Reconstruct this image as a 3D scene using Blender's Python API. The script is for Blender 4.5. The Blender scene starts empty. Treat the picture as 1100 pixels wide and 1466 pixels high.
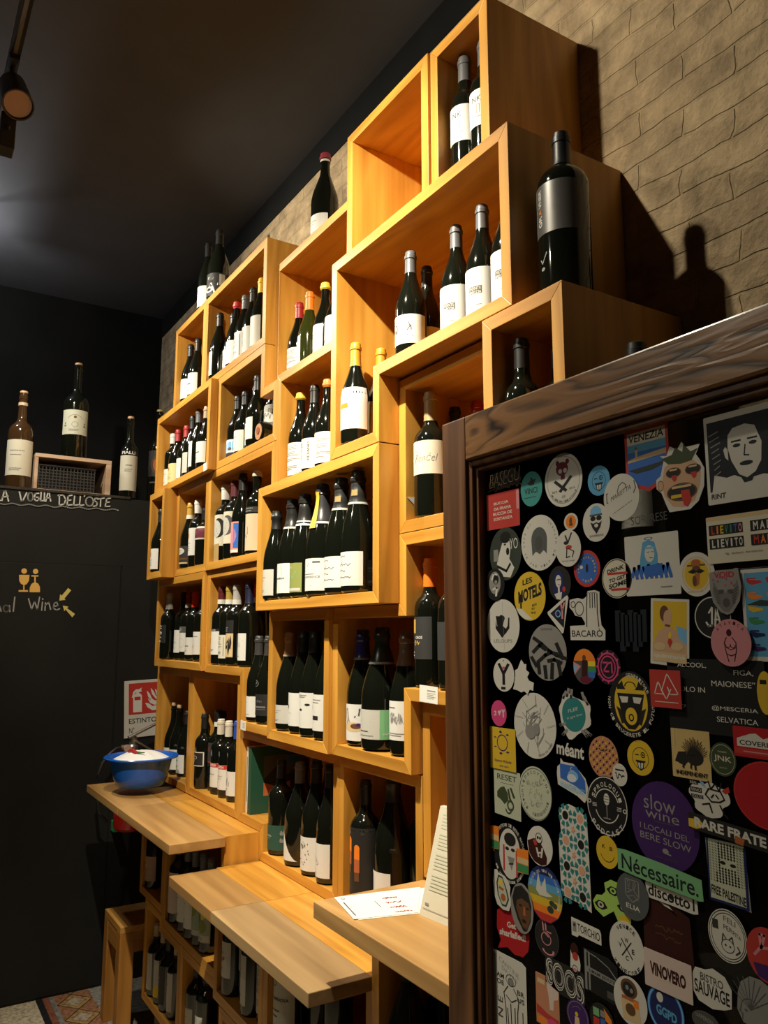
import bpy, bmesh, math, random
from mathutils import Vector, Matrix
random.seed(7)
S = bpy.context.scene
C = S.collection
PI = math.pi
R = math.radians
H = 1.62                      # eye height; heights below are given from the eye and lifted by H

# ------------------------------------------------------------------ camera
cam_d = bpy.data.cameras.new('camera')
cam = bpy.data.objects.new('camera', cam_d)
C.objects.link(cam)
cam.location = (0, 0, H)
cam.rotation_euler = (R(90 + 8.80), 0, R(58.07))
cam_d.sensor_fit = 'VERTICAL'
cam_d.sensor_height = 24.0
cam_d.lens = 1137.1 / 1466 * 24.0
cam_d.clip_start = 0.02
S.camera = cam

# ------------------------------------------------------------------ light and exposure
S.view_settings.view_transform = 'Standard'
S.view_settings.look = 'None'
S.view_settings.gamma = 1.0
S.view_settings.use_curve_mapping = False
S.view_settings.exposure = 0.0
S.cycles.use_denoising = True
S.cycles.max_bounces = 8
S.cycles.diffuse_bounces = 5
S.cycles.glossy_bounces = 3
S.cycles.transparent_max_bounces = 8
S.cycles.sample_clamp_indirect = 3.0
S.cycles.caustics_reflective = False
S.cycles.caustics_refractive = False
w = bpy.data.worlds.new('room_air')
S.world = w
w.use_nodes = True
w.node_tree.nodes['Background'].inputs[0].default_value = (1.0, 0.80, 0.58, 1)
w.node_tree.nodes['Background'].inputs[1].default_value = 0.012

def spot(loc, target, watts, col, angle=110, blend=0.7, size=0.02):
    d = bpy.data.lights.new('track_and_fill_spot', 'SPOT')
    d.energy = watts; d.color = col; d.spot_size = R(angle); d.spot_blend = blend; d.shadow_soft_size = size
    o = bpy.data.objects.new('track_and_fill_spot', d); C.objects.link(o)
    o.location = loc
    o.rotation_euler = (Vector(target) - Vector(loc)).to_track_quat('-Z', 'Y').to_euler()
    return o
WARM = (1.0, 0.90, 0.70)
# lit heads, then the added fill spots: (mouth, aim, watts, cone, blend)
HEADS_AND_FILLS = [((-1.468, 0.246, H + 1.655), (-1.86, 1.05, H + 0.78), 150, 82, 0.85),
         ((-1.464, 0.248, H + 1.655), (-1.95, 0.98, H - 0.70), 225, 84, 1.0),
         ((-1.466, 0.247, H + 1.655), (-1.40, 1.20, H + 0.60), 46, 165, 0.3),
         ((-3.30, 0.18, H + 1.66), (-2.85, 1.36, H + 1.00), 110, 112, 0.8),
         ((-3.30, 0.18, H + 1.66), (-3.00, 1.10, H - 0.30), 72, 84, 1.0),
         ((-3.32, 0.17, H + 1.66), (-4.20, 0.72, H + 0.75), 75, 74, 0.9),  # added spot that brightens the crate and bottles on the cubicle
         ((-1.95, -0.95, H + 1.66), (-1.00, 0.80, H + 0.10), 32, 100, 1.0)]  # added fill spot behind the camera, no fixture modelled
for _l, _t, _w, _a, _b in HEADS_AND_FILLS:
    spot(_l, _t, _w, WARM, _a, _b)
# cool white bulb under the ceiling by the black cubicle
_p = bpy.data.lights.new('bulb_lamp', 'POINT'); _p.energy = 20; _p.color = (0.97, 0.98, 1.0); _p.shadow_soft_size = 0.04
_po = bpy.data.objects.new('bulb_lamp', _p); C.objects.link(_po); _po.location = (-4.15, 0.05, H + 1.80)

# ------------------------------------------------------------------ materials
MATS = {}
def _new(name):
    m = bpy.data.materials.new(name); m.use_nodes = True
    nt = m.node_tree
    return m, nt, nt.nodes['Principled BSDF']
def plain(name, col, rough=0.5, metal=0.0, spec=0.5, coat=0.0):
    if name in MATS: return MATS[name]
    m, nt, b = _new(name)
    b.inputs['Base Color'].default_value = (*col, 1)
    b.inputs['Roughness'].default_value = rough
    b.inputs['Metallic'].default_value = metal
    b.inputs['Specular IOR Level'].default_value = spec
    b.inputs['Coat Weight'].default_value = coat
    n = nt.nodes.new('ShaderNodeTexNoise'); n.inputs['Scale'].default_value = 60
    r = nt.nodes.new('ShaderNodeMapRange'); r.inputs[3].default_value = max(0, rough - .04); r.inputs[4].default_value = min(1, rough + .04)
    tc = nt.nodes.new('ShaderNodeTexCoord')
    nt.links.new(tc.outputs['Object'], n.inputs['Vector'])
    nt.links.new(n.outputs['Fac'], r.inputs[0]); nt.links.new(r.outputs[0], b.inputs['Roughness'])
    MATS[name] = m
    return m
def emit(name, col, strength):
    m, nt, b = _new(name)
    b.inputs['Base Color'].default_value = (*col, 1)
    b.inputs['Emission Color'].default_value = (*col, 1)
    b.inputs['Emission Strength'].default_value = strength
    return m
def wood(name, axis, dark, light, rough=0.42, fine=38, ring=5.0, knots=True, bump=0.08, coat=0.0, contrast=(0.3, 0.7), along=.12, warp=.8):
    """planed timber: fibre streaks and broad rings drawn out along one axis, a few knots, each board shifted by its own random"""
    m, nt, b = _new(name)
    N, L = nt.nodes, nt.links
    tc = N.new('ShaderNodeTexCoord'); oi = N.new('ShaderNodeObjectInfo')
    sh = N.new('ShaderNodeVectorMath'); sh.operation = 'MULTIPLY_ADD'
    cmb = N.new('ShaderNodeCombineXYZ')
    for k in range(3): L.new(oi.outputs['Random'], cmb.inputs[k])
    L.new(cmb.outputs[0], sh.inputs[0]); sh.inputs[1].default_value = (7.3, 5.1, 9.7); L.new(tc.outputs['Object'], sh.inputs[2])
    def stretched(scale, along):
        mp = N.new('ShaderNodeMapping'); s = [scale] * 3; s['xyz'.index(axis)] = along
        mp.inputs['Scale'].default_value = s; L.new(sh.outputs[0], mp.inputs[0]); return mp
    n1 = N.new('ShaderNodeTexNoise'); n1.inputs['Scale'].default_value = 1; n1.inputs['Detail'].default_value = 5
    L.new(stretched(fine, fine * .035).outputs[0], n1.inputs['Vector'])
    n2 = N.new('ShaderNodeTexNoise'); n2.inputs['Scale'].default_value = 1; n2.inputs['Detail'].default_value = 2; n2.inputs['Distortion'].default_value = warp
    L.new(stretched(ring, ring * along).outputs[0], n2.inputs['Vector'])
    wv = N.new('ShaderNodeMath'); wv.operation = 'PINGPONG'; wv.inputs[1].default_value = 0.5
    ml = N.new('ShaderNodeMath'); ml.operation = 'MULTIPLY'; ml.inputs[1].default_value = 6.0
    L.new(n2.outputs['Fac'], ml.inputs[0]); L.new(ml.outputs[0], wv.inputs[0])
    ad = N.new('ShaderNodeMath'); ad.operation = 'MULTIPLY_ADD'; ad.inputs[1].default_value = 0.55
    L.new(wv.outputs[0], ad.inputs[0])
    m5 = N.new('ShaderNodeMath'); m5.operation = 'MULTIPLY'; m5.inputs[1].default_value = 0.72
    L.new(n1.outputs['Fac'], m5.inputs[0]); L.new(m5.outputs[0], ad.inputs[2])
    rp = N.new('ShaderNodeValToRGB')
    rp.color_ramp.elements[0].position = contrast[0]; rp.color_ramp.elements[0].color = (*dark, 1)
    rp.color_ramp.elements[1].position = contrast[1]; rp.color_ramp.elements[1].color = (*light, 1)
    L.new(ad.outputs[0], rp.inputs[0])
    out = rp.outputs[0]
    # board to board tone
    hv = N.new('ShaderNodeHueSaturation')
    mr = N.new('ShaderNodeMapRange'); mr.inputs[3].default_value = 0.88; mr.inputs[4].default_value = 1.10
    L.new(oi.outputs['Random'], mr.inputs[0]); L.new(mr.outputs[0], hv.inputs['Value']); L.new(out, hv.inputs['Color'])
    out = hv.outputs[0]
    if knots:
        vo = N.new('ShaderNodeTexVoronoi'); vo.inputs['Scale'].default_value = 1.0
        L.new(stretched(2.6, 1.5).outputs[0], vo.inputs['Vector'])
        kr = N.new('ShaderNodeMapRange'); kr.inputs[1].default_value = 0.035; kr.inputs[2].default_value = 0.075; kr.inputs[3].default_value = 0.85; kr.inputs[4].default_value = 0.0
        L.new(vo.outputs['Distance'], kr.inputs[0])
        mx = N.new('ShaderNodeMix'); mx.data_type = 'RGBA'
        L.new(kr.outputs[0], mx.inputs['Factor']); L.new(out, mx.inputs[6]); mx.inputs[7].default_value = (dark[0] * .5, dark[1] * .38, dark[2] * .35, 1)
        out = mx.outputs[2]
    L.new(out, b.inputs['Base Color'])
    b.inputs['Roughness'].default_value = rough
    b.inputs['Coat Weight'].default_value = coat; b.inputs['Coat Roughness'].default_value = 0.22
    bp = N.new('ShaderNodeBump'); bp.inputs['Strength'].default_value = bump; bp.inputs['Distance'].default_value = 0.004
    L.new(ad.outputs[0], bp.inputs['Height']); L.new(bp.outputs[0], b.inputs['Normal'])
    if coat: L.new(bp.outputs[0], b.inputs['Coat Normal'])
    return m
HONEY = ((0.45, 0.195, 0.024), (0.65, 0.325, 0.052))
WOOD_X = wood('honey_timber_lengthwise', 'x', *HONEY)
WOOD_Z = wood('honey_timber_upright', 'z', *HONEY)
WOOD_Y = wood('honey_timber_crosswise', 'y', *HONEY)
TABLE = wood('worn_oak_worktop', 'x', (0.31, 0.16, 0.045), (0.55, 0.32, 0.115), rough=0.5, fine=26, ring=3.2, knots=False, contrast=(0.25, 0.75))
PLANK = wood('yellow_pine_plank', 'x', (0.48, 0.25, 0.055), (0.64, 0.38, 0.10), rough=0.45, fine=26, ring=4, knots=False)
FRAME_X = wood('varnished_brown_rail', 'x', (0.024, 0.010, 0.0035), (0.270, 0.130, 0.047), rough=0.34, fine=34, ring=15, knots=False, bump=0.22, coat=0.45, contrast=(0.34, 0.52), along=.16, warp=1.6)
FRAME_Z = wood('varnished_brown_stile', 'z', (0.055, 0.020, 0.006), (0.200, 0.082, 0.026), rough=0.5, fine=42, ring=9, knots=False, bump=0.25, coat=0.0)

# ------------------------------------------------------------------ mesh helpers
class MB:
    def __init__(self): self.v = []; self.f = []
    def box(self, x0, x1, y0, y1, z0, z1):
        n = len(self.v)
        self.v += [(x, y, z) for z in (z0, z1) for y in (y0, y1) for x in (x0, x1)]
        self.f += [tuple(n + i for i in q) for q in ((0, 2, 3, 1), (4, 5, 7, 6), (0, 1, 5, 4), (2, 6, 7, 3), (0, 4, 6, 2), (1, 3, 7, 5))]
        return self
    def prism_xz(self, pts, y0, y1):
        """outline in x,z pushed from y0 to y1"""
        n = len(self.v); k = len(pts)
        self.v += [(p[0], y0, p[1]) for p in pts] + [(p[0], y1, p[1]) for p in pts]
        self.f.append(tuple(n + i for i in range(k))); self.f.append(tuple(n + k + i for i in reversed(range(k))))
        for i in range(k):
            j = (i + 1) % k; self.f.append((n + i, n + k + i, n + k + j, n + j))
        return self
    def prism_z(self, pts, z0, z1):
        n = len(self.v); k = len(pts)
        self.v += [(p[0], p[1], z0) for p in pts] + [(p[0], p[1], z1) for p in pts]
        self.f.append(tuple(n + i for i in reversed(range(k)))); self.f.append(tuple(n + k + i for i in range(k)))
        for i in range(k):
            j = (i + 1) % k; self.f.append((n + i, n + j, n + k + j, n + k + i))
        return self
    def lathe(self, prof, seg=24, cx=0, cy=0, cz=0, cap0=True, cap1=True):
        n = len(self.v); m = len(prof)
        for r, z in prof:
            for s in range(seg):
                a = 2 * PI * s / seg
                self.v.append((cx + r * math.cos(a), cy + r * math.sin(a), cz + z))
        for i in range(m - 1):
            for s in range(seg):
                t = (s + 1) % seg
                self.f.append((n + i * seg + s, n + i * seg + t, n + (i + 1) * seg + t, n + (i + 1) * seg + s))
        if cap0: self.f.append(tuple(n + s for s in reversed(range(seg))))
        if cap1: self.f.append(tuple(n + (m - 1) * seg + s for s in range(seg)))
        return self
    def tube(self, path, r, seg=10):
        path = [Vector(p) for p in path]; n = len(self.v); up = Vector((0, 0, 1))
        for i, p in enumerate(path):
            d = (path[min(i + 1, len(path) - 1)] - path[max(i - 1, 0)]).normalized()
            a = d.cross(up)
            if a.length < 1e-4: a = d.cross(Vector((1, 0, 0)))
            a.normalize(); b = d.cross(a)
            rr = r[i] if isinstance(r, (list, tuple)) else r
            for s in range(seg):
                t = 2 * PI * s / seg; self.v.append(tuple(p + a * (rr * math.cos(t)) + b * (rr * math.sin(t))))
        for i in range(len(path) - 1):
            for s in range(seg):
                t = (s + 1) % seg
                self.f.append((n + i * seg + s, n + i * seg + t, n + (i + 1) * seg + t, n + (i + 1) * seg + s))
        self.f.append(tuple(n + s for s in reversed(range(seg)))); self.f.append(tuple(n + (len(path) - 1) * seg + s for s in range(seg)))
        return self
    def xf(self, M):
        self.v = [tuple(M @ Vector(p)) for p in self.v]; return self
    def mesh(self, name, smooth=False, fix=True):
        me = bpy.data.meshes.new(name); me.from_pydata(self.v, [], self.f)
        if fix:
            bm = bmesh.new(); bm.from_mesh(me); bmesh.ops.recalc_face_normals(bm, faces=bm.faces); bm.to_mesh(me); bm.free()
        if smooth:
            me.polygons.foreach_set('use_smooth', [True] * len(me.polygons))
            me.set_sharp_from_angle(angle=R(38))
        me.update()
        return me
def link(name, me, mat=None, parent=None):
    o = bpy.data.objects.new(name, me); C.objects.link(o)
    if mat is not None and not me.materials: me.materials.append(mat)
    if parent is not None: o.parent = parent
    return o
def obj(name, mb, mat, parent=None, smooth=False, bevel=0):
    o = link(name, mb.mesh(name, smooth), mat, parent)
    if bevel:
        b = o.modifiers.new('edge', 'BEVEL'); b.width = bevel; b.segments = 2; b.limit_method = 'ANGLE'; b.angle_limit = R(40)
    return o
def tag(o, label, cat, group=None, kind=None):
    if label: o['label'] = label
    if cat: o['category'] = cat
    if group: o['group'] = group
    if kind: o['kind'] = kind
    return o
def thing(name, label, cat, loc=(0, 0, 0), rotz=0, group=None):
    o = bpy.data.objects.new(name, None); C.objects.link(o); o.empty_display_size = 0.05
    o.location = loc; o.rotation_euler = (0, 0, rotz)
    return tag(o, label, cat, group)
def struct(o):
    o['kind'] = 'structure'; return o

# ------------------------------------------------------------------ the room
FLOOR, CEIL, BACK, BLACK_X, END_X = 0.0, H + 2.03, 1.378, -4.10, -4.93
def brick_mat():
    m, nt, b = _new('old_whitewashed_brick'); N, L = nt.nodes, nt.links
    tc = N.new('ShaderNodeTexCoord'); sp = N.new('ShaderNodeSeparateXYZ'); L.new(tc.outputs['Object'], sp.inputs[0])
    nz = N.new('ShaderNodeTexNoise'); nz.inputs['Scale'].default_value = 4.5; nz.inputs['Detail'].default_value = 4; L.new(tc.outputs['Object'], nz.inputs['Vector'])
    cb = N.new('ShaderNodeCombineXYZ'); L.new(sp.outputs[0], cb.inputs[0]); L.new(sp.outputs[2], cb.inputs[1])
    ds = N.new('ShaderNodeVectorMath'); ds.operation = 'MULTIPLY_ADD'; L.new(nz.outputs['Color'], ds.inputs[0]); ds.inputs[1].default_value = (0.10, 0.048, 0); L.new(cb.outputs[0], ds.inputs[2])
    br = N.new('ShaderNodeTexBrick'); L.new(ds.outputs[0], br.inputs['Vector'])
    br.inputs['Scale'].default_value = 1.0; br.inputs['Brick Width'].default_value = 0.235; br.inputs['Row Height'].default_value = 0.066
    br.inputs['Mortar Size'].default_value = 0.0045; br.inputs['Mortar Smooth'].default_value = 0.6
    br.inputs['Color1'].default_value = (0.44, 0.335, 0.205, 1); br.inputs['Color2'].default_value = (0.37, 0.275, 0.17, 1); br.inputs['Mortar'].default_value = (0.41, 0.31, 0.185, 1)
    n2 = N.new('ShaderNodeTexNoise'); n2.inputs['Scale'].default_value = 11; n2.inputs['Detail'].default_value = 8; n2.inputs['Roughness'].default_value = 0.65; L.new(tc.outputs['Object'], n2.inputs['Vector'])
    rp = N.new('ShaderNodeValToRGB'); rp.color_ramp.elements[0].position = 0.35; rp.color_ramp.elements[0].color = (0.62, 0.60, 0.56, 1); rp.color_ramp.elements[1].position = 0.62; rp.color_ramp.elements[1].color = (1.15, 1.12, 1.05, 1)
    L.new(n2.outputs['Fac'], rp.inputs[0])
    mx = N.new('ShaderNodeMix'); mx.data_type = 'RGBA'; mx.blend_type = 'MULTIPLY'; mx.inputs['Factor'].default_value = 1
    L.new(br.outputs['Color'], mx.inputs[6]); L.new(rp.outputs[0], mx.inputs[7]); L.new(mx.outputs[2], b.inputs['Base Color'])
    b.inputs['Roughness'].default_value = 0.9
    hm = N.new('ShaderNodeMath'); hm.operation = 'MULTIPLY_ADD'; hm.inputs[1].default_value = -0.28; L.new(br.outputs['Fac'], hm.inputs[0])
    h2 = N.new('ShaderNodeMath'); h2.operation = 'MULTIPLY'; h2.inputs[1].default_value = 1.5; L.new(n2.outputs['Fac'], h2.inputs[0]); L.new(h2.outputs[0], hm.inputs[2])
    bp = N.new('ShaderNodeBump'); bp.inputs['Strength'].default_value = 1.0; bp.inputs['Distance'].default_value = 0.014
    L.new(hm.outputs[0], bp.inputs['Height']); L.new(bp.outputs[0], b.inputs['Normal'])
    return m
def paint(name, col, rough, amount=0.25, scale=6, spec=.5):
    m, nt, b = _new(name); b.inputs['Specular IOR Level'].default_value = spec; N, L = nt.nodes, nt.links
    tc = N.new('ShaderNodeTexCoord'); n = N.new('ShaderNodeTexNoise'); n.inputs['Scale'].default_value = scale; n.inputs['Detail'].default_value = 6; L.new(tc.outputs['Object'], n.inputs['Vector'])
    rp = N.new('ShaderNodeValToRGB')
    rp.color_ramp.elements[0].color = (*[c * (1 - amount) for c in col], 1); rp.color_ramp.elements[1].color = (*[c * (1 + amount) for c in col], 1)
    rp.color_ramp.elements[0].position = 0.3; rp.color_ramp.elements[1].position = 0.7
    L.new(n.outputs['Fac'], rp.inputs[0]); L.new(rp.outputs[0], b.inputs['Base Color']); b.inputs['Roughness'].default_value = rough
    return m
BRICK = brick_mat()
CEILPAINT = paint('charcoal_ceiling_paint', (0.048, 0.049, 0.054), 0.75, 0.08)
BLACKPAINT = paint('matt_black_paint', (0.0055, 0.0055, 0.005), 0.85, spec=.15)
CHALKBOARD = paint('chalkboard_black', (0.0095, 0.0095, 0.0085), 0.7, 0.3, 3, spec=.3)

def floor_mat():
    """cement tiles in lengthwise stripes: pale terrazzo, black, red, grey, then terracotta tiles with interlaced lozenges"""
    m, nt, b = _new('patterned_cement_tiles'); N, L = nt.nodes, nt.links
    tc = N.new('ShaderNodeTexCoord'); sp = N.new('ShaderNodeSeparateXYZ'); L.new(tc.outputs['Object'], sp.inputs[0])
    def math_(op, a, bb=None, c=None):
        n = N.new('ShaderNodeMath'); n.operation = op
        for i, v in enumerate((a, bb, c)):
            if v is None: continue
            if isinstance(v, (int, float)): n.inputs[i].default_value = v
            else: L.new(v, n.inputs[i])
        return n.outputs[0]
    rp = N.new('ShaderNodeValToRGB'); rp.color_ramp.interpolation = 'CONSTANT'
    stops = [(0.0, (0.58, 0.50, 0.36)), (0.71, (0.016, 0.016, 0.018)), (0.735, (0.24, 0.085, 0.05)), (0.765, (0.22, 0.22, 0.21)), (0.785, (0.30, 0.14, 0.075)), (0.935, (0.26, 0.25, 0.23)), (0.99, (0.24, 0.23, 0.21))]
    e = rp.color_ramp.elements
    e[0].position = 0; e[0].color = (*stops[0][1], 1); e[1].position = stops[1][0]; e[1].color = (*stops[1][1], 1)
    for p, c in stops[2:]:
        k = e.new(p); k.color = (*c, 1)
    L.new(sp.outputs[1], rp.inputs[0])
    # lozenges along the terracotta stripe
    v = math_('ABSOLUTE', math_('DIVIDE', math_('SUBTRACT', sp.outputs[1], 0.86), 0.075))
    u = math_('ABSOLUTE', math_('SUBTRACT', math_('FRACT', math_('DIVIDE', sp.outputs[0], 0.17)), 0.5))
    d = math_('ADD', math_('MULTIPLY', u, 2.0), v)
    inside = math_('LESS_THAN', v, 1.0)
    line = math_('MULTIPLY', math_('LESS_THAN', math_('ABSOLUTE', math_('SUBTRACT', d, 0.80)), 0.13), inside)
    dark = math_('MULTIPLY', math_('LESS_THAN', math_('ABSOLUTE', math_('SUBTRACT', d, 0.98)), 0.05), inside)
    core = math_('MULTIPLY', math_('LESS_THAN', d, 0.55), inside)
    col = rp.outputs[0]
    for fac, c in ((line, (0.36, 0.24, 0.085)), (dark, (0.05, 0.03, 0.018)), (core, (0.40, 0.33, 0.25))):
        mx = N.new('ShaderNodeMix'); mx.data_type = 'RGBA'; L.new(fac, mx.inputs['Factor']); L.new(col, mx.inputs[6]); mx.inputs[7].default_value = (*c, 1); col = mx.outputs[2]
    nz = N.new('ShaderNodeTexNoise'); nz.inputs['Scale'].default_value = 55; nz.inputs['Detail'].default_value = 6; L.new(tc.outputs['Object'], nz.inputs['Vector'])
    r2 = N.new('ShaderNodeValToRGB'); r2.color_ramp.elements[0].position = 0.34; r2.color_ramp.elements[0].color = (0.55, 0.53, 0.5, 1); r2.color_ramp.elements[1].position = 0.6; r2.color_ramp.elements[1].color = (1.1, 1.1, 1.1, 1)
    L.new(nz.outputs['Fac'], r2.inputs[0])
    mx = N.new('ShaderNodeMix'); mx.data_type = 'RGBA'; mx.blend_type = 'MULTIPLY'; mx.inputs['Factor'].default_value = 1; L.new(col, mx.inputs[6]); L.new(r2.outputs[0], mx.inputs[7])
    L.new(mx.outputs[2], b.inputs['Base Color']); b.inputs['Roughness'].default_value = 0.45
    return m
struct(obj('floor', MB().box(-6.2, 1.2, -3.2, BACK + .2, -0.1, 0), floor_mat()))
struct(obj('ceiling', MB().box(-6.2, 1.2, -3.2, BACK + .2, CEIL, CEIL + 0.1), CEILPAINT))
struct(obj('wall_back', MB().box(END_X - .05, 1.2, BACK, BACK + 0.2, 0, H + 1.90), BRICK))
struct(obj('trim_1', MB().box(END_X - .05, 1.2, BACK - .004, BACK + 0.2, H + 1.90, CEIL), BLACKPAINT))
struct(obj('wall_end', MB().box(END_X - .2, END_X, -3.2, BACK + .1, 0, CEIL), BLACKPAINT))

# the black cubicle with the hidden door
TOPZ = H + 0.700
struct(obj('wall_cubicle', MB().box(END_X, BLACK_X, -3.0, BACK, 0, TOPZ - .012), CHALKBOARD))
struct(obj('trim_2', MB().box(END_X, BLACK_X + .006, -3.0, 1.02, TOPZ - .012, TOPZ), plain('dark_ledge_varnish', (0.03, 0.028, 0.025), 0.28)))
door = thing('door_2', 'flush black chalkboard door in the cubicle wall', None); struct(door)
d_face = MB().box(BLACK_X - .02, BLACK_X + .0035, -0.10, 0.990, 0.008, H + 0.338)
obj('door_leaf', d_face, CHALKBOARD, door, bevel=.0015)
gap = plain('dark_gap', (0.0015, 0.0015, 0.0015), 0.9)
obj('door_gap', MB().box(BLACK_X, BLACK_X + .0015, .990, .996, .004, H + .344).box(BLACK_X, BLACK_X + .0015, -.10, .996, H + .338, H + .344), gap, door)

# ------------------------------------------------------------------ shelf boxes
T = 0.030
SHADE_BLACK = plain('shade_black', (.008, .0075, .007), .55)  # shade put into the colour: stands in for the unlit space behind the pane
def inset(poly, t, skip):
    """inner corners of a right-angled outline whose corners run clockwise (as seen from the room)"""
    n = len(poly); out = []
    for i in range(n):
        p0, p, p1 = poly[i - 1], poly[i], poly[(i + 1) % n]
        off = [0, 0]
        for a, b_, e in ((p0, p, (i - 1) % n), (p, p1, i)):
            tt = 0 if e in skip else t
            dx, dz = b_[0] - a[0], b_[1] - a[1]; l = math.hypot(dx, dz)
            off[0] += dz / l * tt; off[1] += -dx / l * tt
        out.append((p[0] + off[0], p[1] + off[1]))
    return out
def shelf_box(label, poly, yf, skip=(), yb=BACK - .002, group='stacked timber shelf boxes', back=True, name='shelf_box', mats=None):
    e = 0.0006
    n = len(poly)
    xs = [p[0] for p in poly]; zs = [p[1] for p in poly]
    root = thing(name, label, 'shelf', ((min(xs) + max(xs)) / 2, yf, H + min(zs)), 0, group)
    ox, oy, oz = root.location
    poly = inset(poly, e, ())
    inn = inset(poly, T, skip)
    for i in range(n):
        if i in skip: continue
        j = (i + 1) % n
        a, b_ = poly[i], poly[j]
        dx, dz = b_[0] - a[0], b_[1] - a[1]
        if abs(dz) > abs(dx): nm, mt = 'side_panel', (mats or (WOOD_Z,))[0]
        else: nm, mt = ('top_panel' if dx > 0 else 'bottom_panel'), (mats or (0, WOOD_X))[1]
        q = [(p[0] - ox, p[1] + H - oz) for p in (a, b_, inn[j], inn[i])]
        obj(nm, MB().prism_xz(q, yf - oy, yb - oy), mt, root, bevel=.0011)
    if back:
        q = [(p[0] - ox, p[1] + H - oz) for p in inset(poly, T + .0005, skip)]
        obj('back_panel', MB().prism_xz(q, yb - .010 - oy, yb - .002 - oy), (mats or (0, WOOD_X))[1], root)
    return root
def rect(x0, x1, z0, z1): return [(x0, z1), (x1, z1), (x1, z0), (x0, z0)]
A_, B_, C_ = 1.03, 1.09, 1.12
shelf_box('empty golden shelf box in the top row beside two bottles', rect(-1.930, -1.508, 1.0735, 1.488), 1.072)
shelf_box('highest shelf box at the top right corner with two bottles', rect(-1.508, -1.278, 1.0735, 1.488), 1.080)
shelf_box('large stepped golden shelf box with grey-capped white-label bottles', [(-1.942, 1.073), (-1.161, 1.073), (-1.161, .663), (-1.677, .663), (-1.677, .486), (-1.942, .486)], A_)
shelf_box('shelf box under the magnum bottle, its side turned to the brick wall', rect(-1.2585, -1.020, .2535, .662), A_)
shelf_box('recessed shelf box with a big cream-label bottle beside the door frame', rect(-1.676, -1.260, .2530, .655), B_)
shelf_box('protruding wide shelf box holding a row of sparkling wine bottles', rect(-2.450, -1.677, .0775, .4845), A_)
shelf_box('stepped shelf box with three big sparkling bottles and an orange-capped one', [(-1.676, .2525), (-1.272, .2525), (-1.272, -.158), (-1.627, -.158), (-1.627, -.330), (-2.026, -.330), (-2.026, .077), (-1.676, .077)], B_)
shelf_box('square shelf box with four spotted-label sparkling bottles below the protruding box', rect(-2.448, -2.026, -.330, .077), 1.078)
shelf_box('narrow tall shelf box behind the leaning menu cards', rect(-1.622, -1.272, -.560, -.1585), C_)
shelf_box('stepped low shelf box with two books and dark bottles', [(-2.782, -.3325), (-2.040, -.3325), (-2.040, -.738), (-2.585, -.738), (-2.585, -.6495), (-2.782, -.6495)], C_)
shelf_box('low shelf box with the orange-striped black bottle', rect(-2.040, -1.624, -.738, -.3325), C_)
shelf_box('stepped shelf box with seven red wines and two bottles in its lower bay', [(-3.127, .2570), (-2.453, .2570), (-2.453, -.3315), (-2.751, -.3315), (-2.751, -.147), (-3.127, -.147)], 1.103)
shelf_box('square shelf box at the left end with red-capped bottles, above the corked ones', rect(-3.789, -3.127, -.143, .2570), B_)
shelf_box('shelf box with three bottles beside the small protruding box', rect(-3.535, -3.118, .2575, .6605), B_)
shelf_box('shelf box with a white ceramic bottle and two portrait-label bottles', rect(-3.118, -2.453, .2575, .6605), B_)
shelf_box('small protruding upright shelf box at the left end with one bottle', rect(-3.769, -3.535, .2550, .6605), A_)
shelf_box('slightly protruding shelf box with the red and white wax-capped bottles', rect(-3.800, -3.040, .6610, 1.0455), 1.058)
shelf_box('stepped shelf box with the bottle lying on its side', [(-3.040, 1.0455), (-2.566, 1.0455), (-2.566, .879), (-2.450, .879), (-2.450, .661), (-3.040, .661)], B_)
shelf_box('upper left corner shelf box with two bottles sharing one label', rect(-3.660, -3.231, 1.0460, 1.460), B_)
shelf_box('shelf box in the upper left with six bottles under two tall magnums', rect(-3.231, -2.566, 1.0460, 1.460), B_)
shelf_box('dark recessed shelf box with red, orange and yellow capped bottles', [(-2.5655, 1.350), (-1.943, 1.350), (-1.943, .8905), (-2.4500, .8905), (-2.4500, .8800), (-2.5655, .8800)], 1.128, skip=(2, 3, 4))
shelf_box('shelf box with a yellow wax-capped bottle above the protruding box', rect(-2.449, -1.943, .4850, .8900), B_)
shelf_box('low left shelf box with two cork-topped bottles behind the blue bowl', rect(-3.830, -3.335, -.6480, -.1475), C_)
shelf_box('low shelf box with red-and-white label bottles right of the blue bowl', rect(-3.335, -2.783, -.6480, -.1475), C_)
for lb_, q_ in (('shelf box coloured black as shade seen through the glass beside the timber boxes', rect(-1.268, -1.020, -.555, .2520)), ('shelf box coloured black as shade behind the glass, carrying the bottle by the brick wall', rect(-1.018, -.50, -.555, .1000))):
    shelf_box(lb_, q_, B_, group='shelf boxes coloured black as shade behind the door', mats=(SHADE_BLACK, SHADE_BLACK))
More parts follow.
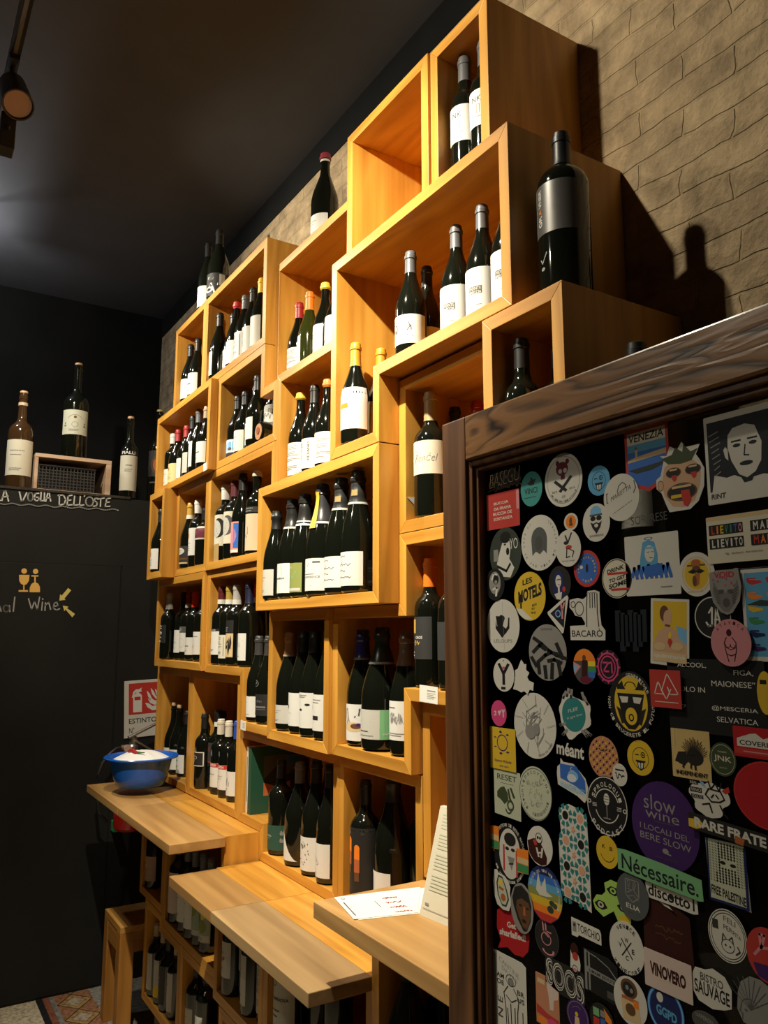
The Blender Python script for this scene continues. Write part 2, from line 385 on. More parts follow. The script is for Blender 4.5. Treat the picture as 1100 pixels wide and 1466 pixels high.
# base boxes under the worktops
G2 = 'base boxes under the worktops'
shelf_box('base box at the far left under the worktop with the bowl', rect(-3.550, -3.221, -1.065, -.6500), 1.0, group=G2, name='base_box')
shelf_box('base box with pale-label bottles under the worktop with the bowl', rect(-3.221, -2.586, -1.104, -.6500), 1.0, group=G2, name='base_box')
shelf_box('lowest base box beside the stool with four slim bottles', [(-3.455, -1.0655), (-3.221, -1.0655), (-3.221, -1.1045), (-2.990, -1.1045), (-2.990, -1.443), (-3.455, -1.443)], 1.0, group=G2, name='base_box')
shelf_box('lowest base box with round-shouldered dark bottles', rect(-2.990, -2.520, -1.443, -1.1045), 1.0, group=G2, name='base_box')
shelf_box('lowest base box under the middle worktop near the picture edge', rect(-2.520, -1.602, -1.443, -1.1265), .97, group=G2, name='base_box')
shelf_box('base box under the left leaf of the middle worktop', rect(-2.575, -2.190, -1.126, -.7385), .97, group=G2, name='base_box')
shelf_box('base box under the dark leaf of the middle worktop', rect(-2.190, -1.602, -1.126, -.7385), .97, group=G2, name='base_box')
shelf_box('tall base box under the worktop with the menu cards', rect(-1.600, -0.90, -1.000, -.6000), .965, group=G2, name='base_box')
shelf_box('lowest base box under the worktop with the menu cards', rect(-1.600, -0.90, -1.443, -1.0010), .965, group=G2, name='base_box')
struct(obj('baseboard_back', MB().box(-3.43, -.9, 1.05, BACK - .01, 0, H - 1.446), plain('grey_plinth', (0.16, 0.14, 0.11), 0.7)))

# ------------------------------------------------------------------ fold-out worktops
def worktop(label, x0, x1, y0, y1, z, t, tone=None):
    root = thing('worktop_leaf', label, 'worktop', ((x0 + x1) / 2, y1, H + z - t), 0, 'fold-out timber worktop leaves')
    ox, oy, oz = root.location
    ob = obj('leaf_board', MB().box(x0 - ox, x1 - ox, y0 - oy, y1 - oy, 0, t), tone or TABLE, root, bevel=.002)
    for k in (.2, .8):
        hx = x0 + (x1 - x0) * k - ox
        obj('hinge', MB().box(hx - .03, hx + .03, y1 - .03 - oy, y1 - oy - .001, -.004, -.0005), plain('dull_steel', (0.3, 0.29, 0.27), 0.4, 0.9), root)
    return root
TABLE_DK = wood('darkened_oak_worktop', 'x', (0.20, 0.115, 0.045), (0.56, 0.37, 0.17), rough=0.5, fine=22, ring=3.6, knots=False, contrast=(0.2, 0.85))
worktop('left leaf of the worktop carrying the blue bowl', -3.770, -3.222, .812, .998, -.6498, .030)
worktop('right leaf of the worktop carrying the blue bowl', -3.220, -2.574, .812, .998, -.6498, .030)
worktop('pale left leaf of the middle worktop', -2.562, -2.192, .812, .968, -.7380, .030)
worktop('streaky darkened leaf of the middle worktop', -2.190, -1.602, .812, .968, -.7380, .030, TABLE_DK)
PT = thing('worktop_board', 'thick timber worktop with menu cards beside the door frame', 'worktop', (-1.25, 1.1, H - .598), 0)
obj('board', MB().box(-1.617 + 1.25, -.80 + 1.25, .829 - 1.1, 1.1185 - 1.1, -.0, .034), TABLE, PT, bevel=.002)
obj('bracket', MB().box(-1.40 + 1.25, -1.37 + 1.25, .99 - 1.1, 1.10 - 1.1, -.0015, -.0002), plain('dull_steel', (0.3, 0.29, 0.27), 0.4, 0.9), PT)
# yellow planks that close the base boxes against the wall boxes
def plank(label, x0, x1, y0, y1, z):
    o = obj('worktop_plank', MB().box(x0, x1, y0, y1, H + z, H + z + .0045), PLANK, bevel=.0008)
    tag(o, label, 'worktop', 'yellow planks at the foot of the wall boxes'); return o

# ------------------------------------------------------------------ glazed door with the stickers
DY = 0.770
door = struct(thing('door_1', 'glazed brown timber door covered in stickers', None, (-1.052, DY, 0)))
def dpart(nm, mb, mat, bevel=.003):
    mb.xf(Matrix.Translation((1.052, -DY, 0))); return obj(nm, mb, mat, door, bevel=bevel)
dpart('stile', MB().box(-1.052, -.990, DY, DY + .045, .02, H + .350), FRAME_Z)
dpart('stile', MB().box(-.235, -.173, DY, DY + .045, .02, H + .350), FRAME_Z)
dpart('top_rail', MB().box(-.9898, -.2352, DY, DY + .045, H + .276, H + .350), FRAME_X)
dpart('bottom_rail', MB().box(-.9898, -.2352, DY, DY + .045, .02, .16), FRAME_X)
bd = MB()
for k, (o0, o1, yy) in enumerate(((0, .010, .006), (.010, .018, .012))):
    bd.box(-.9898 + o0, -.9898 + o1, DY + yy, DY + .04, .16, H + .276 - o0)
    bd.box(-.9898 + o1, -.2352, DY + yy, DY + .04, H + .276 - o1, H + .276 - o0)
dpart('glazing_bead', bd, FRAME_Z, .0015)
GY = DY + .024
def glass_mat():
    m, nt, b = _new('smoked_pane'); N, L = nt.nodes, nt.links
    N.remove(b)
    tr = N.new('ShaderNodeBsdfTransparent'); tr.inputs[0].default_value = (0.60, 0.60, 0.575, 1)
    gl = N.new('ShaderNodeBsdfGlossy'); gl.inputs['Roughness'].default_value = 0.02
    fr = N.new('ShaderNodeFresnel'); fr.inputs[0].default_value = 1.5
    mx = N.new('ShaderNodeMixShader'); L.new(fr.outputs[0], mx.inputs[0]); L.new(tr.outputs[0], mx.inputs[1]); L.new(gl.outputs[0], mx.inputs[2])
    L.new(mx.outputs[0], N['Material Output'].inputs[0])
    return m
dpart('glass_pane', MB().box(-.9720, -.2360, GY, GY + .005, .161, H + .2578), glass_mat(), 0)

# ------------------------------------------------------------------ lettering and printed shapes
_tc = {}
def text_shape(text, shear=0.0, bold=0.0):
    """letters as flat triangles in a 0..1 box"""
    k = (text, shear, bold)
    if k in _tc: return _tc[k]
    cu = bpy.data.curves.new('letters', 'FONT'); cu.body = text; cu.shear = shear; cu.offset = bold; cu.resolution_u = 3; cu.fill_mode = 'FRONT'
    ob = bpy.data.objects.new('letters', cu); C.objects.link(ob)
    me = ob.evaluated_get(bpy.context.evaluated_depsgraph_get()).to_mesh()
    vs = [(p.co.x, p.co.y) for p in me.vertices]; fs = [tuple(p.vertices) for p in me.polygons]
    ob.to_mesh_clear(); bpy.data.objects.remove(ob); bpy.data.curves.remove(cu)
    x0 = min(p[0] for p in vs); x1 = max(p[0] for p in vs); y0 = min(p[1] for p in vs); y1 = max(p[1] for p in vs)
    w_, h_ = max(x1 - x0, 1e-6), max(y1 - y0, 1e-6)
    r = ([((p[0] - x0) / w_, (p[1] - y0) / h_) for p in vs], fs, w_ / h_)
    _tc[k] = r
    return r
INK = {'white': (.68, .67, .63), 'cream': (.64, .60, .48), 'paper': (.52, .51, .46), 'tan': (.62, .46, .25), 'black': (.012, .012, .012), 'charcoal': (.03, .03, .03),
       'dark': (.02, .018, .017), 'grey': (.09, .09, .09), 'lgrey': (.24, .24, .23), 'silver': (.16, .155, .15), 'red': (.50, .04, .03), 'orange': (.80, .22, .02), 'yellow': (.78, .56, .03),
       'gold': (.60, .37, .06), 'green': (.05, .25, .09), 'deepgreen': (.018, .075, .055), 'olive': (.24, .27, .07), 'teal': (.03, .20, .20), 'blue': (.04, .14, .50), 'sky': (.18, .44, .72), 'navy': (.012, .02, .10),
       'pink': (.70, .25, .28), 'hotpink': (.62, .06, .20), 'purple': (.055, .018, .13), 'maroon': (.13, .012, .03), 'brown': (.13, .06, .025), 'skin': (.66, .42, .28), 'pinkpaper': (.42, .27, .20), 'pinkwhite': (.62, .50, .45),
       'oatmeal': (.60, .47, .31), 'yellowpaper': (.68, .55, .25), 'bluewhite': (.62, .66, .72), 'greenart': (.30, .36, .26), 'greyp': (.30, .29, .26), 'aged': (.52, .52, .40), 'lime': (.42, .62, .12), 'mint': (.18, .42, .20), 'salmon': (.66, .34, .22),
       'yellowart': (.74, .72, .66), 'pinkart': (.72, .27, .20), 'blueart': (.03, .09, .36), 'rust': (.42, .12, .04)}
def ink(c): return plain('ink_' + c, INK[c], 0.6, spec=.22)
class Print:
    """flat printed shapes in u,v (-1..1 each way), put on a surface by place(u, v, layer)"""
    def __init__(s): s.v = []; s.f = []; s.m = []; s.mats = []; s.layer = 0
    def _mi(s, c):
        if c not in s.mats: s.mats.append(c)
        return s.mats.index(c)
    def poly(s, pts, c, new=True):
        if new: s.layer += 1
        n = len(s.v); s.v += [(p[0], p[1], s.layer) for p in pts]; s.f.append(tuple(range(n, n + len(pts)))); s.m.append(s._mi(c))
    def cols(s, us, lo, hi, c):
        """a shape cut in upright strips so that it can wrap round a bottle"""
        s.layer += 1; n = len(s.v)
        for u in us: s.v += [(u, lo(u), s.layer), (u, hi(u), s.layer)]
        for i in range(len(us) - 1): s.f.append((n + 2 * i, n + 2 * i + 2, n + 2 * i + 3, n + 2 * i + 1)); s.m.append(s._mi(c))
    def rect(s, u0, u1, v0, v1, c):
        k = max(2, int((u1 - u0) / .16) + 1); s.cols([u0 + (u1 - u0) * i / k for i in range(k + 1)], lambda u: v0, lambda u: v1, c)
    def ell(s, u, v, ru, rv, c, k=18):
        def hh(x): return rv * math.sqrt(max(0.0, 1 - ((x - u) / ru) ** 2))
        s.cols([u - ru * math.cos(PI * i / k) for i in range(k + 1)], lambda x: v - hh(x), lambda x: v + hh(x), c)
    def ring(s, u, v, ru, rv, th, c, a0=0, a1=360, k=36):
        s.layer += 1; n = len(s.v)
        for i in range(k + 1):
            a = R(a0 + (a1 - a0) * i / k)
            for q in (1, 1 - th): s.v.append((u + ru * q * math.cos(a), v + rv * q * math.sin(a), s.layer))
        for i in range(k): s.f.append((n + 2 * i, n + 2 * i + 2, n + 2 * i + 3, n + 2 * i + 1)); s.m.append(s._mi(c))
    def line(s, pts, wd, c, asp=1.0):
        """a drawn stroke; asp = width of the surface over its height"""
        s.layer += 1
        for a, b_ in zip(pts[:-1], pts[1:]):
            dx, dy = (b_[0] - a[0]) * asp, b_[1] - a[1]; l = math.hypot(dx, dy) or 1e-6
            nx, ny = -dy / l * wd / 2 / asp, dx / l * wd / 2
            ex, ey = dx / l * wd * .35 / asp, dy / l * wd * .35
            s.poly([(a[0] + nx - ex, a[1] + ny - ey), (a[0] - nx - ex, a[1] - ny - ey), (b_[0] - nx + ex, b_[1] - ny + ey), (b_[0] + nx + ex, b_[1] + ny + ey)], c, False)
    def text(s, t, u, v, wd, ht, c, shear=0.0, bold=0.0, rot=0, slope=0.0):
        vs, fs, asp = text_shape(t, shear, bold); s.layer += 1; n = len(s.v); mi = s._mi(c)
        for a, b_ in vs:
            x, y = (a - .5) * wd, (b_ - .5) * ht
            if rot == 90: x, y = -(b_ - .5) * wd, (a - .5) * ht
            s.v.append((u + x, v + y + slope * x, s.layer))
        for f in fs: s.f.append(tuple(n + i for i in f)); s.m.append(mi)
    def ringtext(s, t, ru, rv, mid, span, ht, c, inward=False, bold=0.01):
        """letters round an arc: mid and span in degrees, inward = read from below"""
        s.layer += 1; mi = s._mi(c); k = len(t)
        for i, ch in enumerate(t):
            if ch == ' ': continue
            f = (i + .5) / k - .5
            a = R(mid + f * span) if inward else R(mid - f * span)
            vs, fs, asp = text_shape(ch, 0, bold); n = len(s.v)
            w_ = min(R(abs(span)) / k * .82, ht * .9)
            hh = ht if ch not in '.-,' else ht * .25
            for x, y in vs:
                x = (x - .5) * w_; y = (y - .5) * hh
                px, py = (x, y)
                ca, sa = math.cos(a), math.sin(a)
                if inward: q = (ca * (1 - y) - sa * x, sa * (1 - y) + ca * x)
                else: q = (ca * (1 + y) + sa * x, sa * (1 + y) - ca * x)
                s.v.append((q[0] * ru, q[1] * rv, s.layer))
            for fc in fs: s.f.append(tuple(n + j for j in fc)); s.m.append(mi)
    def mesh(s, name, place):
        me = bpy.data.meshes.new(name); me.from_pydata([place(*p) for p in s.v], [], s.f)
        for c in s.mats: me.materials.append(ink(c))
        me.polygons.foreach_set('material_index', s.m); me.update()
        return me

# ------------------------------------------------------------------ bottles
GLASS = {'dark': plain('black_green_glass', (.0045, .0055, .0035), .07, spec=.75), 'brown': plain('brown_glass', (.030, .010, .003), .08, spec=.7), 'amber': plain('amber_wine_glass', (.34, .165, .045), .08, spec=.7),
         'amberdark': plain('dim_amber_glass', (.045, .022, .008), .10, spec=.7), 'green': plain('olive_glass', (.025, .030, .005), .08, spec=.7), 'ceramic': plain('white_glazed_ceramic', (.62, .56, .46), .25)}
def foil(n, c, r=.38, m=.0): return plain('foil_' + n, c, r, m)
# capsule: (start as a share of the height, colour, band colour or None, kind)
CAPS = {'grey': (.80, (.10, .10, .105), None, 'foil'), 'greycap': (.80, (.12, .12, .12), None, 'foil'), 'black': (.80, (.010, .010, .010), None, 'foil'), 'charcoalcap': (.78, (.035, .035, .035), None, 'foil'),
        'gold': (.77, (.60, .27, .015), None, 'foil'), 'goldgrey': (.77, (.33, .24, .11), None, 'foil'), 'redgloss': (.72, (.30, .02, .012), None, 'foil'), 'orange': (.78, (.80, .20, .015), None, 'foil'), 'yellow': (.80, (.72, .48, .03), None, 'foil'),
        'red': (.80, (.36, .022, .022), None, 'foil'), 'darkredwhite': (.78, (.10, .012, .012), (.7, .68, .6), 'foil'), 'redwhite': (.78, (.30, .02, .02), (.5, .42, .34), 'foil'), 'brightred': (.78, (.70, .05, .02), None, 'foil'), 'brightredwhite': (.78, (.55, .035, .02), (.7, .68, .6), 'foil'),
        'goldwhite': (.76, (.55, .33, .05), (.7, .66, .55), 'foil'), 'goldwhite2': (.77, (.40, .27, .05), (.7, .68, .6), 'foil'), 'silver': (.76, (.40, .38, .35), (.6, .58, .53), 'foil'), 'navy': (.76, (.010, .012, .04), None, 'foil'), 'maroon': (.80, (.12, .02, .03), None, 'foil'),
        'royal': (.78, (.02, .07, .42), None, 'foil'), 'ivory': (.80, (.66, .60, .48), None, 'foil'), 'white': (.82, (.72, .70, .66), None, 'foil'), 'tan': (.82, (.40, .29, .17), None, 'foil'), 'blackwhite': (.80, (.010, .010, .010), (.7, .68, .64), 'foil'),
        'blue': (.74, (.018, .018, .12), (.16, .14, .10), 'champ'), 'darkgreen': (.70, (.012, .018, .012), (.3, .3, .28), 'champ'), 'brown': (.72, (.16, .095, .06), None, 'champ'), 'copper': (.76, (.30, .13, .04), (.25, .2, .15), 'champ'),
        'blackband': (.70, (.018, .018, .018), (.55, .54, .5), 'champ'), 'blackband2': (.69, (.018, .018, .018), (.65, .63, .6), 'champ'), 'goldblack': (.64, (.030, .030, .032), (.5, .5, .48), 'champ'), 'blackgold': (.72, (.022, .022, .022), (.45, .42, .35), 'champ'),
        'yellowwax': (.915, (.70, .52, .05), None, 'wax'), 'orangewax': (.91, (.68, .24, .04), None, 'wax'), 'redwax': (.90, (.60, .03, .03), None, 'wax'), 'redwaxring': (.93, (.26, .03, .04), (.62, .6, .55), 'wax'), 'whitewax': (.80, (.75, .72, .68), None, 'wax'),
        'cork': (.955, (.56, .34, .17), None, 'cork'), 'corkring': (.955, (.56, .34, .17), (.55, .42, .28), 'cork'), 'yellowcork': (.90, (.50, .36, .10), None, 'cork'), 'ceramic': (.93, (.62, .56, .46), None, 'wax')}
def profile(ty, h, r):
    s_ = r / .04
    k = {'B': .0375, 'G': .041, 'C': .044, 'M': .050, 'D': .052, 'T': .052}[ty]
    rr = k * r; n = .0142 * max(1.0, min(1.35, h / .30)) * (r ** .35)
    if ty in 'BDT':
        z = {'B': .60, 'D': .575, 'T': .665}[ty]
        q = [(0, 0), (.80 * rr, 0), (.97 * rr, .006), (rr, .016), (rr, z * h), (.975 * rr, (z + .030) * h), (.90 * rr, (z + .060) * h), (.76 * rr, (z + .088) * h), (.58 * rr, (z + .110) * h), (n * 1.22, min(z + .135, .79) * h), (n * 1.04, min(z + .175, .83) * h), (n, .90 * h), (n, .935 * h), (n * 1.10, .940 * h), (n * 1.10, .972 * h), (n * .98, .976 * h), (n * .95, h)]
    elif ty in 'GM':
        q = [(0, 0), (.80 * rr, 0), (.97 * rr, .006), (rr, .016), (rr, .44 * h), (.98 * rr, .485 * h), (.915 * rr, .535 * h), (.80 * rr, .590 * h), (.66 * rr, .645 * h), (.53 * rr, .700 * h), (n * 1.20, .755 * h), (n * 1.05, .81 * h), (n, .93 * h), (n * 1.14, .936 * h), (n * 1.14, .962 * h), (n, .968 * h), (n * .95, h)]
    else:
        n *= 1.12
        q = [(0, 0), (.80 * rr, 0), (.97 * rr, .007), (rr, .018), (rr, .41 * h), (.985 * rr, .46 * h), (.93 * rr, .52 * h), (.84 * rr, .58 * h), (.72 * rr, .645 * h), (.59 * rr, .71 * h), (.47 * rr, .775 * h), (n * 1.06, .84 * h), (n, .90 * h), (n * 1.16, .915 * h), (n * 1.16, .945 * h), (n, .955 * h), (n * .96, h)]
    return q
def rad(q, z):
    for (r0, z0), (r1, z1) in zip(q[:-1], q[1:]):
        if z0 <= z <= z1 and z1 > z0: return r0 + (r1 - r0) * (z - z0) / (z1 - z0)
    return q[-1][0]
_bm = {}
def body_mesh(ty, h, r):
    k = ('body', ty, h, r)
    if k not in _bm: _bm[k] = MB().lathe(profile(ty, h, r)[1:], 28).mesh('glass_body', True)
    return _bm[k]
def cap_mesh(ty, h, r, cap):
    z0, c, band, kind = CAPS[cap]; q = profile(ty, h, r); e = .0007 if kind == 'foil' else .0012
    if kind == 'cork':
        n = q[-1][0]
        return MB().lathe([(n * .80, z0 * h - .004), (n * .86, h + .001), (n * .98, h + .003), (n * .98, h * .99 + .016), (n * .9, h * .99 + .018)], 16).mesh('cork', True)
    zs = sorted({z0 * h} | {p[1] for p in q if p[1] > z0 * h})
    if kind == 'champ':
        zs = sorted(set(zs) | {z0 * h + (h - z0 * h) * t / 9 for t in range(9)})
        pr = [(rad(q, z) + e + .0007 * (i % 2), z) for i, z in enumerate(zs)]
    else: pr = [(rad(q, z) + e, z) for z in zs]
    if kind == 'wax': pr = [(p[0] + (.0012 if i else -.0006), p[1] + (.0 if i else .002)) for i, p in enumerate(pr)]
    pr += [(pr[-1][0] * .86, h + .0022), (pr[-1][0] * .4, h + .0028)]
    return MB().lathe(pr, 20).mesh('capsule', True)
def wrap_mesh(q, h, z0, z1, half, off=.0006, nu=14, nv=5):
    mb = MB()
    for j in range(nv + 1):
        z = (z0 + (z1 - z0) * j / nv) * h; r = rad(q, z) + off
        for i in range(nu + 1):
            a = -half + 2 * half * i / nu; mb.v.append((r * math.sin(a), -r * math.cos(a), z))
    for j in range(nv):
        for i in range(nu):
            n = j * (nu + 1) + i; mb.f.append((n, n + 1, n + nu + 2, n + nu + 1))
    return mb.mesh('label', True, False)
def squiggle(P, u0, u1, v, amp, c, n=14, wd=.03, seed=1):
    rnd = random.Random(seed)
    P.line([(u0 + (u1 - u0) * i / n, v + amp * rnd.uniform(-1, 1)) for i in range(n + 1)], wd, c, 1.2)
def rows(P, c, vs, u0=-.6, u1=.6, th=.022, seed=3):
    rnd = random.Random(seed)
    for v in vs: P.rect(u0, u1 - rnd.uniform(0, .45) * (u1 - u0), v - th, v + th, c)
def label_print(pre, P):
    t, r_, e, l = P.text, P.rect, P.ell, P.line
    if pre == 'lines': r_(-.55, .35, .35, .41, 'lgrey'); r_(-.55, .15, .12, .16, 'lgrey'); rows(P, 'lgrey', (-.62, -.72), -.55, .3)
    elif pre == 'smalltext': r_(-.5, .4, -.05, .05, 'grey'); rows(P, 'lgrey', (-.5, -.62), -.4, .3)
    elif pre == 'textrows': rows(P, 'lgrey', [.8, .7, .6, .42, .32, .22, 0, -.1, -.45, -.55, -.65], -.5, .45); r_(.62, .68, -.8, .8, 'lgrey')
    elif pre == 'textrows2': rows(P, 'lgrey', [.55, .45, .2, .1, 0, -.3, -.4, -.6], -.3, .6); t('VIDIANO', -.62, .1, .10, 1.1, 'lgrey', rot=90)
    elif pre == 'tree':
        l([(-.62, -.9), (-.55, -.3), (-.66, .2), (-.52, .85)], .13, 'grey', 1.2)
        for k in range(9): l([(-.6, -.7 + k * .16), (-.28 - .03 * (k % 3), -.45 + k * .15)], .05, 'grey', 1.2); l([(-.6, -.6 + k * .16), (-.86, -.4 + k * .15)], .05, 'grey', 1.2)
        t('VIDIANO', .12, .1, .14, 1.3, 'grey', rot=90)
    elif pre == 'nk': t('NK', -.35, .48, .55, .30, 'black'); l([(-.62, .28), (-.1, .66)], .03, 'black'); l([(-.35, -.3), (-.35, .15), (-.18, .15), (-.18, -.3)], .035, 'lgrey'); r_(-.5, 0, -.52, -.49, 'lgrey')
    elif pre == 'heart': e(-.66, .1, .16, .34, 'grey'); e(-.66, .16, .07, .16, 'white'); l([(.1, .45), (.16, .15), (.02, -.1)], .05, 'grey'); l([(.2, .25), (.22, -.1)], .04, 'grey'); l([(.02, -.4), (.3, -.5)], .05, 'grey')
    elif pre == 'gribouille':
        r_(-.48, .12, -.13, .20, 'grey'); t('MONTE', -.18, .10, .52, .13, 'cream'); t('BRECCIA', -.18, -.06, .54, .12, 'white', bold=.01); r_(-.2, .1, -.6, -.57, 'lgrey')
    elif pre == 'orangeblock': r_(-.72, -.12, .0, .24, 'orange'); r_(-.7, -.2, -.14, -.11, 'lgrey')
    elif pre == 'gravner':
        t('G', -.52, -.55, .20, .20, 'white', rot=90); t('R', -.52, -.30, .20, .20, 'white', rot=90); t('A', -.52, -.05, .20, .20, 'orange', rot=90); t('VNER', -.52, .48, .20, .70, 'white', rot=90)
        r_(-.85, -.80, -.95, .95, 'lgrey'); l([(-.55, -1.95), (-.45, -2.12), (-.22, -1.75)], .045, 'lgrey', .8); e(-.42, -2.35, .10, .07, 'lgrey')
    elif pre == 'rencel': t('Ren\u010del', -.12, .0, 1.05, .50, 'lgrey', shear=.35, bold=-.012); l([(-.72, .25), (-.6, .45), (-.45, .3), (-.55, .0), (-.62, -.35), (-.5, -.55)], .03, 'lgrey', 1.4)
    elif pre == 'yellowblock': r_(-.82, -.30, .22, .88, 'gold'); t('CROS', .02, .02, .62, .13, 'white', bold=.02); l([(-.5, -.25), (-.3, -.12), (-.35, -.35), (-.1, -.15), (0, -.3), (.1, -.2)], .05, 'gold'); r_(-.72, -.55, -.72, -.65, 'white'); r_(-.72, -.5, -.86, -.80, 'white')
    elif pre == 'fox': e(.0, -.25, .62, .26, 'tan'); P.poly([(-.55, -.3), (-.9, -.75), (-.2, -.55)], 'pink'); e(.15, -.2, .3, .14, 'brown'); e(.3, -.12, .14, .09, 'purple'); l([(-.4, -.05), (-.62, .7), (-.42, .75), (-.25, .05)], .06, 'brown'); l([(.1, .3), (.35, .75), (.3, .4)], .07, 'grey')
    elif pre == 'greenphoto': r_(.12, .98, -.98, .98, 'mint'); P.poly([(.12, -.2), (.55, .25), (.98, .05), (.98, -.7), (.5, -.35), (.12, -.6)], 'deepgreen'); P.poly([(.5, .95), (.72, .2), (.98, .5), (.98, .95)], 'lgrey'); l([(-.7, .2), (-.2, .18)], .05, 'lgrey'); l([(-.7, .42), (-.1, .4)], .04, 'lgrey'); r_(-.8, -.3, -.5, -.44, 'grey'); r_(-.8, -.1, -.78, -.74, 'lgrey'); t("infinitum", .55, -.62, .66, .17, 'white', shear=.3)
    elif pre == 'sketch':
        r_(-.72, -.15, .62, .68, 'grey'); squiggle(P, -.5, .25, .15, .28, 'lgrey', 26, .03, 5); squiggle(P, -.45, .2, .05, .25, 'lgrey', 26, .03, 8); rows(P, 'lgrey', (-.66, -.76), -.6, .4)
    elif pre == 'spots1': e(-.35, .15, .22, .15, 'dark'); l([(-.9, -.42), (-.4, -.3)], .03, 'grey'); l([(-.1, -.18), (.15, -.26)], .03, 'grey')
    elif pre == 'spots2': e(.25, .32, .17, .07, 'dark'); e(-.25, .02, .13, .07, 'dark'); e(-.62, -.28, .08, .05, 'dark'); rows(P, 'lgrey', (.85, .75), -.6, .3)
    elif pre == 'spots3': e(-.75, .25, .08, .16, 'dark'); r_(-.5, .05, -.42, -.18, 'dark'); rows(P, 'lgrey', (.7, .55), -.6, .3)
    elif pre == 'yellowart': P.poly([(-.9, -.95), (-.2, -.1), (-.55, .1), (.2, .95), (.9, .95), (.3, .2), (.7, -.05), (-.1, -.95)], 'yellow'); t('modium', .05, .0, .95, .16, 'black', shear=.3, bold=.02)
    elif pre == 'olive': P.rect(-.9, .9, -.9, -.72, 'paper'); t('nat', .0, .72, .4, .14, 'paper'); squiggle(P, -.6, .6, .1, .3, 'mint', 16, .05, 2)
    elif pre == 'scribble': l([(-.7, -.05), (-.3, .2), (-.05, .55), (.1, .7)], .035, 'grey'); l([(-.75, -.6), (-.2, -.35), (.2, -.7), (.6, -.8)], .03, 'grey'); t('RICHMORENCE', .1, -.15, 1.2, .13, 'grey'); r_(.3, .7, .72, .82, 'grey'); rows(P, 'lgrey', (.03,), -.5, .5)
    elif pre == 'script':
        for k, v in enumerate((.72, .25, -.1, -.5)): squiggle(P, -.75, -.75 + (1.2 if k % 2 else .9), v, .06, 'grey', 22, .03, k)
        l([(-.2, .55), (-.05, .35), (-.25, .3)], .03, 'lgrey')
    elif pre == 'whiteart':
        for k in range(7): P.poly([(-.2, .25), (-.25 + .8 * math.cos(k * .9), .25 + .5 * math.sin(k * .9)), (-.2 + .55 * math.cos(k * .9 + .4), .25 + .35 * math.sin(k * .9 + .4))], 'white')
        e(-.25, .25, .2, .12, 'black'); e(-.4, -.45, .34, .25, 'white'); e(-.4, -.45, .2, .13, 'black'); l([(-.1, -.2), (.1, -.9)], .12, 'white'); r_(.35, .75, -.1, .9, 'paper')
    elif pre == 'bluesky': P.cols([-1 + i * .2 for i in range(11)], lambda u: -.3, lambda u: .55 + .2 * math.sin(2 * u), 'sky'); P.rect(-1, 1, -.98, -.55, 'charcoal'); P.ell(.5, -.1, .2, .18, 'grey')
    elif pre == 'stamp': r_(-.6, .1, -.5, .5, 'yellowpaper'); t('THE', .2, .78, .5, .16, 'grey')
    elif pre == 'pattern': squiggle(P, -.8, .8, .3, .4, 'lgrey', 20, .06, 4); squiggle(P, -.8, .8, .0, .5, 'grey', 20, .04, 6); P.rect(-.8, .8, -.98, -.6, 'silver')
    elif pre == 'crest': e(-.1, .45, .3, .3, 'tan'); e(-.1, .45, .17, .17, 'rust'); rows(P, 'lgrey', (-.1, -.35, -.5, -.62), -.55, .5)
    elif pre == 'whitestamp': e(-.1, .45, .7, .4, 'paper'); rows(P, 'grey', (.5, .36), -.5, .4); P.rect(-.9, .9, -.5, -.32, 'brown'); P.rect(-.9, .9, -.95, -.8, 'tan')
    elif pre == 'bands': P.rect(-1, 1, .7, .98, 'paper'); P.rect(-1, 1, -.98, -.75, 'paper'); rows(P, 'lgrey', (.1, -.1), -.5, .5)
    elif pre in ('portrait', 'portrait2'):
        hc = 'dark' if pre == 'portrait' else 'grey'
        P.ell(.2, .15, .62, .62, hc); P.ell(-.05, .1, .5, .55, 'paper'); l([(-.25, .25), (-.05, .28)], .03, hc); l([(.15, .28), (.35, .25)], .03, hc); l([(.02, .15), (-.04, -.05), (.06, -.06)], .02, hc); l([(-.1, -.22), (.15, -.2)], .04, hc); l([(-.3, -.3), (.0, -.5), (.4, -.3)], .03, hc)
    elif pre == 'pinkart': P.rect(-1, 1, -.98, -.80, 'white'); P.ell(.1, .1, .7, .6, 'pink'); P.rect(.45, 1, -.7, .9, 'blue'); l([(-.9, -.7), (.9, -.5)], .06, 'white')
    elif pre == 'blueart': P.ell(.0, -.2, .6, .4, 'sky'); P.ell(.1, .2, .5, .3, 'navy'); P.rect(-.2, .5, .75, .85, 'gold')
    elif pre == 'bird': P.rect(-1, 1, 1.08, 1.38, 'charcoal'); P.poly([(-.85, -.05), (-.35, -.12), (-.05, .32), (-.05, -.02), (.25, -.28), (-.2, -.3), (-.5, -.18)], 'navy'); rows(P, 'lgrey', (1.3, 1.16), -.4, .4)
    elif pre == 'mask':
        for v in (.8, .55, .1, -.45): P.ring(-.1, v - .05, .6, .22, .3, 'white', 20, 160, 12)
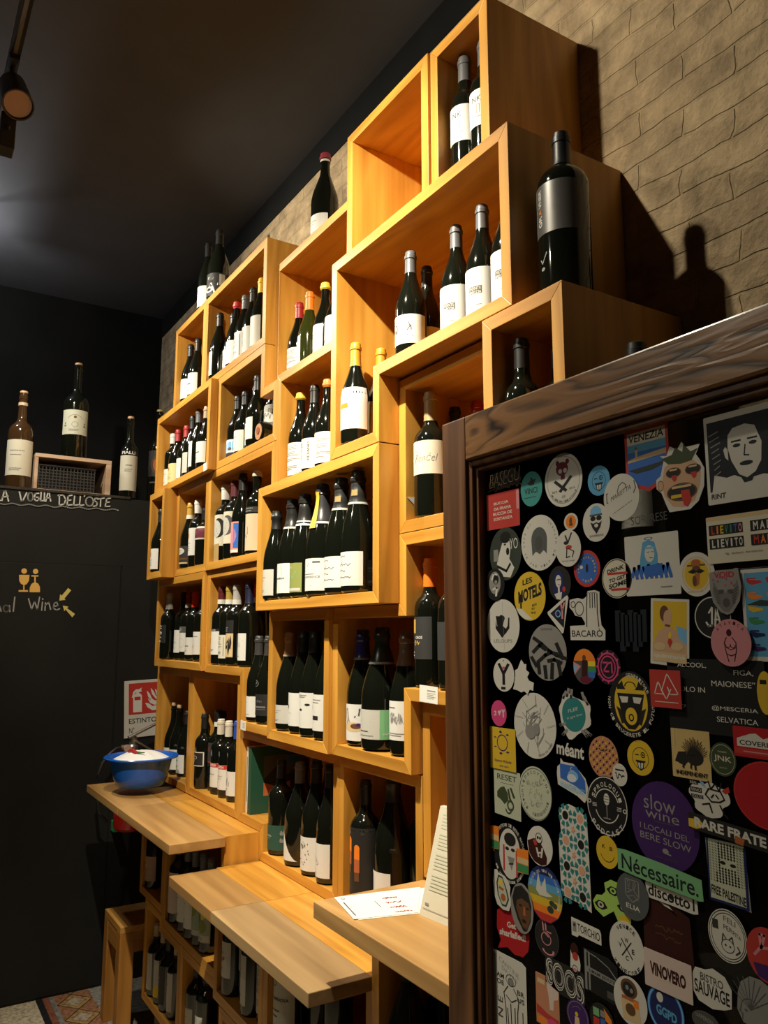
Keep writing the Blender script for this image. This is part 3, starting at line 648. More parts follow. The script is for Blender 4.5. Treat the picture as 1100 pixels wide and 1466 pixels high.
        P.ring(-.45, .1, .22, .16, .4, 'white'); P.ring(.25, .1, .22, .16, .4, 'white'); P.rect(-.5, .3, -.9, -.72, 'white'); l([(-.1, .3), (-.1, -.3)], .08, 'white')
    elif pre == 'slant': P.poly([(-1, 1.0), (.2, .45), (.9, 1.0)], 'dark'); squiggle(P, -.5, .4, -.1, .1, 'lgrey', 10, .04, 4); rows(P, 'lgrey', (-.6,), -.5, .3)
    elif pre == 'ring': P.rect(-1, 1, .5, 1, 'grey'); P.ell(-.1, .75, .4, .16, 'lgrey'); P.ring(.25, -.3, .4, .35, .08, 'paper')
    elif pre == 'badge': P.ell(-.3, -.3, .3, .28, 'tan'); P.ell(-.3, -.3, .16, .18, 'brown'); P.rect(-.5, .5, .55, .62, 'lgrey'); P.poly([(-.95, 1.55), (-.2, 2.6), (.5, 2.7), (-.1, 1.5)], 'sky'); l([(-.7, 1.6), (.1, 2.6)], .08, 'blue')
    elif pre == 'blackhead': P.rect(-1, 1, .80, 1, 'dark'); t('NOELLISE', 0, .9, 1.0, .10, 'white'); P.ring(-.7, .1, .2, .13, .35, 'black', 60, 300); rows(P, 'lgrey', (-.6, -.7), -.3, .4)
    elif pre == 'cowpatch':
        P.rect(-1, 1, -.95, .30, 'tan')
        for k in range(8): P.poly([(-1 + .25 * k, -.9 + .35 * (k % 3)), (-.55 + .2 * k, -.5 + .3 * (k % 2)), (-.8 + .22 * k, -.1 + .1 * k % .4), (-1 + .2 * k, -.4)], 'black')
        P.ring(-.4, .78, .25, .1, .3, 'lgrey'); rows(P, 'lgrey', (.6, .5, .42), -.5, .5)
    elif pre == 'vol': P.ring(-.35, .1, .16, .14, .15, 'lgrey'); P.ring(.05, .12, .16, .14, .15, 'lgrey'); l([(.25, .35), (.35, .0), (.7, .5)], .03, 'lgrey'); l([(-.8, .3), (-.7, -.1)], .03, 'lgrey'); rows(P, 'lgrey', (-.7,), -.4, .4)
    elif pre == 'upright': t('CAPPELLA', .0, .45, .5, .8, 'grey', rot=90); P.rect(-.5, .5, -.9, -.75, 'grey')
    elif pre == 'curl': l([(-.8, .9), (-.3, .5), (.3, .95), (.0, .4), (-.35, .75)], .09, 'black'); P.ring(-.72, -.35, .2, .18, .25, 'black', -60, 200); rows(P, 'lgrey', (-.75,), -.3, .4)
    elif pre == 'circlelogo': P.ring(-.15, 2.0, .34, .30, .12, 'lgrey'); t('SP', -.15, 2.0, .34, .28, 'lgrey'); t('a Bn', .1, .35, .7, .22, 'silver'); P.rect(-.6, .7, -.28, -.12, 'silver'); P.rect(-.6, .7, -.45, -.38, 'grey')
    elif pre == 'greenleaf':
        for k in range(6): P.ell(-.25 + .22 * math.sin(k * 2.0), .55 - k * .2, .22, .12, 'green' if k % 2 else 'olive')
    elif pre == 'outline': P.ring(0, 0, 1.0, 1.0, .10, 'white', 0, 360, 4); P.rect(-.85, .85, -.95, -.85, 'white'); P.rect(-.85, .85, .85, .95, 'white'); P.rect(-.95, -.85, -.95, .95, 'white'); P.rect(.85, .95, -.95, .95, 'white'); t('P', 0, 0, .5, .9, 'lgrey')
    elif pre == 'redscript': l([(-.7, .2), (-.5, .55), (-.4, .1), (-.15, .5), (-.1, .15), (.15, .55), (.2, .2), (.5, .5)], .10, 'red', 1.3); l([(-.7, -.1), (.4, .05)], .06, 'red', 1.3); P.rect(-.7, .5, -.88, -.80, 'red'); P.rect(-.5, .1, -.6, -.54, 'red')
    elif pre in ('redband', 'redband2'):
        P.rect(-1, 1, .66, .99, 'red'); t('RANDI', -.1, .83, 1.1, .19, 'white', bold=.02)
        t('LANGHE' if pre == 'redband2' else 'RANGA', -.05, .08, .8, .10, 'grey'); t('GIALLO' if pre == 'redband2' else '', .0, -.12, .5, .08, 'grey') if pre == 'redband2' else None
        P.line([(-.1, -.75), (.5, -.7)], .03, 'pink')
    elif pre == 'face': squiggle(P, -.7, .3, .1, .35, 'grey', 22, .035, 11); P.ring(-.2, -.1, .4, .45, .06, 'grey', 100, 320); l([(-.4, -.6), (.5, -.35)], .035, 'grey')
    elif pre == 'greentext': t('PONTO', -.45, .12, .55, .16, 'paper', bold=.02); P.rect(-.5, -.3, -.12, -.06, 'lgrey'); squiggle(P, .35, .6, -.1, .3, 'lgrey', 14, .05, 7); squiggle(P, .35, .6, .4, .2, 'lgrey', 14, .05, 9)
    elif pre == 'specks':
        rnd = random.Random(5)
        for k in range(26): P.ell(rnd.uniform(-.8, .5), rnd.uniform(-.7, .7), rnd.uniform(.02, .05), rnd.uniform(.02, .07), 'dark', 6)
        l([(-.6, .25), (-.1, .55), (.1, .45)], .05, 'dark')
    elif pre == 'flowers':
        for k in range(7): P.ring(-.5 + .2 * (k % 4), .5 - .22 * k, .16, .12, .2, 'lgrey', k=10)
    elif pre == 'orangestripes':
        for u, v1 in ((-.78, .5), (-.52, .62), (.0, .42)): P.ell(u, v1, .15, .10, 'orange'); P.rect(u - .15, u + .15, v1 - .32, v1, 'orange'); P.rect(u - .15, u + .15, v1 - .70, v1 - .32, 'rust'); P.rect(u - .13, u + .13, v1 - .95, v1 - .70, 'brown')
        P.ring(-.6, .85, .12, .07, .35, 'lgrey'); P.rect(.1, .42, -.86, -.82, 'lgrey'); P.rect(.05, .42, -.94, -.90, 'lgrey'); t('R5', .3, .85, .16, .08, 'grey', rot=90)
    elif pre == 'handscript': l([(-.7, .6), (-.3, .65)], .05, 'dark'); l([(-.5, .8), (-.45, -.5)], .06, 'dark'); l([(-.1, .8), (-.1, -.4)], .05, 'dark'); l([(-.5, .0), (.1, .1)], .04, 'dark'); squiggle(P, -.3, .2, -.3, .15, 'grey', 8, .04, 3)
    elif pre == 'greenart': P.ell(.0, .2, .6, .4, 'olive'); P.ell(-.3, -.2, .4, .3, 'mint'); P.rect(-.9, .9, -.97, -.75, 'paper'); rows(P, 'grey', (-.86,), -.6, .3)
    elif pre == 'greenart2': P.ell(.2, .3, .5, .3, 'yellow'); P.ell(-.3, .0, .5, .5, 'teal'); P.ell(.3, -.3, .4, .3, 'olive'); P.rect(-.9, .9, -.97, -.68, 'paper'); t('MATKA', 0, -.83, .8, .13, 'grey')
    elif pre == 'yellowfoot': P.rect(-1, 1, -.98, -.40, 'yellow'); P.ell(-.1, -.5, .25, .14, 'dark')
    elif pre == 'redscript2': t('chenin', -.1, .4, .8, .2, 'maroon'); squiggle(P, -.5, .4, .0, .15, 'maroon', 12, .06, 3); rows(P, 'grey', (-.5, -.6), -.5, .3)
    elif pre == 'smallcode': P.rect(.1, .7, -.75, -.2, 'grey'); rows(P, 'lgrey', (.6, .45, .3), -.6, .6)
    elif pre == 'inkface': l([(-.5, .85), (-.3, .9), (.1, .75)], .03, 'grey'); l([(-.5, .5), (-.1, .55), (-.1, .3), (-.4, .2)], .035, 'grey'); P.ring(-.2, .45, .25, .3, .1, 'grey', 200, 420); t('VARNOSA', .15, -.15, 1.1, .09, 'dark', bold=.02); rows(P, 'grey', (-.45, -.6), -.6, .3)
    elif pre == 'pialli': t('PIALLI', -.1, 1.16, 1.3, .17, 'white', bold=.03); P.rect(-.3, .3, .4, .46, 'lgrey'); rows(P, 'lgrey', (.2, .1), -.4, .4)
    elif pre == 'orangepic': P.ring(-.1, -.1, .5, .7, .2, 'brown'); P.ell(-.1, -.1, .35, .5, 'rust'); P.rect(-.7, .5, -1.5, -1.4, 'grey')
    elif pre == 'agedprint':
        P.ell(.0, .40, .10, .10, 'brown'); P.ring(0, -.2, .22, .22, .12, 'silver'); P.ell(-.68, -.3, .10, .07, 'silver'); P.ell(.68, -.3, .10, .07, 'silver'); P.ell(-.68, -.1, .06, .07, 'silver'); P.ell(.68, -.1, .06, .07, 'silver'); P.ring(0, .1, .55, .5, .05, 'silver', 20, 160)
        rows(P, 'lgrey', (-.6, -.7), -.4, .4)
def make_bottle(row):
    x, y, fl, ty, h, r, cap, lab, lcol, arc, face, pre, glass, label, grp = row
    root = thing('wine_bottle', label, 'bottle', (x, y, H + fl), R(face), grp)
    q = profile(ty, h, r)
    link('glass_body', body_mesh(ty, h, r), GLASS[glass], root)
    k = ('cap', ty, h, r, cap)
    if k not in _bm: _bm[k] = cap_mesh(ty, h, r, cap)
    z0, c, band, kind = CAPS[cap]
    link('cork' if kind == 'cork' else 'capsule', _bm[k], foil(cap, c, .42 if kind != 'champ' else .30), root)
    if band:
        zb = z0 * h if kind != 'cork' else .87 * h
        if kind in ('wax',): zb = .905 * h
        hb = {'foil': .018, 'champ': .006, 'wax': .008, 'cork': .016}[kind]
        zz = [zb, zb + hb]
        link('neck_band', MB().lathe([(rad(q, z) + .0021, z) for z in zz], 20, cap0=False, cap1=False).mesh('neck_band', True), plain('band_' + cap, band, .5), root)
        if cap == 'blackband2': link('neck_band', MB().lathe([(rad(q, z) + .0021, z) for z in (zb + .012, zb + .016)], 20, cap0=False, cap1=False).mesh('neck_band', True), plain('band_' + cap, band, .5), root)
    if cap == 'goldblack':
        s_ = wrap_mesh(q, h, .60, .93, .32, .0035, 6, 8); s_.transform(Matrix.Rotation(R(8), 4, 'Z')); link('foil_strip', s_, foil('gold_strip', (.62, .40, .05), .4), root)
    if cap == 'blackgold':
        s_ = wrap_mesh(q, h, .79, .84, .42, .0030, 4, 3); s_.transform(Matrix.Rotation(R(30), 4, 'Z')); link('foil_crest', s_, foil('dull_gold', (.30, .22, .08), .4), root)
    if pre == 'corner':
        P = Print(); P.cols([-1 + i * .1 for i in range(13)], lambda u: -1, lambda u: -1 + 1.9 * max(0.0, (.2 - u) / 1.2) ** 1.6, 'white')
        half, lz = R(70), lab
    elif pre == 'qrtag':
        tg = MB().box(-.022, .022, -.002, 0, -.038, .034); tg.xf(Matrix.Translation((.006, -rad(q, .5 * h) - .004, .56 * h)) @ Matrix.Rotation(R(6), 4, 'Y')); obj('paper_tag', tg, ink('white'), root); return root
    elif lcol == 'none': return root
    else:
        half, lz = R(arc / 2), lab
        lo = link('label', wrap_mesh(q, h, lz[0], lz[1], half), plain('label_' + lcol, INK[lcol], .6 if lcol != 'silver' else .35, 0 if lcol != 'silver' else .6), root)
        P = Print(); label_print(pre, P)
        if not P.v: return root
    zc, zh = (lz[0] + lz[1]) / 2 * h, (lz[1] - lz[0]) / 2 * h
    def place(u, v, n):
        z = max(.001, min(h * .74, zc + v * zh)); rr = rad(q, z) + .0007 + .00006 * n; a = u * half
        return (rr * math.sin(a), -rr * math.cos(a), z)
    link('print' if lcol != 'none' else 'label', P.mesh('print', place), None, lo if lcol != 'none' else root)
    return root
BOTTLES = [
    (-1.4375, 1.1373, 1.104, 'B', 0.343, 1, 'grey', (0.28, 0.565), 'white', 150, 42, 'nk', 'dark', 'tall grey-capped bottle with white label in the highest corner box, nearer the empty box', 'bottles in the highest corner box'),
    (-1.3605, 1.138, 1.104, 'B', 0.336, 1, 'grey', (0.28, 0.565), 'white', 150, 42, 'nk', 'dark', 'grey-capped bottle half hidden by the right side of the highest corner box', 'bottles in the highest corner box'),
    (-1.6248, 1.095, 0.694, 'G', 0.297, 1, 'grey', (0.12, 0.38), 'white', 150, 40, 'heart', 'dark', 'dark grey-capped bottle with small heart label, leftmost on the large box shelf', 'grey-capped bottles in the large stepped box'),
    (-1.4537, 1.115, 0.694, 'G', 0.297, 1, 'grey', (0.06, 0.44), 'white', 155, 36, 'gribouille', 'brown', 'brown glass grey-capped bottle with tall white label, left of three alike', 'grey-capped bottles in the large stepped box'),
    (-1.347, 1.11, 0.694, 'G', 0.297, 1, 'grey', (0.06, 0.44), 'white', 155, 36, 'gribouille', 'dark', 'dark grey-capped bottle with tall white label, middle of three alike', 'grey-capped bottles in the large stepped box'),
    (-1.2496, 1.105, 0.694, 'G', 0.297, 1, 'grey', (0.06, 0.44), 'white', 155, 36, 'gribouille', 'dark', 'tall white label bottle cut off by the right side of the large box', 'grey-capped bottles in the large stepped box'),
    (-1.6724, 1.18, 0.694, 'G', 0.297, 1, 'black', (0.12, 0.38), 'tan', 120, 60, 'none', 'dark', 'bottle hidden behind the heart-label bottle, only its tan label edge showing', 'grey-capped bottles in the large stepped box'),
    (-1.868, 1.07, 0.517, 'G', 0.297, 1, 'gold', (0.14, 0.54), 'white', 150, 38, 'orangeblock', 'amber', 'amber white wine bottle with gold capsule and orange block label', 'gold-capped white wines'),
    (-1.868, 1.154, 0.517, 'G', 0.297, 1, 'gold', (0.14, 0.45), 'tan', 150, 60, 'none', 'amber', 'second gold-capped bottle peeping out behind the amber one', 'gold-capped white wines'),
    (-1.092, 1.115, 0.6635, 'T', 0.366, 1.02, 'black', (0.36, 0.655), 'silver', 120, 16, 'gravner', 'dark', 'big black magnum with silver upright-lettered label standing against the dark box side', None),
    (-1.188, 1.0767, 0.285, 'B', 0.32, 1, 'black', (0.2, 0.5), 'white', 120, 0, 'lines', 'dark', 'black-capped bottle inside the box below the magnum', 'bottles in the dark box by the magnum'),
    (-1.1442, 1.1399, 0.285, 'B', 0.32, 1, 'grey', (0.2, 0.5), 'white', 120, 0, 'lines', 'dark', 'grey-capped bottle behind the right front edge of the box below the magnum', 'bottles in the dark box by the magnum'),
    (-0.9454, 1.1382, 0.1005, 'D', 0.43, 0.78, 'black', (0.2, 0.5), 'white', 120, 0, 'lines', 'dark', 'bottle whose black cap peeps over the door frame by the brick wall', None),
    (-1.5989, 1.136, 0.284, 'B', 0.325, 1.15, 'goldgrey', (0.335, 0.595), 'cream', 165, 44, 'rencel', 'dark', 'big cream-label bottle with script lettering and dull gold capsule by the door frame', 'bottles in the recessed box by the door frame'),
    (-1.5297, 1.2317, 0.284, 'B', 0.3, 1, 'redgloss', (0.2, 0.5), 'white', 120, 0, 'lines', 'dark', 'shiny red-capped bottle behind the corner of the door frame', 'bottles in the recessed box by the door frame'),
    (-1.6055, 1.2183, 0.284, 'B', 0.3, 1, 'black', (0.2, 0.5), 'white', 120, 0, 'lines', 'dark', 'dark-capped bottle beside the shiny red cap above the door corner', 'bottles in the recessed box by the door frame'),
    (-1.6276, 1.1492, -0.1275, 'B', 0.315, 1.05, 'orange', (0.22, 0.545), 'charcoal', 105, 8, 'yellowblock', 'dark', 'black-label bottle with orange capsule and yellow block standing on the low ledge', 'orange-capped bottles by the door frame'),
    (-1.5189, 1.1419, -0.1275, 'B', 0.315, 1.05, 'orange', (0.22, 0.5), 'charcoal', 105, -6, 'none', 'dark', 'second black-label bottle half hidden by the door frame on the low ledge', 'orange-capped bottles by the door frame'),
    (-1.949, 1.144, -0.2995, 'C', 0.312, 1, 'blue', (0.05, 0.36), 'white', 150, 24, 'fox', 'dark', 'blue-foil sparkling bottle with animal drawing on its white label', 'three big sparkling bottles'),
    (-1.8467, 1.1447, -0.2995, 'C', 0.318, 1.28, 'darkgreen', (0.1, 0.335), 'paper', 165, 42, 'greenphoto', 'dark', 'widest sparkling bottle with dark green foil and a green picture label', 'three big sparkling bottles'),
    (-1.7285, 1.1453, -0.2995, 'C', 0.308, 1, 'brown', (0.13, 0.44), 'white', 150, 26, 'sketch', 'dark', 'brown-foil sparkling bottle at the right edge of its box', 'three big sparkling bottles'),
    (-2.371, 1.1213, -0.2995, 'C', 0.305, 1, 'copper', (0.08, 0.265), 'paper', 150, 0, 'lines', 'dark', 'copper-foil sparkling bottle with plain grey label, leftmost of four', 'four spotted-label sparkling bottles'),
    (-2.2819, 1.1245, -0.2995, 'C', 0.308, 1, 'black', (0.08, 0.4), 'white', 120, 0, 'spots1', 'dark', 'black sparkling bottle with one dark spot on a narrow white label', 'four spotted-label sparkling bottles'),
    (-2.1926, 1.118, -0.2995, 'C', 0.308, 1, 'black', (0.09, 0.42), 'white', 140, 18, 'spots2', 'dark', 'black sparkling bottle with three dark spots on its white label', 'four spotted-label sparkling bottles'),
    (-2.103, 1.118, -0.2995, 'C', 0.308, 1, 'black', (0.09, 0.42), 'white', 140, 18, 'spots3', 'dark', 'white-label sparkling bottle partly behind the right side of the spotted group', 'four spotted-label sparkling bottles'),
    (-2.3727, 1.064, 0.1085, 'C', 0.29, 0.92, 'black', (0.055, 0.34), 'paper', 130, -8, 'lines', 'dark', 'small black-foil sparkling bottle, leftmost in the protruding box', 'sparkling wines in the protruding box'),
    (-2.2645, 1.07, 0.1085, 'C', 0.315, 1, 'blackband', (0.06, 0.35), 'yellowart', 120, 4, 'yellowart', 'dark', 'sparkling bottle with yellow and white label in the protruding box', 'sparkling wines in the protruding box'),
    (-2.1743, 1.07, 0.1085, 'C', 0.318, 1, 'blackband2', (0.055, 0.33), 'olive', 120, -6, 'olive', 'dark', 'sparkling bottle with olive green label and double-ringed neck foil', 'sparkling wines in the protruding box'),
    (-2.0593, 1.0707, 0.1085, 'C', 0.33, 1.1, 'goldblack', (0.05, 0.33), 'white', 140, 6, 'scribble', 'dark', 'sparkling bottle with a gold strip down its black foil and scribbled label', 'sparkling wines in the protruding box'),
    (-2.3614, 1.2, 0.1085, 'C', 0.318, 1, 'black', (0.05, 0.27), 'white', 120, -25, 'lines', 'dark', 'bottle hidden behind the gold-strip one, a sliver of white label showing', 'sparkling wines in the protruding box'),
    (-1.9486, 1.072, 0.1085, 'C', 0.33, 1.05, 'blackgold', (0.06, 0.32), 'white', 150, 2, 'script', 'dark', 'sparkling bottle with crest foil and finely written label, left of the pair', 'sparkling wines in the protruding box'),
    (-1.8541, 1.072, 0.1085, 'C', 0.335, 1.05, 'blackgold', (0.06, 0.33), 'white', 150, 2, 'script', 'dark', 'sparkling bottle with crest foil and finely written label, right of the pair', 'sparkling wines in the protruding box'),
    (-1.794, 1.1418, 0.1085, 'C', 0.32, 1, 'black', (0.06, 0.28), 'charcoal', 140, 10, 'lines', 'dark', 'dark-label bottle at the right end of the protruding box', 'sparkling wines in the protruding box'),
    (-2.375, 1.1455, 0.516, 'G', 0.298, 1, 'yellowwax', (0.03, 0.4), 'white', 165, 24, 'textrows', 'dark', 'yellow wax-capped bottle with closely printed white label', 'three white-label bottles above the protruding box'),
    (-2.2753, 1.148, 0.516, 'G', 0.299, 1, 'black', (0.05, 0.38), 'white', 165, 26, 'tree', 'dark', 'black-capped bottle with tree drawing and upright lettering', 'three white-label bottles above the protruding box'),
    (-2.1815, 1.148, 0.516, 'G', 0.292, 1, 'orangewax', (0.05, 0.39), 'white', 165, 26, 'textrows2', 'dark', 'orange-topped bottle with white label at the right of the group of three', 'three white-label bottles above the protruding box'),
    (-2.4883, 1.188, 0.8915, 'G', 0.3, 1, 'red', (0.06, 0.4), 'white', 150, 16, 'textrows', 'dark', 'red-capped bottle in the dark recessed box', 'bottles in the dark recessed box'),
    (-2.4038, 1.188, 0.8915, 'G', 0.308, 1, 'orange', (0.06, 0.46), 'white', 110, -40, 'none', 'green', 'orange-capped green glass bottle in the dark recessed box', 'bottles in the dark recessed box'),
    (-2.2842, 1.188, 0.8915, 'G', 0.295, 1, 'yellowwax', (0.12, 0.47), 'white', 120, -8, 'lines', 'dark', 'yellow-capped bottle in the dark recessed box', 'bottles in the dark recessed box'),
    (-2.1991, 1.188, 0.8915, 'G', 0.281, 1, 'black', (0.14, 0.5), 'white', 120, -8, 'lines', 'dark', 'bottle cut off by the left edge of the large stepped box', 'bottles in the dark recessed box'),
    (-2.3261, 1.2031, 1.3505, 'M', 0.345, 0.98, 'redwaxring', (0.05, 0.28), 'white', 150, 0, 'lines', 'dark', 'red wax-topped magnum alone on top of the dark recessed box', None),
    (-3.3703, 1.1393, 1.4605, 'M', 0.336, 0.85, 'black', (0.05, 0.34), 'white', 120, 10, 'none', 'dark', 'shorter magnum with plain white label on the upper left box', 'magnums on the upper left box'),
    (-3.2485, 1.148, 1.4605, 'M', 0.349, 1, 'black', (0.06, 0.36), 'black', 150, 48, 'whiteart', 'dark', 'tallest magnum with white drawing on the upper left box', 'magnums on the upper left box'),
    (-3.157, 1.13, 1.0765, 'G', 0.301, 1, 'black', (0.05, 0.4), 'cream', 110, -30, 'lines', 'dark', 'plain black bottle with narrow cream label, leftmost under the magnums', 'six bottles under the magnums'),
    (-3.0795, 1.1623, 1.0765, 'G', 0.278, 1, 'black', (0.07, 0.4), 'white', 150, 0, 'lines', 'dark', 'slim black bottle with white label beside the red wax cap', 'six bottles under the magnums'),
    (-2.9974, 1.1448, 1.0765, 'G', 0.295, 1, 'redwax', (0.07, 0.4), 'white', 150, 0, 'lines', 'dark', 'red wax-capped bottle under the magnums', 'six bottles under the magnums'),
    (-2.9135, 1.148, 1.0765, 'G', 0.294, 1, 'greycap', (0.06, 0.44), 'white', 140, -6, 'textrows', 'dark', 'grey-capped bottle with tall white label under the magnums', 'six bottles under the magnums'),
    (-2.8295, 1.148, 1.0765, 'G', 0.294, 1, 'black', (0.06, 0.42), 'paper', 140, -6, 'tree', 'dark', 'black-capped bottle with drawn label under the magnums', 'six bottles under the magnums'),
    (-2.7455, 1.148, 1.0765, 'G', 0.301, 1, 'yellow', (0.06, 0.46), 'paper', 140, -6, 'none', 'green', 'yellow-capped greenish bottle under the magnums', 'six bottles under the magnums'),
    (-3.586, 1.1426, 1.0765, 'G', 0.298, 1, 'black', (0.08, 0.4), 'white', 150, 0, 'none', 'dark', 'shorter bottle in the upper left corner box', 'two bottles in the upper left corner box'),
    (-3.5023, 1.1494, 1.0765, 'G', 0.302, 1, 'black', (0.08, 0.42), 'white', 150, 0, 'smalltext', 'dark', 'taller bottle in the upper left corner box', 'two bottles in the upper left corner box'),
    (-2.9648, 1.148, 0.6915, 'G', 0.265, 1, 'black', (0.04, 0.3), 'bluewhite', 140, -10, 'bluesky', 'dark', 'bottle with blue landscape label beside the lying bottle group', 'bottles in the stepped box with the lying bottle'),
    (-2.8809, 1.1464, 0.6915, 'G', 0.262, 1, 'black', (0.06, 0.38), 'white', 140, -6, 'lines', 'dark', 'black-capped bottle with plain white label, second of the group', 'bottles in the stepped box with the lying bottle'),
    (-2.7978, 1.1585, 0.6915, 'G', 0.266, 1, 'greycap', (0.1, 0.42), 'white', 120, -16, 'stamp', 'dark', 'grey-capped bottle with stamp label, third of the group', 'bottles in the stepped box with the lying bottle'),
    (-2.7188, 1.13, 0.6915, 'G', 0.279, 1, 'black', (0.1, 0.4), 'white', 120, -16, 'none', 'dark', 'bottle behind the wide one with bird-pattern label', 'bottles in the stepped box with the lying bottle'),
    (-2.6402, 1.178, 0.6915, 'G', 0.304, 1.2, 'black', (0.2, 0.48), 'paper', 150, -4, 'pattern', 'dark', 'wide dark bottle with grey patterned label above the lying one', 'bottles in the stepped box with the lying bottle'),
    (-3.7215, 1.116, 0.6915, 'B', 0.269, 1, 'white', (0.05, 0.34), 'cream', 140, 0, 'lines', 'dark', 'white-capped bottle with cream label at the left of its box', 'bottles in the slightly protruding left box'),
    (-3.6399, 1.116, 0.6915, 'G', 0.271, 1, 'red', (0.05, 0.38), 'yellowpaper', 150, 4, 'crest', 'dark', 'red-capped bottle with yellow parchment label', 'bottles in the slightly protruding left box'),
    (-3.5152, 1.116, 0.6915, 'G', 0.262, 1, 'red', (0.05, 0.4), 'white', 120, -20, 'none', 'dark', 'red-capped bottle standing behind the parchment label bottle', 'bottles in the slightly protruding left box'),
    (-3.4312, 1.116, 0.6915, 'G', 0.288, 1, 'black', (0.08, 0.4), 'paper', 120, -16, 'lines', 'dark', 'dark bottle with black and white label in the middle of the left box', 'bottles in the slightly protruding left box'),
    (-3.3471, 1.116, 0.6915, 'G', 0.3, 1, 'greycap', (0.12, 0.5), 'white', 110, -24, 'lines', 'dark', 'grey-capped bottle with narrow tall label in the left box', 'bottles in the slightly protruding left box'),
    (-3.2432, 1.116, 0.6915, 'G', 0.287, 1, 'tan', (0.12, 0.44), 'white', 140, 0, 'smalltext', 'dark', 'bottle at the right end of the slightly protruding left box', 'bottles in the slightly protruding left box'),
    (-3.695, 1.067, 0.2855, 'G', 0.297, 1, 'black', (0.05, 0.37), 'white', 140, -6, 'crest', 'dark', 'only bottle in the small protruding box at the left end', None),
    (-3.461, 1.13, 0.288, 'G', 0.297, 1, 'goldwhite', (0.07, 0.34), 'dark', 140, 0, 'whitestamp', 'dark', 'gold-foil bottle with white stamp on a dark label', 'three bottles beside the small protruding box'),
    (-3.381, 1.1385, 0.288, 'B', 0.3, 1, 'whitewax', (0.18, 0.58), 'white', 130, -4, 'crest', 'dark', 'white-capped bottle with upright white label', 'three bottles beside the small protruding box'),
    (-3.2808, 1.138, 0.288, 'B', 0.25, 1.1, 'black', (0.45, 0.68), 'maroon', 140, 0, 'bands', 'dark', 'short dark bottle with banded label at the right of three', 'three bottles beside the small protruding box'),
    (-3.0445, 1.1379, 0.288, 'B', 0.315, 1.08, 'whitewax', (0.2, 0.6), 'cream', 130, 18, 'portrait', 'dark', 'white-capped bottle with dark-haired portrait label', 'bottles with the white ceramic bottle'),
    (-2.9441, 1.138, 0.288, 'B', 0.315, 1.08, 'maroon', (0.2, 0.6), 'cream', 130, 14, 'portrait2', 'dark', 'maroon-capped bottle with grey portrait label', 'bottles with the white ceramic bottle'),
    (-2.8601, 1.138, 0.288, 'G', 0.33, 1, 'black', (0.06, 0.42), 'pinkart', 120, -10, 'pinkart', 'dark', 'tall dark bottle with pink and blue wrapped label', 'bottles with the white ceramic bottle'),
    (-3.0125, 1.225, 0.288, 'G', 0.33, 1, 'black', (0.06, 0.42), 'blueart', 120, -24, 'blueart', 'dark', 'tall dark bottle with deep blue label', 'bottles with the white ceramic bottle'),
    (-2.7191, 1.138, 0.288, 'B', 0.315, 1.05, 'ceramic', (0.05, 0.48), 'oatmeal', 170, 20, 'bird', 'ceramic', 'white ceramic bottle with bird on its oatmeal label', 'bottles with the white ceramic bottle'),
    (-3.7185, 1.13, -0.1125, 'B', 0.305, 1, 'silver', (0.25, 0.52), 'black', 130, -10, 'mask', 'dark', 'silver-capped bottle with white mask pattern, leftmost in the end box', 'bottles in the left end box above the corked ones'),
    (-3.7185, 1.207, -0.1125, 'B', 0.27, 1, 'greycap', (0.28, 0.5), 'paper', 120, -6, 'smalltext', 'dark', 'short grey-capped bottle second in the end box', 'bottles in the left end box above the corked ones'),
    (-3.6164, 1.165, -0.1125, 'B', 0.305, 1, 'black', (0.11, 0.44), 'white', 130, -2, 'slant', 'dark', 'black-capped bottle with slanted label in the middle of the end box', 'bottles in the left end box above the corked ones'),
    (-3.5387, 1.165, -0.1125, 'B', 0.3, 1, 'redwhite', (0.13, 0.5), 'white', 140, 2, 'ring', 'dark', 'dark red-capped bottle with grey picture label in the end box', 'bottles in the left end box above the corked ones'),
    (-3.4552, 1.165, -0.1125, 'B', 0.3, 1, 'brightred', (0.09, 0.34), 'white', 140, 4, 'smalltext', 'dark', 'bright red-capped bottle with white label in the end box', 'bottles in the left end box above the corked ones'),
    (-3.3503, 1.165, -0.1125, 'B', 0.3, 1, 'black', (0.1, 0.42), 'white', 140, 4, 'badge', 'dark', 'bottle with a blue flap and badge label, rightmost in the end box', 'bottles in the left end box above the corked ones'),
    (-3.0565, 1.14, -0.116, 'B', 0.305, 1, 'darkredwhite', (0.13, 0.46), 'white', 140, 0, 'blackhead', 'dark', 'dark red-capped bottle with black-headed white label', 'bottles on the upper bay of the stepped box'),
    (-2.9793, 1.143, -0.116, 'B', 0.305, 1, 'goldwhite2', (0.09, 0.38), 'cream', 130, -4, 'textrows', 'dark', 'gold-capped bottle with cream label', 'bottles on the upper bay of the stepped box'),
    (-2.9023, 1.143, -0.116, 'B', 0.305, 1, 'silver', (0.1, 0.56), 'black', 120, -8, 'cowpatch', 'dark', 'silver-capped bottle with tall black and tan patterned label', 'bottles on the upper bay of the stepped box'),
    (-2.7798, 1.143, -0.116, 'B', 0.305, 1, 'navy', (0.08, 0.4), 'white', 130, -10, 'vol', 'dark', 'navy-capped bottle with white label and thin writing', 'bottles on the upper bay of the stepped box'),
    (-2.841, 1.1896, -0.116, 'B', 0.305, 1, 'brightredwhite', (0.13, 0.6), 'tan', 70, -56, 'upright', 'dark', 'bright red-capped bottle with tall tan upright-lettered label', 'bottles on the upper bay of the stepped box'),
    (-2.891, 1.2587, -0.116, 'B', 0.33, 1.22, 'black', (0.4, 0.62), 'none', 0, 0, 'qrtag', 'dark', 'large dark bottle with a white tag round its shoulder', 'bottles on the upper bay of the stepped box'),
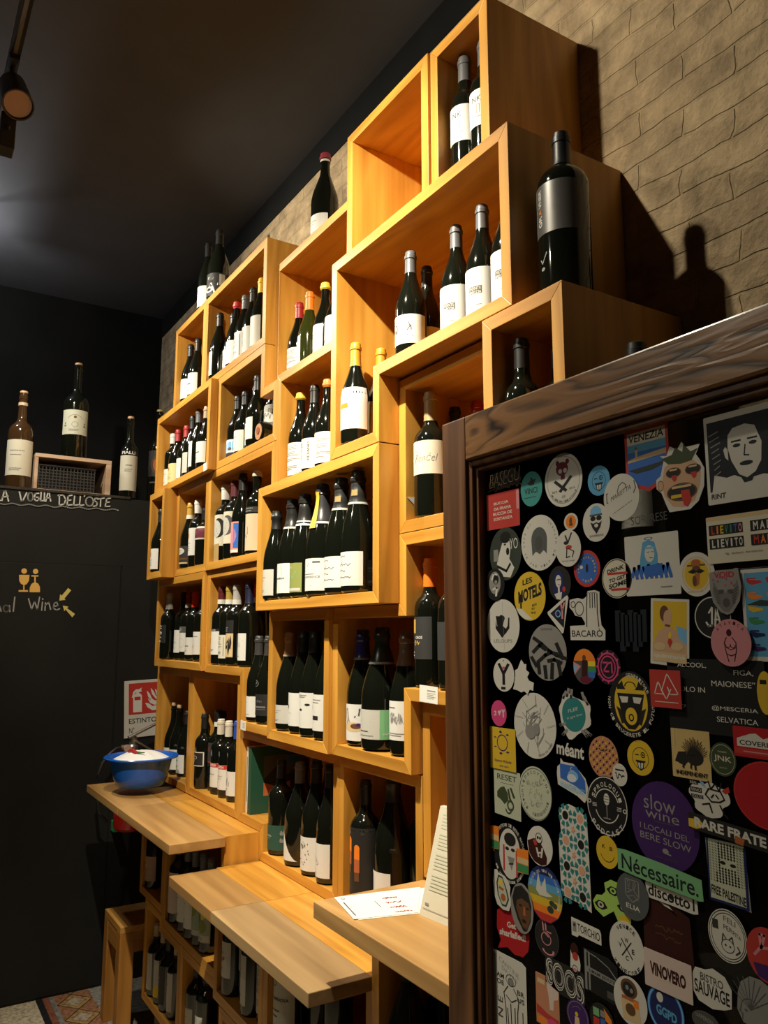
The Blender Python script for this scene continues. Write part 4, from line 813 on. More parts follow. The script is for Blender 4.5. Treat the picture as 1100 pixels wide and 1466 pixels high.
    (-2.677, 1.143, -0.3005, 'G', 0.295, 1, 'charcoalcap', (0.06, 0.3), 'white', 150, -4, 'curl', 'dark', 'charcoal-capped bottle with curled drawing label in the lower bay', 'two bottles in the lower bay of the stepped box'),
    (-2.593, 1.143, -0.3005, 'G', 0.295, 1, 'charcoalcap', (0.1, 0.34), 'black', 160, 0, 'circlelogo', 'dark', 'black-label bottle with ringed initials in the lower bay', 'two bottles in the lower bay of the stepped box'),
    (-3.7347, 1.1781, -0.6175, 'G', 0.291, 1, 'cork', (0.08, 0.37), 'white', 150, 6, 'smalltext', 'dark', 'cork-topped bottle with white label, left of the pair behind the bowl', 'two cork-topped bottles'),
    (-3.6507, 1.1767, -0.6175, 'G', 0.287, 1, 'cork', (0.08, 0.38), 'white', 150, 6, 'none', 'dark', 'cork-topped bottle, right of the pair behind the bowl', 'two cork-topped bottles'),
    (-3.5672, 1.186, -0.6175, 'G', 0.28, 1, 'black', (0.06, 0.34), 'white', 120, 0, 'greenleaf', 'dark', 'front bottle with green leaf label near the two corked ones', 'two cork-topped bottles'),
    (-3.2645, 1.16, -0.6175, 'B', 0.294, 1, 'black', (0.3, 0.5), 'black', 130, 10, 'outline', 'dark', 'black bottle with outlined square label, leftmost right of the bowl', 'red wines right of the blue bowl'),
    (-3.1946, 1.1922, -0.6175, 'B', 0.311, 1, 'blackwhite', (0.34, 0.6), 'charcoal', 150, -6, 'redscript', 'dark', 'black bottle with red lettering on a charcoal label', 'red wines right of the blue bowl'),
    (-3.1193, 1.1765, -0.6175, 'B', 0.283, 1, 'ivory', (0.1, 0.42), 'white', 150, 8, 'redband', 'dark', 'ivory-capped bottle with red band label, left of the pair', 'red wines right of the blue bowl'),
    (-3.0371, 1.178, -0.6175, 'B', 0.283, 1, 'ivory', (0.11, 0.43), 'white', 150, 8, 'redband2', 'dark', 'ivory-capped bottle with red band label, right of the pair', 'red wines right of the blue bowl'),
    (-2.9464, 1.178, -0.6175, 'B', 0.291, 1, 'royal', (0.08, 0.38), 'white', 140, 0, 'face', 'dark', 'blue-capped bottle with line-drawn face label', 'red wines right of the blue bowl'),
    (-3.2645, 1.237, -0.6175, 'B', 0.3, 1, 'black', (0.2, 0.4), 'none', 0, 0, 'none', 'dark', 'black-capped bottle in the back row behind the red lettering', 'red wines right of the blue bowl'),
    (-3.2645, 1.314, -0.6175, 'B', 0.3, 1, 'black', (0.2, 0.4), 'none', 0, 0, 'none', 'dark', 'black-capped bottle in the back row behind the ivory caps', 'red wines right of the blue bowl'),
    (-2.5147, 1.1648, -0.708, 'B', 0.297, 1.12, 'black', (0.06, 0.32), 'deepgreen', 160, 34, 'greentext', 'dark', 'black bottle with deep green label nearest the books', 'dark bottles beside the books'),
    (-2.52, 1.2494, -0.708, 'G', 0.29, 1, 'black', (0.06, 0.42), 'white', 110, -22, 'lines', 'dark', 'dark bottle with white label behind the green-label one', 'dark bottles beside the books'),
    (-2.3705, 1.1626, -0.708, 'G', 0.305, 1.15, 'greycap', (0.06, 0.42), 'none', 0, 44, 'corner', 'dark', 'grey-capped dark bottle with a curved white label corner', 'dark bottles beside the books'),
    (-2.2531, 1.1614, -0.708, 'G', 0.328, 1.12, 'black', (0.05, 0.34), 'white', 130, 4, 'specks', 'dark', 'dark bottle with ink-speckled white label', 'dark bottles beside the books'),
    (-2.1558, 1.157, -0.708, 'G', 0.33, 1, 'black', (0.06, 0.34), 'white', 140, -8, 'flowers', 'dark', 'dark bottle with flower-drawn label against the upright', 'dark bottles beside the books'),
    (-2.4797, 1.323, -0.708, 'G', 0.297, 1, 'orangewax', (0.06, 0.34), 'none', 0, 0, 'none', 'dark', 'orange-topped bottle standing at the back beside the books', 'dark bottles beside the books'),
    (-1.965, 1.1648, -0.708, 'B', 0.31, 1.12, 'black', (0.05, 0.62), 'black', 150, 26, 'orangestripes', 'dark', 'black round-shouldered bottle with orange stripes', 'bottles behind the menu cards'),
    (-1.8737, 1.1968, -0.708, 'C', 0.335, 1.2, 'black', (0.05, 0.29), 'white', 130, -16, 'handscript', 'dark', 'tall black bottle with white hand-drawn label behind the cards', 'bottles behind the menu cards'),
    (-1.7914, 1.2385, -0.708, 'B', 0.33, 1, 'black', (0.05, 0.29), 'none', 0, 0, 'none', 'dark', 'dark bottle in the right corner behind the menu cards', 'bottles behind the menu cards'),
    (-3.4795, 1.04, -1.034, 'B', 0.3, 1, 'black', (0.1, 0.42), 'pinkpaper', 150, 6, 'crest', 'dark', 'bottle with faded pink label in the far left base box', 'bottles in the base boxes'),
    (-3.4795, 1.117, -1.034, 'B', 0.3, 1, 'black', (0.1, 0.42), 'pinkpaper', 150, -20, 'none', 'dark', 'bottle with faded pink label tucked behind the base box upright', 'bottles in the base boxes'),
    (-3.1505, 1.037, -1.073, 'B', 0.3, 1, 'greycap', (0.12, 0.6), 'pinkwhite', 150, -10, 'lines', 'dark', 'first pale pink label bottle under the worktop with the bowl', 'bottles in the base boxes'),
    (-3.0414, 1.037, -1.073, 'B', 0.3, 1, 'greycap', (0.12, 0.6), 'white', 150, -2, 'lines', 'dark', 'white-label bottle with three lines under the worktop with the bowl', 'bottles in the base boxes'),
    (-2.9599, 1.037, -1.073, 'B', 0.3, 1, 'greycap', (0.12, 0.6), 'white', 150, -8, 'lines', 'dark', 'narrow white-label bottle in the middle of the base box', 'bottles in the base boxes'),
    (-2.8826, 1.04, -1.073, 'B', 0.3, 1, 'greycap', (0.12, 0.6), 'greenart', 150, -10, 'greenart', 'dark', 'green picture-label bottle beside the colourful one', 'bottles in the base boxes'),
    (-2.8055, 1.0405, -1.073, 'B', 0.3, 1, 'greycap', (0.12, 0.6), 'greenart', 150, -4, 'greenart2', 'dark', 'colourful green and yellow label bottle nearest the picture front', 'bottles in the base boxes'),
    (-3.3864, 1.0352, -1.412, 'B', 0.265, 0.95, 'tan', (0.1, 0.6), 'paper', 120, -14, 'lines', 'dark', 'slim white-label bottle, leftmost in the lowest box by the stool', 'bottles in the base boxes'),
    (-3.3032, 1.038, -1.412, 'B', 0.265, 0.95, 'tan', (0.1, 0.6), 'paper', 120, -14, 'yellowfoot', 'dark', 'slim bottle with yellow-footed label in the lowest box by the stool', 'bottles in the base boxes'),
    (-3.2299, 1.038, -1.412, 'B', 0.265, 0.95, 'black', (0.1, 0.6), 'charcoal', 120, -14, 'lines', 'dark', 'dark-label bottle in the lowest box by the stool', 'bottles in the base boxes'),
    (-3.1557, 1.0454, -1.412, 'B', 0.265, 0.95, 'tan', (0.1, 0.6), 'paper', 120, -14, 'lines', 'dark', 'small grey-label bottle, rightmost in the lowest box by the stool', 'bottles in the base boxes'),
    (-2.9195, 1.041, -1.412, 'B', 0.28, 1, 'black', (0.1, 0.45), 'paper', 120, -10, 'lines', 'dark', 'round-shouldered dark bottle, left of the pair in the lowest box', 'bottles in the base boxes'),
    (-2.8431, 1.0501, -1.412, 'B', 0.28, 1, 'black', (0.1, 0.45), 'paper', 120, -10, 'lines', 'dark', 'round-shouldered dark bottle, right of the pair in the lowest box', 'bottles in the base boxes'),
    (-2.5045, 1.01, -1.095, 'B', 0.3, 1, 'black', (0.18, 0.52), 'paper', 120, -8, 'redscript2', 'dark', 'bottle with red-printed label under the pale leaf', 'bottles in the base boxes'),
    (-2.427, 1.0436, -1.095, 'B', 0.32, 1.2, 'black', (0.28, 0.54), 'greyp', 120, 14, 'smallcode', 'dark', 'large dark bottle with grey back label under the pale leaf', 'bottles in the base boxes'),
    (-2.3495, 1.01, -1.095, 'B', 0.3, 1, 'black', (0.1, 0.55), 'paper', 110, -24, 'lines', 'dark', 'clear-edged bottle with narrow label under the pale leaf', 'bottles in the base boxes'),
    (-2.2749, 1.0289, -1.095, 'B', 0.3, 1, 'black', (0.1, 0.52), 'paper', 140, 6, 'textrows', 'dark', 'bottle with densely printed label beside the base box upright', 'bottles in the base boxes'),
    (-2.1157, 1.014, -1.095, 'B', 0.335, 1.1, 'black', (0.15, 0.72), 'paper', 150, 12, 'inkface', 'dark', 'bottle with hand-inked cream label under the streaky leaf', 'bottles in the base boxes'),
    (-2.0861, 1.0931, -1.095, 'B', 0.335, 1.1, 'black', (0.15, 0.5), 'none', 0, 0, 'none', 'dark', 'dark bottle under the front corner of the streaky leaf', 'bottles in the base boxes'),
    (-1.9957, 1.1, -1.095, 'B', 0.335, 1.1, 'black', (0.15, 0.5), 'none', 0, 0, 'none', 'dark', 'dark bottle under the end of the streaky leaf', 'bottles in the base boxes'),
    (-1.5219, 1.009, -0.969, 'G', 0.305, 1.1, 'black', (0.15, 0.5), 'none', 0, 0, 'none', 'dark', 'dark bottle under the worktop with the menu cards, left one', 'bottles in the base boxes'),
    (-1.5219, 1.1012, -0.969, 'G', 0.3, 1.1, 'black', (0.15, 0.5), 'none', 0, 0, 'none', 'dark', 'dark bottle under the worktop with the menu cards, by the door', 'bottles in the base boxes'),
    (-4.22, 0.5016, 0.7002, 'D', 0.4944, 1.15, 'corkring', (0.14, 0.5), 'cream', 150, 78, 'lines', 'amberdark', 'brown bottle with glowing cream label, leftmost on the cubicle', 'bottles on the black cubicle'),
    (-4.2, 1.0276, 0.7002, 'D', 0.4349, 0.84, 'cork', (0.1, 0.53), 'cream', 150, 78, 'pialli', 'dark', 'slim bottle with white lettering over a cream label on the cubicle', 'bottles on the black cubicle'),
    (-4.26, 1.1987, 0.7002, 'D', 0.5135, 1.0, 'yellowcork', (0.28, 0.56), 'dark', 150, 78, 'orangepic', 'dark', 'bottle with a small reddish picture half hidden by the shelf boxes', 'bottles on the black cubicle'),
    (-4.3, 0.7672, 0.8893, 'D', 0.5243, 1.25, 'cork', (0.26, 0.51), 'aged', 130, 78, 'agedprint', 'dark', 'large dark bottle with aged label standing on the wooden crate', 'bottles on the black cubicle'),
]
for row in BOTTLES: make_bottle(row)
# the bottle that lies on its side, its end towards the room
lb = thing('wine_bottle', 'bottle lying on its side, only its round end showing by the patterned label', 'bottle', (-2.640, 1.105, H + .691 + .0435), 0, 'bottles in the stepped box with the lying bottle')
me = body_mesh('G', .297, 1.0).copy(); me.transform(Matrix.Rotation(R(-90), 4, 'X')); link('glass_body', me, GLASS['dark'], lb)
en = MB().lathe([(.030, 0), (.030, .0015)], 24).xf(Matrix.Rotation(R(90), 4, 'X')).xf(Matrix.Translation((0, -.0005, 0))); obj('end_seal', en, plain('copper_disc', (.45, .22, .10), .45), lb)
lb2 = MB().lathe([(.0135, 0), (.0135, .002)], 16).xf(Matrix.Rotation(R(90), 4, 'X')).xf(Matrix.Translation((0, -.0025, .004))); obj('seal_emblem', lb2, plain('rust_emblem', (.25, .07, .03), .5), lb)

# ------------------------------------------------------------------ chalk writing and symbols on the cubicle
CHALK = [[(0.3987, 0.6665), (0.404, 0.6233), (0.4175, 0.6281)], [(0.4241, 0.6278), (0.4311, 0.6715), (0.4374, 0.6748), (0.4529, 0.6276)], [(0.4247, 0.6434), (0.4489, 0.6511)], [(0.4971, 0.6759), (0.5091, 0.6326), (0.5148, 0.6359), (0.5292, 0.6743)], [(0.559, 0.6575), (0.5584, 0.6486), (0.5556, 0.6412), (0.5511, 0.6369), (0.5458, 0.6364), (0.5409, 0.6399), (0.5371, 0.6467), (0.5354, 0.6554), (0.536, 0.6643), (0.5389, 0.6717), (0.5433, 0.6761), (0.5486, 0.6766), (0.5536, 0.6731), (0.5573, 0.6663), (0.559, 0.6575)], [(0.5826, 0.6775), (0.5682, 0.6752), (0.5636, 0.6524), (0.5722, 0.6382), (0.5846, 0.644), (0.5846, 0.658), (0.5744, 0.6571)], [(0.5934, 0.6832), (0.5934, 0.641), (0.6061, 0.644)], [(0.609, 0.6818), (0.6097, 0.6416)], [(0.6166, 0.6412), (0.6243, 0.6852), (0.6295, 0.6857), (0.6389, 0.6442)], [(0.6174, 0.6573), (0.6362, 0.6609)], [(0.6771, 0.6788), (0.6793, 0.6269), (0.7025, 0.6365), (0.7073, 0.6597), (0.6947, 0.6795), (0.672, 0.6755)], [(0.7354, 0.6823), (0.7179, 0.6769), (0.7152, 0.63), (0.7381, 0.6348)], [(0.7174, 0.654), (0.7314, 0.6581)], [(0.7481, 0.6787), (0.7462, 0.6327), (0.7666, 0.6373)], [(0.7751, 0.6793), (0.7731, 0.634), (0.7936, 0.6387)], [(0.7977, 0.6949), (0.7939, 0.682)], [(0.838, 0.6599), (0.8367, 0.6497), (0.8321, 0.6413), (0.825, 0.6362), (0.8169, 0.6355), (0.8094, 0.6393), (0.804, 0.6469), (0.8016, 0.6567), (0.8029, 0.6668), (0.8075, 0.6753), (0.8145, 0.6804), (0.8226, 0.6811), (0.8301, 0.6773), (0.8356, 0.6698), (0.838, 0.6599)], [(0.861, 0.6765), (0.8462, 0.6781), (0.8423, 0.6651), (0.8565, 0.6567), (0.8555, 0.6402), (0.8392, 0.6359)], [(0.8575, 0.6733), (0.8894, 0.682)], [(0.873, 0.6766), (0.8732, 0.6378)], [(0.9201, 0.6848), (0.9017, 0.6792), (0.8963, 0.6398), (0.9194, 0.6427)], [(0.8989, 0.6604), (0.9146, 0.6638)], [(0.4086, 0.6157), (0.4169, 0.6135), (0.4252, 0.6113), (0.4335, 0.6103), (0.4416, 0.611), (0.4497, 0.6133), (0.4578, 0.616), (0.4659, 0.618), (0.4742, 0.6184), (0.4826, 0.617), (0.491, 0.6147), (0.4995, 0.6127), (0.5079, 0.612), (0.5162, 0.6131), (0.5245, 0.6156), (0.5327, 0.6183), (0.541, 0.62), (0.5495, 0.62), (0.5581, 0.6184), (0.5667, 0.616), (0.5753, 0.6142), (0.5839, 0.6138), (0.5924, 0.6153), (0.6008, 0.6179), (0.6092, 0.6206), (0.6178, 0.622), (0.6264, 0.6217), (0.6352, 0.6198), (0.644, 0.6174), (0.6528, 0.6158), (0.6615, 0.6158), (0.6702, 0.6176), (0.6788, 0.6204), (0.6874, 0.6229), (0.6961, 0.624), (0.705, 0.6233), (0.714, 0.6212), (0.723, 0.6188), (0.7319, 0.6174), (0.7408, 0.6179), (0.7496, 0.62), (0.7584, 0.6228), (0.7673, 0.6252), (0.7762, 0.6259), (0.7853, 0.6248), (0.7944, 0.6226), (0.8036, 0.6203), (0.8128, 0.6192), (0.8218, 0.6201), (0.8308, 0.6225), (0.8398, 0.6253), (0.8489, 0.6274), (0.858, 0.6278), (0.8673, 0.6264), (0.8767, 0.624), (0.8861, 0.6219), (0.8954, 0.6212), (0.9046, 0.6224), (0.9138, 0.625), (0.923, 0.6279), (0.9323, 0.6297), (0.9417, 0.6297), (0.9512, 0.628), (0.9608, 0.6255)], [(0.4291, 0.1313), (0.4328, 0.1121), (0.4464, 0.1123), (0.4491, 0.1317), (0.4554, 0.1089)], [(0.4885, 0.1218), (0.4877, 0.1153), (0.4847, 0.11), (0.48, 0.107), (0.4746, 0.107), (0.4696, 0.1098), (0.4659, 0.1149), (0.4643, 0.1214), (0.465, 0.1279), (0.468, 0.1332), (0.4727, 0.1362), (0.4781, 0.1363), (0.4832, 0.1335), (0.4869, 0.1283), (0.4885, 0.1218)], [(0.4884, 0.1359), (0.4927, 0.1077)], [(0.5095, 0.1755), (0.5072, 0.1097)], [(0.5694, 0.1697), (0.5858, 0.1198), (0.5968, 0.1578), (0.6109, 0.1203), (0.6175, 0.1781)], [(0.6316, 0.1549), (0.6306, 0.1161)], [(0.6314, 0.1712), (0.6325, 0.1676)], [(0.645, 0.1154), (0.6453, 0.1525)], [(0.6452, 0.1407), (0.6597, 0.1546), (0.6702, 0.1212)], [(0.6814, 0.1341), (0.7017, 0.14), (0.6965, 0.1554), (0.6847, 0.1515), (0.6818, 0.1269), (0.6978, 0.118), (0.7103, 0.1255)]]
GOLD = [[(0.5208, 0.2805), (0.5665, 0.2823), (0.5657, 0.2543), (0.5567, 0.2377), (0.5487, 0.2338), (0.542, 0.2336), (0.5318, 0.2387), (0.5234, 0.2528)], [(0.542, 0.2345), (0.5478, 0.2347), (0.5494, 0.2087), (0.5436, 0.2085)], [(0.5238, 0.2089), (0.5643, 0.21), (0.5648, 0.202), (0.5243, 0.2008)], [(0.5545, 0.2999), (0.5536, 0.2944), (0.5504, 0.2899), (0.5456, 0.2872), (0.54, 0.287), (0.5349, 0.2892), (0.5312, 0.2935), (0.5296, 0.2989), (0.5305, 0.3044), (0.5336, 0.3089), (0.5385, 0.3116), (0.544, 0.3118), (0.5492, 0.3096), (0.5529, 0.3054)], [(0.6041, 0.3002), (0.6032, 0.2946), (0.6002, 0.29), (0.5956, 0.2874), (0.5904, 0.2872), (0.5855, 0.2895), (0.582, 0.2937), (0.5805, 0.2992), (0.5813, 0.3048), (0.5843, 0.3093), (0.5889, 0.312), (0.5941, 0.3122), (0.599, 0.3099), (0.6025, 0.3056)], [(0.5749, 0.2808), (0.606, 0.282), (0.6064, 0.2757), (0.5753, 0.2745)], [(0.5878, 0.2759), (0.5946, 0.2761), (0.5964, 0.2463), (0.5897, 0.246)], [(0.5716, 0.2003), (0.5718, 0.2238), (0.5783, 0.2402), (0.5896, 0.2478), (0.5963, 0.2481), (0.6085, 0.2412), (0.6163, 0.2251), (0.6177, 0.2016)]]
ARROW = [[(0.7437, 0.2254), (0.7583, 0.2147), (0.7292, 0.1735), (0.7356, 0.1681), (0.7072, 0.1638), (0.7089, 0.195), (0.7162, 0.1878)], [(0.7824, 0.101), (0.771, 0.0843), (0.7374, 0.1223), (0.7327, 0.1131), (0.7242, 0.1404), (0.7506, 0.1354), (0.744, 0.1279)]]
cub = bpy.data.objects['wall_cubicle']
def stroke_mesh(name, strokes, wd):
    v, f = [], []
    for st in strokes:
        for a, b_ in zip(st[:-1], st[1:]):
            dy, dz = b_[0] - a[0], b_[1] - a[1]; l = math.hypot(dy, dz) or 1e-6
            ny, nz = -dz / l * wd / 2, dy / l * wd / 2; ey, ez = dy / l * wd * .4, dz / l * wd * .4
            n = len(v)
            for y, z in ((a[0] + ny - ey, a[1] + nz - ez), (a[0] - ny - ey, a[1] - nz - ez), (b_[0] - ny + ey, b_[1] - nz + ez), (b_[0] + ny + ey, b_[1] + nz + ez)):
                v.append((BLACK_X + .0042, y, H + z))
            f.append((n, n + 1, n + 2, n + 3))
    me = bpy.data.meshes.new(name); me.from_pydata(v, [], f); return me
def flat_mesh(name, polys, e):
    v, f = [], []
    for p in polys: f.append(tuple(range(len(v), len(v) + len(p)))); v += [(BLACK_X + e, q[0], H + q[1]) for q in p]
    me = bpy.data.meshes.new(name); me.from_pydata(v, [], f); return me
link('chalk_lettering', stroke_mesh('chalk_lettering', CHALK[:22], .0062), plain('white_chalk', (.55, .55, .52), .95), cub)
link('chalk_lettering', stroke_mesh('chalk_lettering', CHALK[22:], .0055), plain('thin_white_chalk', (.38, .38, .36), .95), bpy.data.objects['door_2'])
link('toilet_symbol', flat_mesh('toilet_symbol', GOLD, .0045), plain('gold_sticker', (.80, .48, .11), .5), bpy.data.objects['door_2'])
link('arrow_symbol', flat_mesh('arrow_symbol', ARROW, .0045), plain('yellow_chalk', (.66, .56, .17), .9), bpy.data.objects['door_2'])
for _o in (bpy.data.objects['door_2'],):
    for c in _o.children:
        if c.name.startswith(('chalk', 'toilet', 'arrow')): c.matrix_parent_inverse = Matrix.Identity(4)

# ------------------------------------------------------------------ fire extinguisher corner
sg = tag(obj('extinguisher_sign', MB().box(-.0015, .0015, -.108, .108, -.1385, .1385), plain('white_sign_plastic', (.62, .60, .54), .4), bevel=.001), 'white and red fire extinguisher sign on the black wall above the blue bowl', 'sign')
sg.location = (BLACK_X + .0030, 1.148, H - .361); sg.rotation_euler = (R(2.5), 0, 0)
P = Print()
P.rect(-.80, .80, -.20, .90, 'red')
P.rect(-.60, -.20, -.12, .42, 'white'); P.ell(-.40, .42, .20, .13, 'white'); P.rect(-.46, -.34, .50, .68, 'white'); P.poly([(-.66, .40), (-.60, .60), (-.46, .70), (-.42, .62), (-.56, .52), (-.60, .40)], 'white'); P.poly([(-.44, .64), (-.20, .74), (-.24, .66), (-.20, .60), (-.40, .56)], 'white'); P.rect(-.54, -.26, .30, .42, 'red')
for k, (fx, fy) in enumerate(((.02, .62), (.20, .70), (.40, .66), (.58, .6))): P.poly([(fx, fy), (fx + .06, fy - .22), (fx + .26, fy - .42), (fx + .40, fy - .40), (fx + .24, fy - .30), (fx + .14, fy - .12)], 'white')
P.poly([(-.05, .18), (.05, .02), (.28, -.10), (.60, -.10), (.72, .05), (.70, .25), (.58, .10), (.30, .04), (.10, .16)], 'white'); P.poly([(.06, .34), (.18, .16), (.40, .08), (.62, .14), (.45, .24), (.20, .26)], 'white')
P.text('ESTINTORE', .02, -.42, 1.62, .17, 'black', bold=.006); P.text('N\u00b0', -.66, -.74, .24, .19, 'black'); P.rect(-.84, -.60, -.93, -.915, 'lgrey')
link('print', P.mesh('print', lambda u, v, n: (.0016 + .00003 * n, u * .108, v * .1385)), None, sg)

ex = thing('fire_extinguisher', 'red fire extinguisher hung on the black wall behind the blue bowl', 'fire extinguisher', (-3.972, 1.058, H - .905))
obj('cylinder', MB().lathe([(.060, 0), (.072, .012), (.074, .03), (.074, .270), (.070, .300), (.056, .325), (.036, .340), (.026, .346)], 28), plain('extinguisher_red', (.52, .018, .012), .25, coat=.4), ex, True)
steel = plain('satin_steel', (.46, .44, .40), .32, .9)
vb = MB().lathe([(.024, .345), (.026, .352), (.026, .380), (.019, .388), (.019, .420), (.014, .426)], 16); vb.tube([(0, -.055, .376), (0, 0, .376)], .012); obj('valve', vb, steel, ex, True)
lv = MB().prism_xz([(-.014, 0), (.014, 0), (.014, .010), (-.014, .010)], -.02, .15); lv.xf(Matrix.Translation((.008, -.005, .424)) @ Matrix.Rotation(R(24), 4, 'X')); obj('lever', lv, steel, ex, bevel=.001)
lv = MB().box(-.012, .012, -.01, .14, 0, .009); lv.xf(Matrix.Translation((.008, .01, .398)) @ Matrix.Rotation(R(-32), 4, 'X')); obj('carrying_handle', lv, steel, ex, bevel=.001)
obj('hose', MB().tube([(0, -.055, .376), (.01, -.080, .374), (.02, -.115, .350), (.03, -.145, .315), (.03, -.160, .265), (.03, -.165, .20), (.03, -.150, .10), (.02, -.11, .05)], .0075), plain('black_rubber', (.015, .015, .015), .5), ex, True)
obj('pressure_gauge', MB().lathe([(.018, 0), (.018, .012)], 18).xf(Matrix.Translation((.016, -.03, .372)) @ Matrix.Rotation(R(90), 4, 'Y')), plain('pale_gauge', (.5, .35, .3), .4), ex)
obj('wall_bracket', MB().box(-.128, -.070, -.02, .02, .24, .30).box(-.128, -.124, -.03, .03, .20, .34), plain('black_steel', (.02, .02, .02), .5, .5), ex)
gb = tag(obj('wall_box', MB().box(-.025, .025, -.016, .016, -.024, .024), plain('bright_green_plastic', (.03, .30, .08), .4), bevel=.002), 'small bright green block on the black wall under the worktop end', 'box')
gb.location = (BLACK_X + .026, 1.020, H - .905)

# ------------------------------------------------------------------ blue bowl
bw = thing('plastic_bowl', 'blue plastic bowl holding a white cloth on the left worktop', 'bowl', (-3.470, .962, H - .6192))
BLUE = plain('bright_blue_plastic', (.012, .115, .56), .22, coat=.2)
obj('basin', MB().lathe([(.092, 0), (.098, .004), (.112, .040), (.122, .085), (.127, .108), (.150, .112), (.152, .117), (.149, .120), (.126, .117), (.120, .108), (.114, .075), (.104, .035), (.090, .008), (.02, .006)], 48), BLUE, bw, True)
clb = MB(); rnd = random.Random(4); nr, ns = 9, 40
for i in range(nr + 1):
    for s_ in range(ns):
        a = 2 * PI * s_ / ns; q = i / nr; rr = .119 * q
        clb.v.append((rr * math.cos(a), rr * math.sin(a), .104 + .036 * (1 - q ** 2.2) + (.004 * math.sin(5 * a + 3 * q) + .003 * math.sin(9 * a)) * q * (1.2 - q)))
for i in range(nr):
    for s_ in range(ns):
        t_ = (s_ + 1) % ns; clb.f.append((i * ns + s_, i * ns + t_, (i + 1) * ns + t_, (i + 1) * ns + s_))
cl = tag(obj('dish_cloth', clb, plain('white_cotton', (.80, .79, .76), .9), None, True), 'white cloth with a red chilli motif bunched up in the blue bowl', 'cloth')
cl.location = (-3.470, .962, H - .6192)
chl = MB().tube([(-.02, -.052, .1365), (-.004, -.045, .1408), (.016, -.042, .1425), (.036, -.036, .1400), (.050, -.026, .1375)], [.0035, .008, .0095, .007, .002], 8); chl.xf(Matrix.Diagonal((1, 1, 1, 1)))
obj('chilli_motif', chl, plain('chilli_red', (.42, .015, .02), .5), cl, True)
obj('chilli_stalk', MB().tube([(.048, -.028, .139), (.060, -.018, .1385), (.072, -.008, .140)], [.0045, .003, .002], 7), plain('stalk_green', (.06, .16, .05), .6), cl, True)

# ------------------------------------------------------------------ stool
STOOLW = [wood('brown_stool_timber_' + a_, a_, (.28, .115, .020), (.43, .195, .038)) for a_ in 'xyz']
st = thing('wooden_stool', 'low timber stool with thick square legs beside the base boxes', 'stool', (-3.648, 1.055, 0))
zt = H - 1.183
obj('seat', MB().box(-.135, .135, -.135, .135, zt - .026, zt), wood('stool_seat_timber', 'x', (.36, .17, .035), (.55, .29, .07)), st, bevel=.002)
for sx in (-1, 1):
    for sy in (-1, 1): obj('leg', MB().box(sx * .135 - (.058 if sx > 0 else 0), sx * .135 + (.058 if sx < 0 else 0), sy * .135 - (.058 if sy > 0 else 0), sy * .135 + (.058 if sy < 0 else 0), 0, zt - .0265), STOOLW[2], st, bevel=.0015)
for sx in (-1, 1): obj('apron', MB().box(sx * .133 - (.026 if sx > 0 else 0), sx * .133 + (.026 if sx < 0 else 0), -.0765, .0765, zt - .105, zt - .0265), STOOLW[1], st)
for sy in (-1, 1): obj('apron', MB().box(-.0765, .0765, sy * .133 - (.026 if sy > 0 else 0), sy * .133 + (.026 if sy < 0 else 0), zt - .105, zt - .0265), STOOLW[0], st)

# ------------------------------------------------------------------ wooden crate on the cubicle
cr = thing('wooden_crate', 'open wooden crate lying on its side on the black cubicle', 'crate', (-4.155, .748, TOPZ))
CRATE = wood('pale_crate_board', 'y', (.42, .28, .18), (.64, .46, .32), rough=.6, fine=20, ring=4, knots=False)
obj('top_board', MB().box(-.34, 0, -.183, .183, .170, .189), CRATE, cr, bevel=.002)
obj('side_board', MB().box(-.34, 0, -.183, -.167, 0, .1695), CRATE, cr, bevel=.002)
obj('side_board', MB().box(-.34, 0, .157, .183, 0, .1695), CRATE, cr, bevel=.002)
obj('bottom_board', MB().box(-.34, 0, -.1665, .1565, 0, .012), CRATE, cr)
obj('back_board', MB().box(-.34, -.33, -.1665, .1565, .0125, .1695), CRATE, cr)
bk = thing('plastic_basket', 'black perforated plastic basket inside the wooden crate', 'basket', (-4.165, .725, TOPZ + .0125))
BLK = plain('black_plastic', (.010, .010, .011), .4)
gm = MB()
for k in range(17): gm.box(-.006, 0, -.140 + k * .0165, -.140 + k * .0165 + .0045, .004, .116)
for k in range(8): gm.box(-.005, -.001, -.140, .1285, .004 + k * .0155, .004 + k * .0155 + .0045)
obj('front_grille', gm, plain('grey_grille_plastic', (.030, .029, .028), .5), bk)
obj('tray', MB().box(-.25, -.012, -.140, .1285, 0, .004).box(-.25, -.24, -.140, .1285, .0042, .116).box(-.24, -.012, -.140, -.135, .0042, .116).box(-.24, -.012, .1235, .1285, .0042, .116).box(-.03, -.012, -.135, .1235, .0042, .10), BLK, bk)
obj('rim', MB().box(-.008, .004, -.143, .1315, .1165, .124), BLK, bk, bevel=.001)

